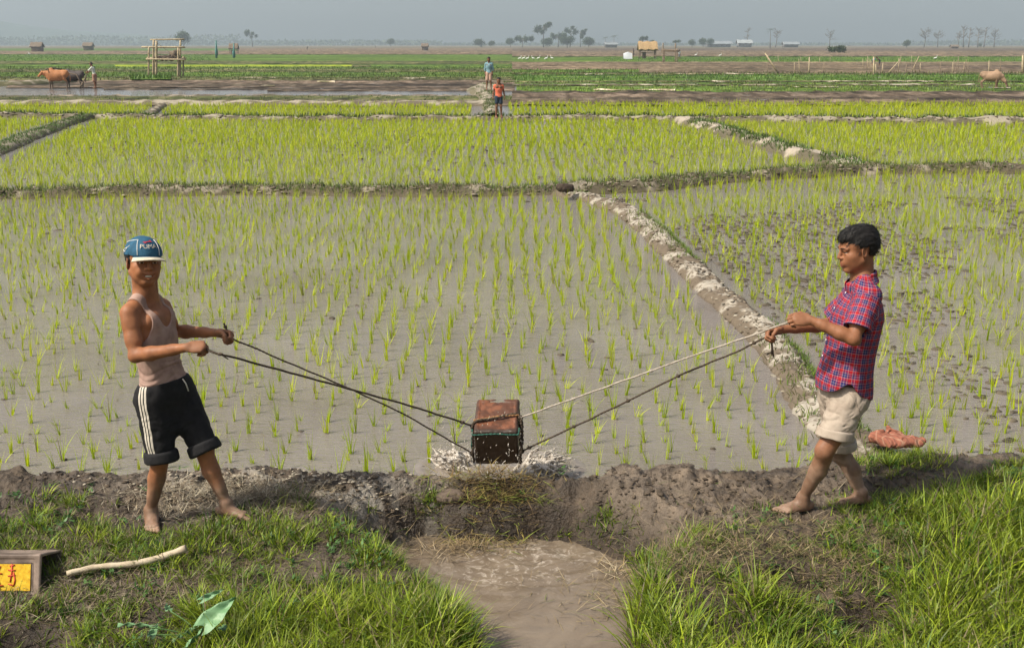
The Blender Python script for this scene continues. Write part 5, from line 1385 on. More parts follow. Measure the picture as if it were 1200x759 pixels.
def polyrope(pts, r, n=60, twist=0.0, seed=0.0, jit=.0):
    pts = np.array(pts); d = np.r_[0, np.cumsum(np.linalg.norm(np.diff(pts, axis=0), axis=1))]; t = np.linspace(0, d[-1], n)
    Q = np.stack([np.interp(t, d, pts[:, k]) for k in range(3)], -1)
    if jit: Q[1:-1] += np.stack([vnoise(np.stack([t * 22 + k * 9.1 + seed, t * 0, t * 0], -1)) - .5 for k in range(3)], -1)[1:-1] * jit
    return Q, r * (1 + .25 * np.sin(t * 260))
def lash(pts, r, mat, jit=.006, seed=0.0, name='lashing'):
    Q, rr = polyrope(pts, r, 70, jit=jit, seed=seed); mb = MB(); mb.tube(Q, rr, 7); mb.mk(name, mat, can)
# across the panel, round the sides, along the near rim
lash([loc(-hw - .01, -.075, .06), loc(-hw, -.075, hh - .01), loc(-hw + .02, -.07, hh + .004), loc(hw - .02, -.005, hh + .006), loc(hw, .0, hh - .01), loc(hw + .004, -.02, .05)], .0085, M_rope)
lash([loc(-hw, -.06, hh), loc(0, -.035, hh + .010), loc(hw, -.01, hh)], .006, noisy('brown_stick', (.20, .10, .04), (.32, .17, .07), 40, .7), .002, 2.0, 'crossbar')
lash([loc(-hw - .004, -.13, hh - .01), loc(-hw, -hl, hh - .024), loc(0, -hl - .004, hh - .016), loc(hw, -hl, hh - .022), loc(hw + .004, -.12, hh - .01)], .0048, M_green, .004, 3.0)
lash([loc(-hw - .005, -.09, hh - .02), loc(-hw - .010, -.125, .02), loc(-hw - .006, -hl + .01, -hh + .03)], .008, M_rope, .010, 4.0)
lash([loc(-hw - .012, -.11, .05), loc(-hw - .018, -.13, -.01), loc(-hw - .012, -.13, -.05)], .006, M_green, .006, 4.5)
lash([loc(hw + .006, -.03, hh - .02), loc(hw + .014, -.10, .03), loc(hw + .010, -hl + .0, -.03), loc(hw + .002, -hl, -hh + .02)], .0095, M_rope, .012, 5.0)
lash([loc(hw + .010, -.01, hh - .03), loc(hw + .020, -.06, .04), loc(hw + .016, -hl + .02, -.04)], .006, M_rope, .010, 6.0)
for a_, b_, c_, r_ in ((-hw - .008, -.085, hh - .02, .014), (hw + .008, -.02, hh - .01, .016), (-hw - .012, -hl + .01, -.045, .016), (hw + .014, -hl + .02, -.035, .018)):
    mb = MB(); mb.ell(loc(a_, b_, c_), (r_, r_ * .8, r_), nu=10, nv=8); mb.mk('knot', M_rope, can)
def rope(pts, r, mat, label, knots=(), seed=0.0, pale=None, sag=.03, n=150):
    pts = [np.asarray(p_, float) for p_ in pts]
    Q, rr = polyrope(pts, r, n, jit=.004, seed=seed)
    # round the polyline's corners
    for _ in range(6): Q[1:-1] = .25 * Q[:-2] + .5 * Q[1:-1] + .25 * Q[2:]
    mb = MB(); mb.tube(Q, rr, 6); o = mb.mk('rope', mat); tag(o, label, 'rope')
    for t in knots:
        c_ = Q[int(t * (n - 1))]; mb = MB(); mb.ell(c_, (r * 2.4, r * 1.9, r * 1.9), nu=8, nv=6)
        mb.tube([c_, c_ + [.012, -.004, .014]], [r * .7, r * .3], 5); mb.tube([c_, c_ + [-.010, -.004, .016]], [r * .7, r * .3], 5); mb.mk('knot', mat, o)
    return o
def lerpP(px, py, a, b, t): return P(px, py, a[1] + (b[1] - a[1]) * t)
# left hand of the left man to the tin's lower left
LL = loc(-hw - .012, -hl + .01, -.045); a = kn1['L']
o = rope([a + [-.03, .0, .085], a + [-.01, 0, .03], a, lerpP(400, 451, a, LL, .45), lerpP(470, 483, a, LL, .7), LL], .0048, M_rope, 'thin dark rope from the capped man\'s farther fist down to the tin\'s lower left corner', (.02,), 1.0)
UL = loc(-hw - .008, -.085, hh - .02); a = kn1['R']
o = rope([a + [.0, -.0, .0], a + [.035, -.01, -.012], lerpP(305, 427, a, UL, .22), lerpP(400, 453, a, UL, .5), lerpP(480, 475, a, UL, .77), UL], .0060, M_rope, 'darker thicker rope from the capped man\'s nearer fist to the tin\'s upper left edge', (.965,), 2.0)
mb = MB(); mb.tube([a, a + [.05, -.03, -.01], a + [.10, -.04, -.02], a + [.135, -.04, -.045]], [.004, .0045, .004, .003], 6); mb.ell(a + [.095, -.04, -.018], (.016, .008, .009)); mb.mk('loose_end', M_rope, o)
UR = loc(hw + .008, -.02, hh - .01); a = kn2['L']; mid = P(891, 389.5, a[1] + .18)
o = rope([a + [.01, 0, .02], a, mid, lerpP(800, 421, mid, UR, .33), lerpP(700, 457, mid, UR, .69), UR], .0052, M_rope2, 'pale twisted upper rope from the checked shirt man\'s nearer hand to the tin', (.52, .80), 3.0)
LR_ = loc(hw + .014, -hl + .02, -.035); a = kn2['R']
o = rope([a + [.02, .02, .012], a, lerpP(868, 410, a, LR_, .12), lerpP(800, 438, a, LR_, .36), lerpP(700, 487, a, LR_, .7), LR_], .0056, M_rope, 'dark knotted lower rope from the checked shirt man\'s farther hand to the tin', (.08, .36, .56, .78, .97), 4.0)
mb = MB(); mb.tube([a, a + [.012, -.02, -.03], a + [.018, -.02, -.085], a + [.03, -.02, -.12]], [.005, .006, .007, .003], 6); mb.ell(a + [.018, -.02, -.09], (.009, .009, .02)); mb.mk('loose_end', M_rope, o)
# splash of muddy water where the load lands
def watery():
    m, nt, N, L = newmat('splash_water'); v = coords(N, L); f = noise(N, L, v, 40, 4)
    c = ramp(N, L, f, [(.35, (.36, .30, .235)), (.6, (.62, .57, .50))])
    principled(m, nt, N, L, c, .25, .6, bump(N, L, f, .5, .01), Transmission_Weight=.3, IOR=1.33); return m
M_spl = watery()
def splash(px, py, dx, n, L_, hgt, lab):
    c = G(px, py, 0.0); v = Vol(c - [.40, .25, .06], c + [.40, .25, .42], .0034); r_ = np.random.default_rng(int(px))
    for i in range(n):
        b = c + [r_.normal(0, .05), r_.normal(0, .05), 0]; az = r_.uniform(-1.2, 1.2)
        d = np.array([dx * math.cos(az), math.sin(az) * .7, r_.uniform(.3, 1.5) * hgt]); l_ = L_ * r_.uniform(.3, 1.0)
        m = b + unit(d) * l_ * .55; e = m + (unit(d) - np.array([0, 0, .55])) * l_ * .5
        v.cone(b, m, .011, .0055, k=.016); v.cone(m, e, .0055, .0018, k=.010)
    v.disp(lambda p: (fbm(p * 55, 3) - .5) * .016, .03)
    V, F = v.mesh(); o = mk('splash', V, F, M_spl, origin=c); tag(o, kind='stuff'); return c
c1_ = splash(541, 545, -1, 140, .20, 1.1, ''); c2_ = splash(622, 552, 1, 150, .26, .55, '')
n = 620; r_ = np.random.default_rng(5); pc = []
for i in range(n):
    if i < 250: c = np.array(G(532, 535)) + [r_.normal(0, .09), r_.normal(0, .07), abs(r_.normal(.02, .12))]
    elif i < 540: c = np.array(G(635, 545)) + [r_.normal(0, .11), r_.normal(0, .07), abs(r_.normal(.02, .09))]
    else: c = Bc + [r_.uniform(-.14, .16), -.03 - abs(r_.normal(0, .05)), r_.uniform(-.30, .16) if i % 3 else r_.uniform(-.30, -.05)]
    pc.append(c)
mb = MB()
for c in pc:
    r = abs(r_.normal(.0014, .0009)) + .0008; d_ = unit([r_.normal(0, .5), r_.normal(0, .3), 1]); l_ = r * r_.uniform(1, 4); mb.tube([c - d_ * l_, c, c + d_ * l_], [r * .5, r, r * .5], 5)
tag(mb.mk('water_drops', M_spl), kind='stuff')
x = np.linspace(-.75, .75, 150); y = np.linspace(6.52, 7.6, 120); X, Y = np.meshgrid(x + Bc[0] + .02, y, indexing='ij')
rr = np.hypot((X - Bc[0] - .02) / .55, (Y - 7.02) / .34); e = sstep(1.25, .4, rr)
Z = .004 + e * (.035 * (n2(X, Y, 7, 4, 2) - .40) + .010 * np.sin(rr * 20)) - .02 * sstep(.95, 1.25, rr)
fo = np.clip(np.exp(-(((X - G(535, 540)[0]) / .16) ** 2 + ((Y - 7.05) / .14) ** 2)) + 1.0 * np.exp(-(((X - G(632, 548)[0]) / .24) ** 2 + ((Y - 6.98) / .14) ** 2)) + .5 * e * sstep(.4, .9, rr), 0, 1)
V, F = grid_mesh(np.stack([X, Y, Z], -1)); tag(mk('churned_water', V, F, poolmat('churned_water', (.15, .122, .098), (.22, .19, .16)), origin=(Bc[0], 7.0, 0), attrs={'foam': fo.ravel()}), kind='structure')

# ================================================================== things lying on the banks
# printed tin on its side, cut by the left edge
cn = on_bank(46, 700); T_x = unit([1, -.06, .03]); T_y = np.array([.10, math.cos(R(20)), -math.sin(R(20))]); T_y = unit(T_y - T_x * np.dot(T_y, T_x)); T_z = np.cross(T_x, T_y)
tz = cn[2] + .0; L0, W0, H0 = .36, .235, .22
t0 = np.array([cn[0], cn[1], tz]) - T_x * L0 / 2 + T_y * W0 / 2 + T_z * H0 / 2; MTn = np.array([T_x, T_y, T_z])
v = Vol(t0 - .26, t0 + .26, .0032); v.rbox(t0, MTn, (L0 / 2, W0 / 2, H0 / 2), rr=.010, k=.001)
v.rbox(t0 + T_x * .03, MTn, (L0 / 2, W0 / 2 - .014, H0 / 2 - .014), rr=.006, k=.001, op='s')
v.rbox(t0 - T_y * (W0 / 2 + .006), MTn, (L0 / 2 - .028, .010, H0 / 2 - .022), rr=.006, k=.002, op='s')
v.rbox(t0 - T_y * (W0 / 2 - .007), MTn, (L0 / 2 - .026, .0035, H0 / 2 - .02), rr=.002, k=.001)
v.disp(lambda p: (vnoise(p * 14) - .5) * .005)
V, F = v.mesh(); nz = fbm(V * 12, 4)[:, None]; C = np.array((.10, .070, .052)) * (1 - sstep(.35, .65, nz)) + np.array((.25, .185, .145)) * sstep(.35, .65, nz)
tin = mk('tin_can', V, F, attrmat('brown_tin', .6, .4, .003, 50, .4, .25), origin=t0 - T_z * H0 / 2, col=C)
tag(tin, 'square brown tin with yellow label lying on its side in the grass', 'tin')
M_lab = None
def labmat():
    m, nt, N, L = newmat('yellow_print'); v = coords(N, L); f = noise(N, L, v, 40, 5, .6); f2 = noise(N, L, v, 90, 4, .7)
    c = ramp(N, L, f, [(.3, (.50, .25, .01)), (.55, (.62, .40, .02)), (.75, (.66, .50, .06))])
    c = mixc(N, L, ramp(N, L, f2, [(.60, (0,) * 3), (.68, (.75,) * 3)]), c, (.12, .07, .03))
    principled(m, nt, N, L, c, .5, .3); return m
fy = t0 - T_y * (W0 / 2 - .0100) ; fx0, fx1, fz0, fz1 = -L0 / 2 + .04, L0 / 2 - .05, -H0 / 2 + .035, H0 / 2 - .05
def fpt(a, b, o_=0.0): return fy + T_x * a + T_z * b - T_y * (.0115 + o_)
g = np.array([[fpt(a, b) for b in np.linspace(fz0, fz1, 2)] for a in np.linspace(fx0, fx1, 2)]); V, F = grid_mesh(g); lab = mk('label', V, F, labmat(), tin, smooth=False)
mb = MB()
for pts in ([(.02, .05), (.045, .055)], [(.032, .06), (.030, .01), (.024, -.03)], [(.012, .03), (.05, .028)], [(.012, .0), (.05, .004)], [(.015, -.04), (.045, -.05)], [(.04, .02), (.05, -.02), (.046, -.045)], [(-.03, .05), (-.05, .0), (-.03, -.04)], [(-.07, .02), (-.02, .01)], [(-.06, -.045), (-.01, -.05)]):
    q = [fpt(a, b, .0012) for a, b in pts]
    if len(q) == 2: q.insert(1, (q[0] + q[1]) / 2)
    mb.tube(q, .0042, 5)
mb.mk('red_print', plain('red_print', (.50, .06, .02), .6), lab)
mb = MB()
for (a0, b0, a1, b1) in ((fx0 - .006, fz1 + .006, fx1 + .006, fz1 + .006), (fx1 + .006, fz1 + .006, fx1 + .006, fz0 - .006), (fx0 - .006, fz0 - .006, fx1 + .006, fz0 - .006)):
    mb.tube([fpt(a0, b0, .001), fpt((a0 + a1) / 2, (b0 + b1) / 2, .001), fpt(a1, b1, .001)], .0014, 4)
mb.mk('printed_border', plain('dark_print', (.05, .04, .035), .6), lab)
# peeled stick
A_ = on_bank(79, 679); B_ = on_bank(219, 657); A_[2] += .035; B_[2] += .075
t = np.linspace(0, 1, 26)[:, None]; Q = A_ * (1 - t) + B_ * t; Q[:, 2] += .012 * np.sin(t[:, 0] * 6) - .02 * np.sin(np.pi * t[:, 0]); Q[:, 1] += .008 * np.sin(t[:, 0] * 9)
M_stick = noisy('peeled_wood', (.27, .21, .14), (.46, .38, .27), 14, .75, .5, .004, 60, c3=(.52, .44, .33))
mb = MB(); mb.tube(Q, .0135 + .006 * t[:, 0] ** .7 + .0015 * np.sin(t[:, 0] * 40), 10); st = mb.mk('stick', M_stick); tag(st, 'pale peeled stick lying on the grass beside the printed tin', 'stick')
mb = MB(); k_ = 20; mb.tube([Q[k_] - (Q[k_ + 1] - Q[k_]) * .15, Q[k_], Q[k_] + (Q[k_ + 1] - Q[k_]) * .15], .0215, 10); mb.mk('knot', noisy('wood_knot', (.22, .16, .10), (.4, .32, .22), 20), st)
# crumpled checked cloth
cc0 = G(1047, 518, .10); v = Vol(cc0 - [.26, .2, .1], cc0 + [.26, .2, .2], .0036); r_ = np.random.default_rng(3)
for (a, b, c, ra, rb, rc_) in ((0, 0, .02, .15, .10, .05), (-.09, .02, .035, .08, .07, .05), (.12, -.03, .02, .095, .055, .04), (.02, .04, .05, .06, .05, .035), (-.03, .06, .085, .022, .022, .03), (.155, -.045, .01, .04, .03, .02)):
    v.ell(cc0 + [a, b, c], frame((1, r_.uniform(-.3, .3), 0)), (ra, rb, rc_), k=.03)
def wr(p):
    q = (p - cc0); w_ = fbm(q * 9, 2) * 2.5
    a = ridged(np.stack([q[..., 0] * 17 + q[..., 1] * 11 + w_ * 1.4, q[..., 1] * 4 + w_, q[..., 2] * 6], -1), 2); b = ridged(np.stack([q[..., 0] * 5, q[..., 1] * 12 + w_, q[..., 2] * 8], -1), 1)
    return (a - .6) * .034 + (b - .6) * .020 + (fbm(q * 34, 2) - .5) * .012
v.disp(wr, .05); V, F = v.mesh(); q = V - cc0
def clothmat():
    m, nt, N, L = newmat('orange_check'); a = N.new('ShaderNodeAttribute'); a.attribute_name = 'pu'; b = N.new('ShaderNodeAttribute'); b.attribute_name = 'pv'
    def st(x, per, w0):
        f_ = math_(N, L, 'FRACT', math_(N, L, 'DIVIDE', x, per)); return math_(N, L, 'LESS_THAN', f_, w0)
    c = mixc(N, L, math_(N, L, 'MULTIPLY', st(a.outputs['Fac'], .045, .25), .5), (.26, .098, .062), (.12, .05, .04)); c = mixc(N, L, math_(N, L, 'MULTIPLY', st(b.outputs['Fac'], .05, .2), .5), c, (.36, .22, .15))
    v = coords(N, L); principled(m, nt, N, L, c, .85, .2, bump(N, L, noise(N, L, v, 60, 4), .5, .004)); return m
o = mk('cloth', V, F, clothmat(), origin=cc0, attrs={'pu': q[:, 0] + 1.2 * q[:, 2] + .03 * np.sin(q[:, 1] * 30), 'pv': q[:, 1] - .6 * q[:, 2] + .03 * np.sin(q[:, 0] * 25)})
tag(o, 'crumpled orange checked cloth left on the end of the mud dike', 'cloth')
# loose clods on dikes
def lump(px, py, z, r, name, lab, cat, mat, col):
    c = G(px, py, z); v = Vol(c - .3 * np.array(r).max() / .12, c + .3 * np.array(r).max() / .12, np.array(r).max() / 18)
    v.ell(c, frame((1, .2, 0)), r, k=.01); v.ell(c + np.array([r[0] * .5, 0, -r[2] * .2]), frame((1, .5, 0)), (r[0] * .6, r[1] * .8, r[2] * .7), k=.02)
    v.disp(lambda p: (ridged(p * (1.2 / r[0]), 3) - .6) * r[0] * .35, .08); V, F = v.mesh(); o = mk(name, V, F, mat, origin=c, col=np.repeat(np.array([col]), len(V), 0)); tag(o, lab, cat)
lump(661.5, 220, .22, (.17, .12, .09), 'mud_clod', 'dark mud clod sitting on the dike where the pale bund begins', 'clod', M_clod, (.05, .035, .025))
g = on_bank(528, 583)
c = g + [0, 0, .02]; v = Vol(c - .2, c + .2, .006); v.ell(c, frame((1, .3, .1)), (.085, .06, .055), k=.01); v.ell(c + [.05, .01, -.01], frame((1, -.3, 0)), (.05, .045, .04), k=.02)
v.disp(lambda p: (ridged(p * 13, 3) - .6) * .03, .08); V, F = v.mesh(); o = mk('mud_clod', V, F, M_clod, origin=c, col=np.repeat([[.12, .09, .068]], len(V), 0)); tag(o, 'grey brown mud clod on the bank below left of the tin', 'clod')
# broad-leaved weed at the bottom edge
M_broad = noisy('broad_leaf', (.12, .24, .11), (.165, .29, .14), 12, .5, .08, .003, 90, spec=.4)
M_stem = plain('green_stem', (.09, .17, .05), .6)
g = on_bank(245, 752); wd = empty('broad_leaved_weed', g); tag(wd, 'broad leaved weed with arrow shaped pale green leaves in the grass', 'plant')
def leaf(px, py, Y, L_, W_, az, pitch, roll=0.0):
    c = P(px, py, Y); d = np.array([math.cos(az) * math.cos(pitch), math.sin(az) * math.cos(pitch), math.sin(pitch)]); s_ = unit(np.cross([0, 0, 1.0], d)); n_ = np.cross(d, s_)
    s_, n_ = s_ * math.cos(roll) + n_ * math.sin(roll), n_ * math.cos(roll) - s_ * math.sin(roll)
    base = c - d * L_ * .5; U = np.linspace(0, 1, 15); Wp = np.linspace(-1, 1, 9); g_ = np.zeros((15, 9, 3))
    for i, u_ in enumerate(U):
        w_ = W_ * (math.sin(math.pi * min(1, u_ * .93 + .07) ** .62)) ** .9 * (1 - u_ * .25)
        for j, q in enumerate(Wp):
            back = -.20 * L_ * (abs(q) ** 1.5) * (1 - u_) ** 3
            g_[i, j] = base + d * (u_ * L_ + back) + s_ * q * w_ / 2 + n_ * (.10 * L_ * abs(q) * .8 - .12 * L_ * (u_ - .3) ** 2 + .006 * math.sin(u_ * 18 + q * 3))
    lf = shell(g_, -n_ * .0012).mk('leaf', M_broad, wd)
    r0 = g + [rng.normal(0, .02), rng.normal(0, .02), 0]; m_ = (base + r0) / 2 + [0, 0, .03]; mb = MB(); t = np.linspace(0, 1, 9)[:, None]
    mb.tube((1 - t) ** 2 * r0 + 2 * t * (1 - t) * m_ + t * t * (base + d * L_ * .06), .0032, 5); mb.mk('stem', M_stem, wd)
gy_ = g[1]
leaf(156, 733, gy_ - .10, .15, .065, R(175), .05, .6); leaf(258, 716, gy_ - .10, .19, .10, R(40), .50, .6); leaf(236, 742, gy_ - .16, .17, .065, R(60), .3, -.7); leaf(216, 744, gy_ - .04, .12, .045, R(200), -.3, .9)
leaf(250, 696, gy_ + .14, .12, .035, R(25), .3, .9); leaf(196, 711, gy_ + .10, .055, .04, R(120), .2, .4); leaf(181, 737, gy_ - .02, .08, .04, R(80), .4, .5); leaf(262, 736, gy_ - .1, .05, .045, R(300), .1, .2)
# ================================================================== people and animals in the far fields
def far_person(base, hgt, face, bend=0.0, h=None, arms=None, sleeves=False):
    """standing figure; returns joints, body volume bits"""
    s = hgt / 1.70; f = unit([face[0], face[1], 0]); l = np.array([-f[1], f[0], 0]); u = np.array([0, 0, 1.0])
    B = np.asarray(base, float); up = u * math.cos(bend) + f * math.sin(bend)
    pel = B + u * .93 * s; J = dict(s=s, pelvis=pel, chest=pel + up * .33 * s, neck=pel + up * .53 * s)
    for S, q in (('L', 1), ('R', -1)):
        J['hip' + S] = pel + l * .085 * q * s - u * .05 * s; J['kn' + S] = B + (l * .10 * q + f * .02) * s + u * .49 * s; J['an' + S] = B + (l * .12 * q - f * .02 * q) * s + u * .075 * s
        J['gz' + S] = B[2]; J['ft' + S] = f; J['sh' + S] = pel + up * .46 * s + l * .165 * q * s
        if arms: e, w_ = arms(J['sh' + S], f, l, u, s, q)
        else: e = J['sh' + S] + (l * .05 * q - u * .27 - f * .04) * s; w_ = e + (-u * .23 + f * .05 - l * .01 * q) * s
        J['el' + S], J['wr' + S] = e, w_
    return J, f, l, u, up
def far_body(name, base, hgt, face, top_c, bot_c, lab, bend=0.0, arms=None, sleeve=.5, leg=.75, skirt=False, hatc=None, h=.008, skin=(.16, .075, .04), rugged=True):
    J, f, l, u, up = far_person(base, hgt, face, bend, arms=arms); s = J['s']
    hc = J['neck'] + (up * .19 + f * .02 + u * .02 * (bend > 0)) * s * .95; H = frame(f - u * .12, u * .9 + up * .3)
    hd = {'L': (unit(J['wrL'] - J['elL']), -l, (30, 40, 25), s), 'R': (unit(J['wrR'] - J['elR']), l, (30, 40, 25), s)}
    lo, hi = bounds(J if False else {k: v_ for k, v_ in J.items() if isinstance(v_, np.ndarray)}, hc, .20)
    v, M, kn = body(J, hc, H, 1.05 * s, lo, hi, hd, False, h=h)
    V, F = v.mesh(); C = np.repeat(np.array([skin]), len(V), 0)
    o = mk('person', V, F, M_skin, origin=np.asarray(base, float), col=C); tag(o, lab, 'person')
    v = Vol(lo, hi, h); torso(v, J, infl=.018 * s)
    for S in 'LR':
        v.cone(J['neck'] + (hc - J['neck']) * .15, J['sh' + S], .05 * s, .05 * s, k=.03)
        if sleeve: v.cone(J['sh' + S], J['sh' + S] + (J['el' + S] - J['sh' + S]) * min(1, sleeve), .070 * s, .062 * s, k=.03)
        if sleeve > 1: v.cone(J['el' + S], J['el' + S] + (J['wr' + S] - J['el' + S]) * (sleeve - 1), .058 * s, .045 * s, k=.02)
    v.disp(lambda p: fold(p, .008, (10, 10, 6))); zc_ = J['pelvis'] - up * .03 * s
    v.cut(lambda p: (zc_ - p) @ up.astype(np.float32), .004); v.ell(J['neck'] + up * .06 * s, H, (.08 * s, .07 * s, .06 * s), k=.004, op='s')
    V, F = v.mesh(); mk('shirt', V, F, plain('shirt_cloth', top_c, .85), o)
    v = Vol(lo, hi, h); torso(v, J, infl=.014 * s)
    for S in 'LR': v.cone(J['hip' + S], J['hip' + S] + (J['kn' + S] - J['hip' + S]) * leg, .098 * s, .090 * s, k=.03 if not skirt else .12)
    if skirt: v.cone(J['pelvis'] - u * .05 * s, (J['knL'] + J['knR']) / 2 + u * .49 * s * (1 - leg), .14 * s, .15 * s, k=.05)
    v.disp(lambda p: fold(p, .008, (10, 10, 4), 4.0)); v.cut(lambda p: (p - J['pelvis'] - up * .04 * s) @ up.astype(np.float32), .004)
    V, F = v.mesh(); mk('sarong' if skirt else 'shorts', V, F, plain('lower_cloth', bot_c, .85), o)
    v = Vol(hc - .17 * s, hc + .17 * s, .006); v.ell(hc + (H[0] * -.014 + H[2] * .032) * s, H, np.array([.100, .082, .092]) * s * 1.08, k=.01)
    def hc_(p):
        q = (p - hc) @ H.T.astype(np.float32) / s; x, y, z = q[..., 0], q[..., 1], q[..., 2]; low = np.where(x < 0, -.05 + 0 * x, .045 + 0 * x); return low - z
    v.cut(hc_, .006); v.disp(lambda p: (vnoise(p * 60) - .5) * .012)
    V, F = v.mesh(); mk('headcloth' if hatc else 'hair', V, F, M_hair if not hatc else plain('headcloth', hatc, .85), o)
    return o, J, kn
boy_arms = lambda sh, f, l, u, s, q: (sh + (l * .06 * q - u * .26 - f * .05) * s, sh + (l * .10 * q - u * .48 + f * .02) * s)
b1 = G(584.5, 138, .22); far_body('person', b1, (138.5 - 94) / FPX * (b1[1] * CT + 2.5 * ST), (0.1, -1), (.60, .14, .075), (.02, .035, .06), 'boy in an orange red shirt and dark shorts standing on the far dike', arms=boy_arms, sleeve=.35, leg=.55)
b2 = G(573, 105.3, .35); far_body('person', b2, (106 - 70) / FPX * (b2[1] * CT + 2.5 * ST), (-.1, -1), (.16, .28, .32), (.42, .27, .20), 'child in a pale blue shirt and pinkish shorts, standing farther back on the mound', sleeve=1.4, leg=.85)
pa = lambda sh, f, l, u, s, q: (sh + (f * .20 - u * .16) * s, sh + (f * .38 - u * .30) * s)
b3 = G(112, 103.5, .02); far_body('person', b3, (105 - 77) / FPX * (b3[1] * CT + 2.5 * ST) * 1.02, (-1, .1), (.52, .55, .47), (.30, .17, .12), 'ploughman in a white shirt and patterned sarong following two bullocks', bend=.22, arms=pa, sleeve=1.0, leg=.9, skirt=True, hatc=(.02, .02, .02))
# quadrupeds
def cow(base, hgt, face, col, lab, graze=False, horns=True, h=.018, legcol=None, dirty=None):
    s = hgt / 1.25; f = unit([face[0], face[1], 0]); l = np.array([-f[1], f[0], 0]); u = np.array([0, 0, 1.0]); B = np.asarray(base, float)
    p = lambda a, b, c: B + (f * a + l * b + u * c) * s; H = frame(f)
    v = Vol(B - [1.5 * s, 1.5 * s, .05], B + [1.5 * s, 1.5 * s, 1.65 * s], h)
    v.ell(p(.36, 0, .84), H, np.array([.36, .25, .37]) * s, k=.10 * s); v.ell(p(-.04, 0, .80), H, np.array([.52, .29, .33]) * s, k=.12 * s)
    v.ell(p(-.45, 0, .93), H, np.array([.28, .21, .25]) * s, k=.10 * s); v.cone(p(-.60, 0, 1.08), p(.30, 0, 1.10), .09 * s, .10 * s, k=.10 * s)
    v.ell(p(.36, 0, 1.20), H, np.array([.16, .08, .13]) * s, k=.06 * s)                                         # hump
    v.cone(p(.52, 0, .98), p(.60, 0, .70), .10 * s, .07 * s, k=.08 * s)                                          # brisket
    if graze: n1, hd, mz = p(.72, 0, .86), p(.98, 0, .50), p(1.12, 0, .16)
    else: n1, hd, mz = p(.70, 0, 1.00), p(.92, 0, 1.04), p(1.16, 0, .80)
    v.cone(p(.50, 0, .96), n1, .20 * s, .16 * s, k=.08 * s); v.cone(p(.55, 0, .78), hd - u * .10 * s, .12 * s, .06 * s, k=.08 * s); v.cone(n1, hd, .125 * s, .10 * s, k=.05 * s)
    v.cone(hd, mz, .105 * s, .062 * s, k=.04 * s); v.ell(mz, H, np.array([.065, .062, .055]) * s, k=.03 * s)
    hu = unit(np.cross(mz - hd, l)) ; hu = hu if hu[2] > 0 or graze else -hu
    if graze: hu = unit(f * .6 + u * .8)
    for q in (1, -1):
        v.cone(hd + l * .08 * q * s, hd + (l * .25 * q - u * .03) * s, .035 * s, .022 * s, k=.02 * s, w=hu, sc=.8)
        for fx, kx, sgn in ((.42, .44, 1), (-.56, -.50, -1)):
            o_ = .04 * q * sgn
            if sgn == 1:
                v.cone(p(fx, .11 * q, .80), p(fx + .01 + o_, .12 * q, .44), .105 * s, .055 * s, k=.05 * s); v.cone(p(fx + .01 + o_, .12 * q, .44), p(fx + o_, .12 * q, .08), .050 * s, .036 * s, k=.02 * s)
            else:
                v.cone(p(-.46, .11 * q, .86), p(-.40 + o_, .13 * q, .62), .15 * s, .09 * s, k=.06 * s); v.cone(p(-.40 + o_, .13 * q, .64), p(-.60 + o_, .12 * q, .40), .085 * s, .048 * s, k=.03 * s); v.cone(p(-.60 + o_, .12 * q, .42), p(-.56 + o_, .12 * q, .08), .046 * s, .036 * s, k=.02 * s); fx = -.56
            v.cone(p(fx + o_ + .01, .12 * q, .075), p(fx + o_ + .03, .12 * q, .02), .045 * s, .056 * s, k=.01 * s)
    v.cone(p(-.70, 0, 1.02), p(-.80, 0, .80), .035 * s, .022 * s, k=.03 * s); v.cone(p(-.80, 0, .80), p(-.78, 0, .42), .022 * s, .030 * s, k=.01 * s)
    V, F = v.mesh(); q = (V - B) @ H.T / s; nz = fbm(V * 3.5 / s, 4)[:, None]; C = np.array(col) * (.65 + .7 * nz)
    lowk = sstep(.62, .40, q[:, 2] + .0)[:, None]; C = C * (1 - lowk) + np.array(legcol or np.array(col) * .35) * lowk
    if dirty is not None: k = sstep(-.05, -.40, q[:, 0] + .5 * (nz[:, 0] - .5))[:, None]; C = C * (1 - k) + np.array(dirty) * k
    o = mk('cow' if graze else 'bullock', V, F, attrmat('hide', .7, .3, .01, 14, .3, .2), origin=B, col=C); tag(o, lab, 'cow' if graze else 'bullock')
    if horns:
        for q_ in (1, -1):
            t = np.linspace(0, 1, 7)[:, None]; a = hd + l * .06 * q_ * s + hu * .08 * s; Q = a + (l * .12 * q_ * np.sin(t * 1.6) + hu * .22 * t + f * .03 * t * t) * s
            mb = MB(); mb.tube(Q, .022 * s * (1 - .8 * t[:, 0]), 7); mb.mk('horn', plain('horn', (.12, .10, .08), .4), o)
    return p
b4 = G(70, 104, .0); b4[1] -= .2; cp = cow(b4, 1.22, (-1, -.12), (.37, .155, .06), 'orange brown bullock, nearer of the yoked pair, wading in the flooded plot', dirty=None, legcol=(.10, .07, .05))
b5 = b4 + [.62, 1.1, 0]; cow(b5, 1.15, (-1, -.12), (.075, .06, .055), 'dark grey bullock half hidden behind the orange brown one', legcol=(.05, .04, .035))
yk = empty('plough', [b4[0] + .2, b4[1] + .6, 0]); tag(yk, 'wooden plough with yoke and long beam between the bullocks and the ploughman', 'plough')
M_wood = noisy('old_wood', (.10, .075, .05), (.22, .17, .12), 8, .85)
mb = MB(); mb.tube([b4 + [-.55, -.35, 1.22], b4 + [-.45, .55, 1.28], b4 + [-.25, 1.5, 1.16]], .045, 7); mb.mk('yoke', M_wood, yk)
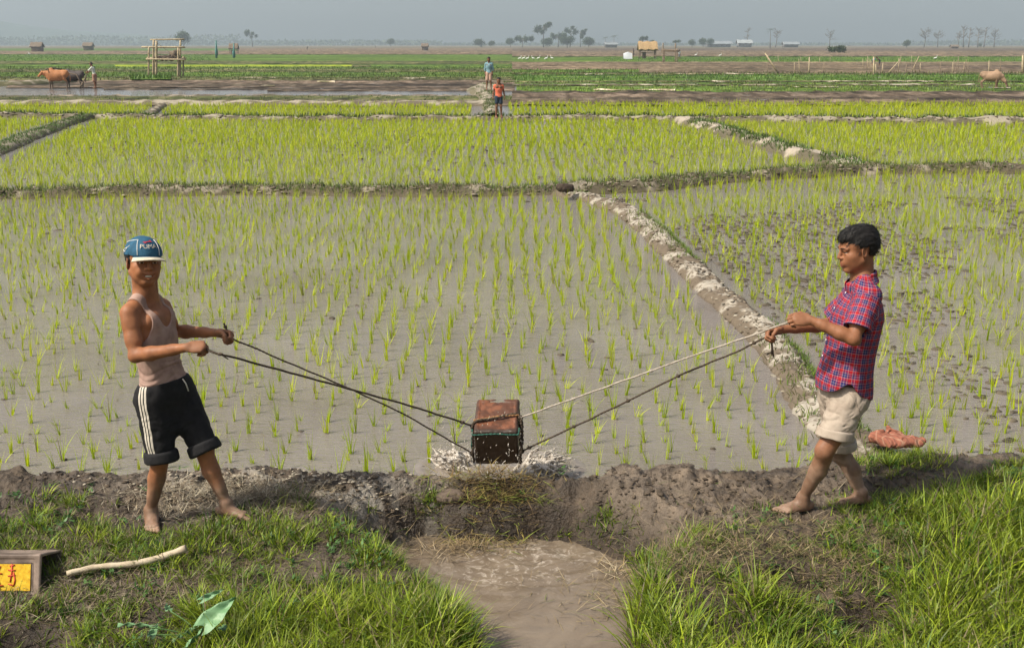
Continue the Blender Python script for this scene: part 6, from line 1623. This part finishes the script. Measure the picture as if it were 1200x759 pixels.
pe = b3 + [-1.0, 0, 0]; mb = MB(); mb.tube([b4 + [-.45, .55, 1.20], b4 + [1.0, .6, .85], pe + [.1, 0, .25]], .04, 7); mb.mk('beam', M_wood, yk)
mb = MB(); mb.tube([pe + [-.05, 0, -.03], pe + [.15, 0, .22], pe + [.35, 0, .55], pe + [.5, 0, .85], pe + [.62, 0, .86]], [.05, .055, .04, .035, .03], 7); mb.mk('handle', M_wood, yk)
b6 = G(1160, 103.5, 0); cow(b6, 1.12, (.80, -.35), (.27, .175, .11), 'light tan cow grazing with its head down at the far right', graze=True, legcol=(.17, .11, .07))
# ================================================================== bamboo structures
M_bam = noisy('bamboo', (.26, .20, .12), (.46, .38, .25), 6, .7, .4, .01); M_bamd = noisy('weathered_bamboo', (.14, .105, .07), (.27, .21, .145), 6, .8)
M_thatch = noisy('thatch', (.24, .16, .08), (.42, .29, .15), 5, .9, .8, .05, 20); M_thd = noisy('old_thatch', (.10, .075, .055), (.20, .155, .11), 5, .9, .8, .05, 20)
Yp = G(195, 91)[1]
pf = empty('bamboo_platform', [P(195, 91, Yp)[0], Yp, 0]); tag(pf, 'open bamboo watching platform heaped with straw at the left', 'platform')
def pole(root, pts, r, mat=None, name='pole'):
    mb = MB(); pts = np.array(pts); t = np.linspace(0, 1, 6)
    Q = np.stack([np.interp(t, np.linspace(0, 1, len(pts)), pts[:, k]) for k in range(3)], -1); mb.tube(Q, r, 7); return mb.mk(name, mat or M_bam, root)
for (px, yt, dy, r) in ((174, 55, 0, .075), (179.5, 47, .9, .085), (183, 48, 0, .10), (208.5, 56, 0, .09), (211, 47, .9, .085), (214.5, 66, 1.8, .07), (181, 62, 1.8, .06)):
    b = P(px, 92.5 - dy * .5, Yp + dy); b[2] = -.1; t_ = P(px + .4, yt, Yp + dy); pole(pf, [b, t_], r)
pole(pf, [P(176, 46.8, Yp + .9), P(216, 46.2, Yp + .9)], .06, name='rail'); pole(pf, [P(166, 55.4, Yp), P(217, 55.6, Yp)], .07, name='rail')
pole(pf, [P(171, 69.6, Yp - .1), P(218, 70.2, Yp - .1)], .07, name='rail'); pole(pf, [P(172, 68, Yp + 1.8), P(218, 68.6, Yp + 1.8)], .06, name='rail'); pole(pf, [P(180, 48, Yp), P(212, 71, Yp)], .02, M_bamd, 'brace')
mb = MB()
for k in range(22):
    a = P(181 + k * 1.35, 69.2, Yp); mb.tube([a, a + [0, 1.8, .02]], .045, 6)
mb.mk('deck', M_bamd, pf)
c = P(196, 66.5, Yp + .9); v = Vol(c - [1.5, 1.1, .4], c + [1.5, 1.1, 1.2], .05); v.ell(c + [0, 0, -.1], frame((1, 0, 0)), (1.1, .8, .26), k=.1); v.ell(c + [.65, 0, .15], frame((1, 0, 0)), (.42, .6, .40), k=.2); v.disp(lambda p: (ridged(p * 2.4, 3) - .6) * .35, .2); V, F = v.mesh()
st_ = mk('straw_heap', V, F, M_thd, origin=c); tag(st_, 'heap of dull brown straw piled on the bamboo platform deck', 'straw')
def hut(px, py, w_px, h_px, Y, lab, mat_roof=None, wall=None, raised=False, flat=False, door=False):
    sc = Y * 1.0 / FPX; b = P(px, py, Y); w_ = w_px * sc; h_ = h_px * sc; b[2] = -.1; d_ = w_ * .7
    o = empty('hut' if raised or not flat else 'building', b); tag(o, lab, 'hut' if raised or not flat else 'building')
    w_e = wall or M_thd
    if raised:
        for sx in (-.42, .42):
            for sy in (-.4, .4): pole(o, [b + [sx * w_, sy * d_, 0], b + [sx * w_, sy * d_, h_ * .62]], .09, M_wood, 'post')
        mb = MB(); mb.box(b + [0, 0, h_ * .38], w_ * .86, d_ * .86, h_ * .03); mb.mk('floor', M_wood, o); zb = h_ * .55
        mb = MB(); mb.box(b + [-w_ * .18, 0, h_ * .2], w_ * .16, d_ * .5, h_ * .34); mb.mk('store_bundle', M_bamd, o)
    else:
        zb = h_ * .55; mb = MB(); mb.box(b + [0, 0, zb / 2], w_ * .86, d_ * .86, zb); mb.mk('wall', w_e, o)
        if door or not flat:
            mb = MB(); mb.box(b + [w_ * .05, -d_ * .43 - .02, zb * .42], w_ * .12, .06, zb * .8); mb.mk('door', M_wood, o)
        else:
            for sx in (-.3, -.1, .1, .3): mb = MB(); mb.box(b + [sx * w_, -d_ * .43 - .02, zb * .55], w_ * .07, .06, zb * .35); mb.mk('window', M_wood, o)
    n = 9; g = []
    for i, a in enumerate(np.linspace(-1, 1, n)):
        g.append([b + [a * w_ * .52 + 0, s_ * d_ * .58, zb + (h_ - zb) * (1 - abs(s_)) ** .8 + .03 * h_ * math.sin(i * 2.1 + s_)] for s_ in np.linspace(-1, 1, 9)])
    g = np.array(g, float); shell(g, np.array([0, 0, -.12 * (h_ - zb) - .08])).mk('roof', mat_roof or M_thatch, o); return o
hut(758.5, 66.5, 21, 19.5, 225, 'raised hut with orange brown thatch standing on dark posts', M_thatch, raised=True)
hut(43.5, 55.5, 13, 11, 420, 'small brown thatched hut, leftmost on the plain', M_thd, door=True)
hut(103.5, 54.5, 11, 9, 520, 'small brown thatched hut beyond the ploughman, second from the left', M_thd, door=True)
hut(498, 54.8, 8, 8, 520, 'tiny thatched hut at the middle of the horizon, left of the tree clump', M_thd, door=True)
M_lime = plain('limewash', (.42, .42, .42), .8); M_tin = plain('grey_roof', (.20, .22, .23), .6)
hut(274, 57.5, 10, 12, 330, 'small brown topped shelter on thin posts behind the teal posts', M_thd, raised=True)
hut(841, 55.2, 30, 7, 1000, 'long low grey building on the horizon right of the raised hut', M_tin, plain('grey_wall', (.25, .25, .24)), flat=True)
hut(872, 55.6, 17, 8.5, 1000, 'short building with a pale roof on the horizon', plain('pale_roof', (.27, .29, .29)), plain('grey_wall', (.18, .18, .18)), flat=True)
hut(926, 55.4, 18, 6.5, 950, 'low dark building, rightmost of the buildings on the horizon', M_tin, plain('brown_wall', (.13, .11, .10)), flat=True)
hut(716, 55.5, 15, 6.5, 900, 'low dark shed between the tree clump and the raised hut', M_tin, plain('brown_wall', (.12, .11, .10)), flat=True)
hut(1118, 57.0, 9, 4.5, 700, 'low straw stack shed on the far brown field at the right', M_thd, M_thd, door=True)
Yf = 175.0; fr_ = empty('bamboo_trellis', P(786, 70, Yf) * [1, 1, 0]); tag(fr_, 'low bamboo trellis frame beside the raised thatched hut', 'trellis')
for px, yt, yb, dy in ((777, 50.5, 70.5, 0), (791.5, 51, 71, 0), (793.5, 57, 71, 1.5), (778.5, 57, 69, 1.5)):
    a = P(px, yb, Yf + dy); a[2] = -.1; pole(fr_, [a, P(px, yt, Yf + dy)], .09, M_bamd, 'post')
pole(fr_, [P(775, 58.5, Yf), P(797, 59.5, Yf)], .10, M_bamd, 'rail'); pole(fr_, [P(775, 60, Yf + 1.5), P(796, 60.5, Yf + 1.5)], .09, M_bamd, 'rail'); pole(fr_, [P(765, 65.5, Yf), P(780, 65.8, Yf)], .07, M_bamd, 'rail')
Yt = 215.; tb = P(735.5, 67.5, Yt); tb[2] = 0; w_ = 5 * Yt / FPX
g = np.array([[tb + [a * w_, s_ * w_ * .9, 1.35 * (1 - abs(s_)) ** .8 * (1 - .22 * abs(a)) + .02 * math.sin(9 * a + 5 * s_)] for s_ in np.linspace(-1, 1, 11)] for a in np.linspace(-1, 1, 11)])
o = shell(g, np.array([0, 0, -.05])).mk('tent', plain('white_sheet', (.42, .44, .46), .7)); tag(o, 'small whitish tent of plastic sheet beside the raised hut', 'tent')
for px, lab in ((253.3, 'thin teal green post, left one of two by the far shelter'), (273.8, 'thin teal green post in front of the far shelter, right one of two')):
    a = P(px, 63.5, 230.); a[2] = -.1; t_ = P(px, 47.5 if px < 260 else 51, 230.); mb = MB(); mb.tube([a, (a + t_) / 2, t_], [.22, .2, .12], 7); mb.box((a + t_) / 2 - [0, 0, .6], .55, .12, 1.2)
    tag(mb.mk('post', plain('teal_paint', (.06, .18, .17))), lab, 'post')
# thin poles along the right hand fields
def fpole(px0, yb, px1, yt, r, lab, grp=None, mat=None, name='bamboo_pole'):
    a = G(px0, yb, 0); t_ = P(px1, yt, a[1] + .2); a[2] = -.1; mb = MB(); mb.tube([a, a * .5 + t_ * .5, t_], [r, r * .9, r * .6], 6); o = mb.mk(name, mat or M_bam); tag(o, lab, 'pole', grp)
fpole(913.5, 87, 896.5, 62.5, .10, 'thick pole leaning left alone at the near edge of the poles')
fpole(1024.3, 89.5, 1023.8, 66.5, .11, 'stout upright pole beside the stooping pair in blue')
fpole(1198.4, 86.5, 1198.6, 64.5, .12, 'stout upright pole cut by the right edge of the field')
fpole(948.2, 86.5, 948.5, 67, .09, 'tall pale pole right of the leaning one')
fpole(1040, 86, 1055, 70, .07, 'pole leaning right beyond the stooping pair'); fpole(1068, 84, 1077, 66, .06, 'pole leaning right, midway between the stooping pair and the cow')
gp = 'thin bamboo poles along the far field'
for i in range(46):
    px = rng.uniform(898, 1192); yb = rng.choice([86.5, 84, 81.5, 77, 74], p=[.36, .2, .16, .14, .14]) + rng.uniform(-.6, .6); hh_ = (yb - 51.8) * rng.uniform(.28, .52)
    fpole(px, yb, px + rng.uniform(-1.2, 1.2), yb - hh_, .035 + .01 * rng.random(), 'short thin bamboo pole among the scattered poles of the far right field', gp, M_bamd if i % 2 else M_bam)
# small far figures
fb = [(1022, 77.5, 7.5, (1, -.2), (.08, .17, .26), (.05, .05, .06), .9, 'bent person in blue stooping by the stout pole'), (1030.5, 77.5, 7, (-1, -.2), (.02, .02, .025), (.05, .07, .08), .8, 'bent person in black right of the stout pole'),
      (742.5, 67.5, 11, (-1, -.2), (.02, .02, .022), (.03, .03, .035), .1, 'person in black standing between tent and raised hut'), (796, 69.5, 10, (-.3, -1), (.30, .33, .35), (.12, .12, .14), .15, 'person in grey at the bamboo trellis frame'),
      (360, 59, 5.5, (1, -.5), (.03, .03, .035), (.05, .05, .05), .5, 'tiny dark stooping person, left of the two on the middle plain'), (440, 56.5, 4.8, (1, -.5), (.03, .04, .05), (.04, .04, .04), .1, 'tiny dark upright person, right of the two on the middle plain')]
for (px, py, hp, fc, tc_, bc_, bd, lab) in fb:
    b = G(px, py, 0); real = hp * (b[1]) / FPX; H_ = real / (1 - .35 * (bd > .6)); H_ = min(1.75, max(1.2, H_))
    far_body('person', b, H_, fc, tc_, bc_, lab, bend=bd, sleeve=1.0, leg=.95, h=.014)
# egrets
M_bird = plain('white_feathers', (.6, .6, .58), .7); M_beak = plain('beak', (.5, .3, .05), .5)
eg = [(815.5, 66.8), (844, 67.2), (609, 71.5), (613.5, 71.3), (618, 71.6), (625, 71.4), (631, 71.2), (640, 71.5), (647, 71.2), (57.5, 55.8), (34.5, 65), (1096, 71)]
el = {0: 'white egret nearer the trellis frame, left of two', 1: 'white egret right of the one by the trellis frame', 9: 'white egret between the two leftmost huts', 10: 'white egret alone on the green field at the far left', 11: 'white egret alone among the thin poles'}
egm = None
for i, (px, py) in enumerate(eg):
    b = G(px, py, 0); k = 1.0
    if egm is None:
        v = Vol(np.array([-.5, -.3, 0]), np.array([.5, .3, 1.0]), .02); v.ell((0, 0, .42), frame((1, 0, .25)), (.26, .13, .13), k=.05); v.cone((.18, 0, .5), (.26, 0, .68), .05, .03, k=.04); v.cone((.26, 0, .68), (.22, 0, .82), .03, .03, k=.02); v.ell((.27, 0, .86), frame((1, 0, 0)), (.07, .04, .04), k=.02); v.cone((-.2, 0, .38), (-.36, 0, .28), .05, .02, k=.05)
        V, F = v.mesh(); o = mk('egret', V + b, F, M_bird, origin=b); mb = MB(); mb.tube([b + [.32, 0, .86], b + [.46, 0, .83]], [.015, .004], 5); bk = mb.mk('beak', M_beak, o)
        lg = []
        for q in (1, -1): mb = MB(); mb.tube([b + [0, .05 * q, .36], b + [.02, .05 * q, .18], b + [0, .05 * q, 0]], .014, 5); lg.append(mb.mk('leg', plain('dark_leg', (.03, .03, .03)), o))
        egm = o; ch = [bk] + lg
    else:
        o = egm.copy(); COL.objects.link(o); o.location = b; o.scale = (rng.choice([-1, 1]) * 1.0, 1, 1)
        for c_ in ch: d_ = c_.copy(); COL.objects.link(d_); d_.parent = o
    g_ = None if i in el else 'white egrets in a row on the bright green strip'
    tag(o, el.get(i, 'white egret, one of the row on the bright green strip'), 'egret', g_)
    if i in el and 'group' in o: del o['group']
# ================================================================== far trees, wood and hills
M_leaf = leafmat('far_leaves', .25, .7); M_bark = noisy('bark', (.09, .075, .06), (.2, .17, .14), 3, .9)
def tree(px, h_px, Y, lab, kind='round', w_px=None, grp=None, seed=0):
    r_ = np.random.default_rng(int(px * 7 + seed)); sc = Y / FPX; Hh = h_px * sc; Wd = (w_px or h_px * .8) * sc
    b = P(px, 54, Y); b[2] = -.2; o = empty('tree', b); tag(o, lab, 'tree', grp)
    mb = MB(); tips = []
    lean = r_.uniform(-.06, .06); top = b + [lean * Hh, 0, Hh * (.9 if kind in ('bare', 'tall', 'palm') else .55)]
    mb.tube([b, b + (top - b) * .4 + [lean * Hh * .4, 0, 0], top], [Hh * .030, Hh * .020, Hh * .008], 7)
    nb = {'round': 9, 'tall': 10, 'bare': 16, 'palm': 0, 'bush': 6, 'umbrella': 12}[kind]
    for k in range(nb):
        t = r_.uniform(.45, .97) if kind != 'round' else r_.uniform(.3, .95)
        if kind == 'umbrella': t = r_.uniform(.75, 1.0)
        a = b + (top - b) * t; az = r_.uniform(0, 6.28); L_ = Wd * r_.uniform(.25, .55) * (1.25 - t * .5 if kind != 'umbrella' else 1)
        e = a + np.array([math.cos(az) * L_, math.sin(az) * L_, L_ * r_.uniform(.2, .9) * (.4 if kind == 'umbrella' else 1)]); m = (a + e) / 2 + [0, 0, -L_ * .08]
        mb.tube([a, m, e], [Hh * .010, Hh * .007, Hh * .003], 5); tips += [e, m * .3 + e * .7]
        if kind == 'bare':
            for _ in range(3): e2 = e + r_.normal(0, L_ * .28, 3) + [0, 0, L_ * .15]; mb.tube([m, (m + e2) / 2, e2], [Hh * .005, Hh * .004, Hh * .002], 4); tips.append(e2)
    mb.mk('trunk', M_bark, o)
    n = {'round': 1800, 'tall': 1500, 'bare': 380, 'palm': 0, 'bush': 1400, 'umbrella': 1500}[kind]
    if kind == 'palm':
        parts = []
        for k in range(16):
            az = k * .4 + r_.uniform(-.2, .2); n_ = 12; t = np.linspace(.1, 1, n_); el_ = r_.uniform(-.3, 1.0)
            L_ = Wd * .5; ctr = top + np.stack([np.cos(az) * L_ * t, np.sin(az) * L_ * t, L_ * (t * math.sin(el_) - .6 * t * t)], -1)
            for q in (1, -1): parts.append(blades(ctr, L_ * .32, L_ * .06, az + q * 1.2, 1.2, .8, np.tile([[.05, .08, .025]], (n_, 1)), 2))
        V, F, C = cat_geo(parts)
    else:
        tp = np.array(tips); c0 = tp[r_.integers(0, len(tp), n)]
        if kind in ('round', 'bush'): u_ = r_.normal(0, 1, (n, 3)); u_ /= np.linalg.norm(u_, axis=1, keepdims=True); c0 = .55 * c0 + .45 * (b + [0, 0, Hh * (.58 if kind == 'round' else .4)] + u_ * [Wd * .46, Wd * .46, Hh * (.38 if kind == 'round' else .42)])
        c0 = c0 + r_.normal(0, Wd * (.055 if kind != 'bare' else .03), (n, 3)); c0[:, 2] = np.clip(c0[:, 2], .3, Hh * 1.02)
        sz = Wd * (.062 if kind != 'bare' else .032)
        cc = np.array([.045, .07, .022]) * r_.uniform(.5, 1.6, (n, 1)) if kind != 'bare' else np.array([.10, .09, .06]) * r_.uniform(.6, 1.4, (n, 1))
        V, F, C = blades(c0, sz * r_.uniform(.7, 1.6, n), sz * .9, r_.uniform(0, 6.28, n), r_.uniform(0, 2.6, n), r_.uniform(0, .8, n), cc, 2)
    mk('crown', V, F, M_leaf, o, col=C)
T = [(215, 19, 900, 'round', 17, 'broad hazy tree rising behind the bamboo platform'), (296, 17, 1100, 'tall', 13, 'slim hazy tree right of the far teal posts'),
     (458, 9, 1200, 'round', 9, 'small rounded tree alone left of the tiny middle hut'), (563, 8, 1000, 'bush', 14, 'broad low bush at the left end of the tree clump'), (575, 7, 1000, 'bush', 9, 'low bush second from the left end of the tree clump'),
     (598, 10, 1000, 'round', 9, 'small round tree just left of the darker domed tree'), (612, 15, 950, 'umbrella', 15, 'dark domed tree at the left of the tall clump'),
     (637, 24, 950, 'tall', 17, 'tallest pale tree of the clump above the boys'), (654, 21, 980, 'umbrella', 15, 'flat topped pale tree second in the tall clump'), (665, 13, 900, 'round', 13, 'dark dense tree at the foot of the clump'), (668, 20, 1000, 'tall', 12, 'slender pale tree behind the dark dense one'),
     (680, 17, 1000, 'tall', 11, 'slender tree near the right end of the clump'), (690, 11, 950, 'round', 12, 'low tree closing the clump at the right'), (641, 11, 930, 'bush', 12, 'dark undergrowth bush below the tallest pale tree'),
     (709, 10, 900, 'palm', 7, 'small palm left of the low dark shed roof'), (720, 12, 900, 'palm', 8, 'taller small palm at the right end of the low dark shed'),
     (752, 18, 900, 'umbrella', 10, 'tree rising above the raised hut at its left'), (764, 9, 900, 'round', 7, 'small tree rising behind the raised hut roof at its right'), (793, 11, 900, 'umbrella', 8, 'small tree right above the trellis frame'),
     (811, 9, 950, 'round', 8, 'little tree between trellis frame and long building'), (824, 10, 950, 'round', 10, 'dark round tree at the left end of the long building'), (832, 10, 980, 'round', 9, 'lighter tree behind the long building'),
     (875, 20, 1100, 'bare', 8, 'thin bare tree above the pale roofed building'), (902.5, 20, 850, 'palm', 9, 'dark palm like tree standing alone, left of a bare one'), (909, 19, 900, 'bare', 9, 'bare thin tree right next to the dark palm like tree'),
     (972.5, 17, 1000, 'bare', 11, 'faint bare tree behind the dark flat topped tree'), (1062, 9, 850, 'bush', 10, 'dark compact bush alone on the right horizon'),
     (1083, 19, 950, 'bare', 14, 'bare spreading tree right of the dark compact bush'), (1099, 17, 950, 'bare', 11, 'second bare tree right of the dark compact bush'),
     (1123, 18, 950, 'bare', 9, 'leftmost and lower bare tree of the tall right hand row'), (1129, 24, 950, 'bare', 10, 'tallest bare tree of the right hand row'), (1135, 22, 970, 'bare', 8, 'bare tree just right of the tallest one'),
     (1146, 21, 950, 'bare', 10, 'bare tree in the middle of the right hand row'), (1153, 22, 960, 'bare', 9, 'bare tree fifth in the right hand row'), (1165, 19, 970, 'bare', 12, 'last bare tree at the right end of the row'), (1148.5, 5, 900, 'bush', 4, 'tiny dark bush under the right hand bare trees')]
for (px, hp, Y_, kd, wp, lab) in T: tree(px, hp + 2.2, Y_, lab, kd, wp * (1.35 if 590 < px < 700 else 1.15))
tree(980, 8.5, 330, 'dark flat topped low tree on a thin trunk over the far field', 'umbrella', 22)
# distant wood at the left and low hedge line
n = 26000; xx = rng.uniform(-2200, 2200, n); r_ = n2(xx, xx * 0, .004, 4, 3); yy = 2050 + rng.uniform(0, 80, n)
ht = np.where(xx < -500, 6 + 26 * r_, 2.5 + 6 * (r_ > .52) * r_ * 2); zz = rng.random(n) ** 1.3 * ht * .8
V, F, C = blades(np.stack([xx, yy, zz - .3], -1), rng.uniform(3, 6, n), 5.0, rng.uniform(0, 6.28, n), rng.uniform(0, 1.4, n), .4, np.array([.05, .07, .03]) * rng.uniform(.5, 1.5, (n, 1)), 2)
tag(mk('distant_wood', V, F, M_leaf, origin=(0, 1500, 0), col=C), kind='stuff')
hx = np.linspace(-2400, 600, 160); hy = np.linspace(2150, 2950, 24)
Xh, Yh = np.meshgrid(hx, hy, indexing='ij'); crest = np.interp(Xh / Yh * FPX + 600, [-900, -200, 0, 50, 110, 170, 225, 300, 360], [80, 78, 62, 44, 30, 26, 16, 5, -3])
Zh = crest * np.exp(-((Yh - 2600) / 260) ** 2) * (.85 + .3 * n2(Xh, Yh, .006, 4, 2)) + 5 * (n2(Xh, Yh, .02, 3, 4) - .5) - 1.0
V, F = grid_mesh(np.stack([Xh, Yh, np.clip(Zh, -1.2, 100)], -1)); tag(mk('hills', V, F, noisy('hill_forest', (.015, .028, .018), (.03, .05, .03), .02, .95), origin=(-900, 2500, 0)), kind='structure')
# ================================================================== the air
mb = MB(); zt_, zb_ = 125.0, -1.35
mb.box((0, 1490, (zt_ + zb_) / 2), 6040, 3080, zt_ - zb_)
hm, nt, N, L = newmat('haze'); pv = N.new('ShaderNodeVolumePrincipled'); oo = N.new('ShaderNodeOutputMaterial')
pv.inputs['Color'].default_value = (.76, .90, 1.0, 1); pv.inputs['Density'].default_value = .00034; pv.inputs['Anisotropy'].default_value = .1
L.new(pv.outputs[0], oo.inputs['Volume'])
tag(mb.mk('haze', hm, smooth=False), kind='stuff')
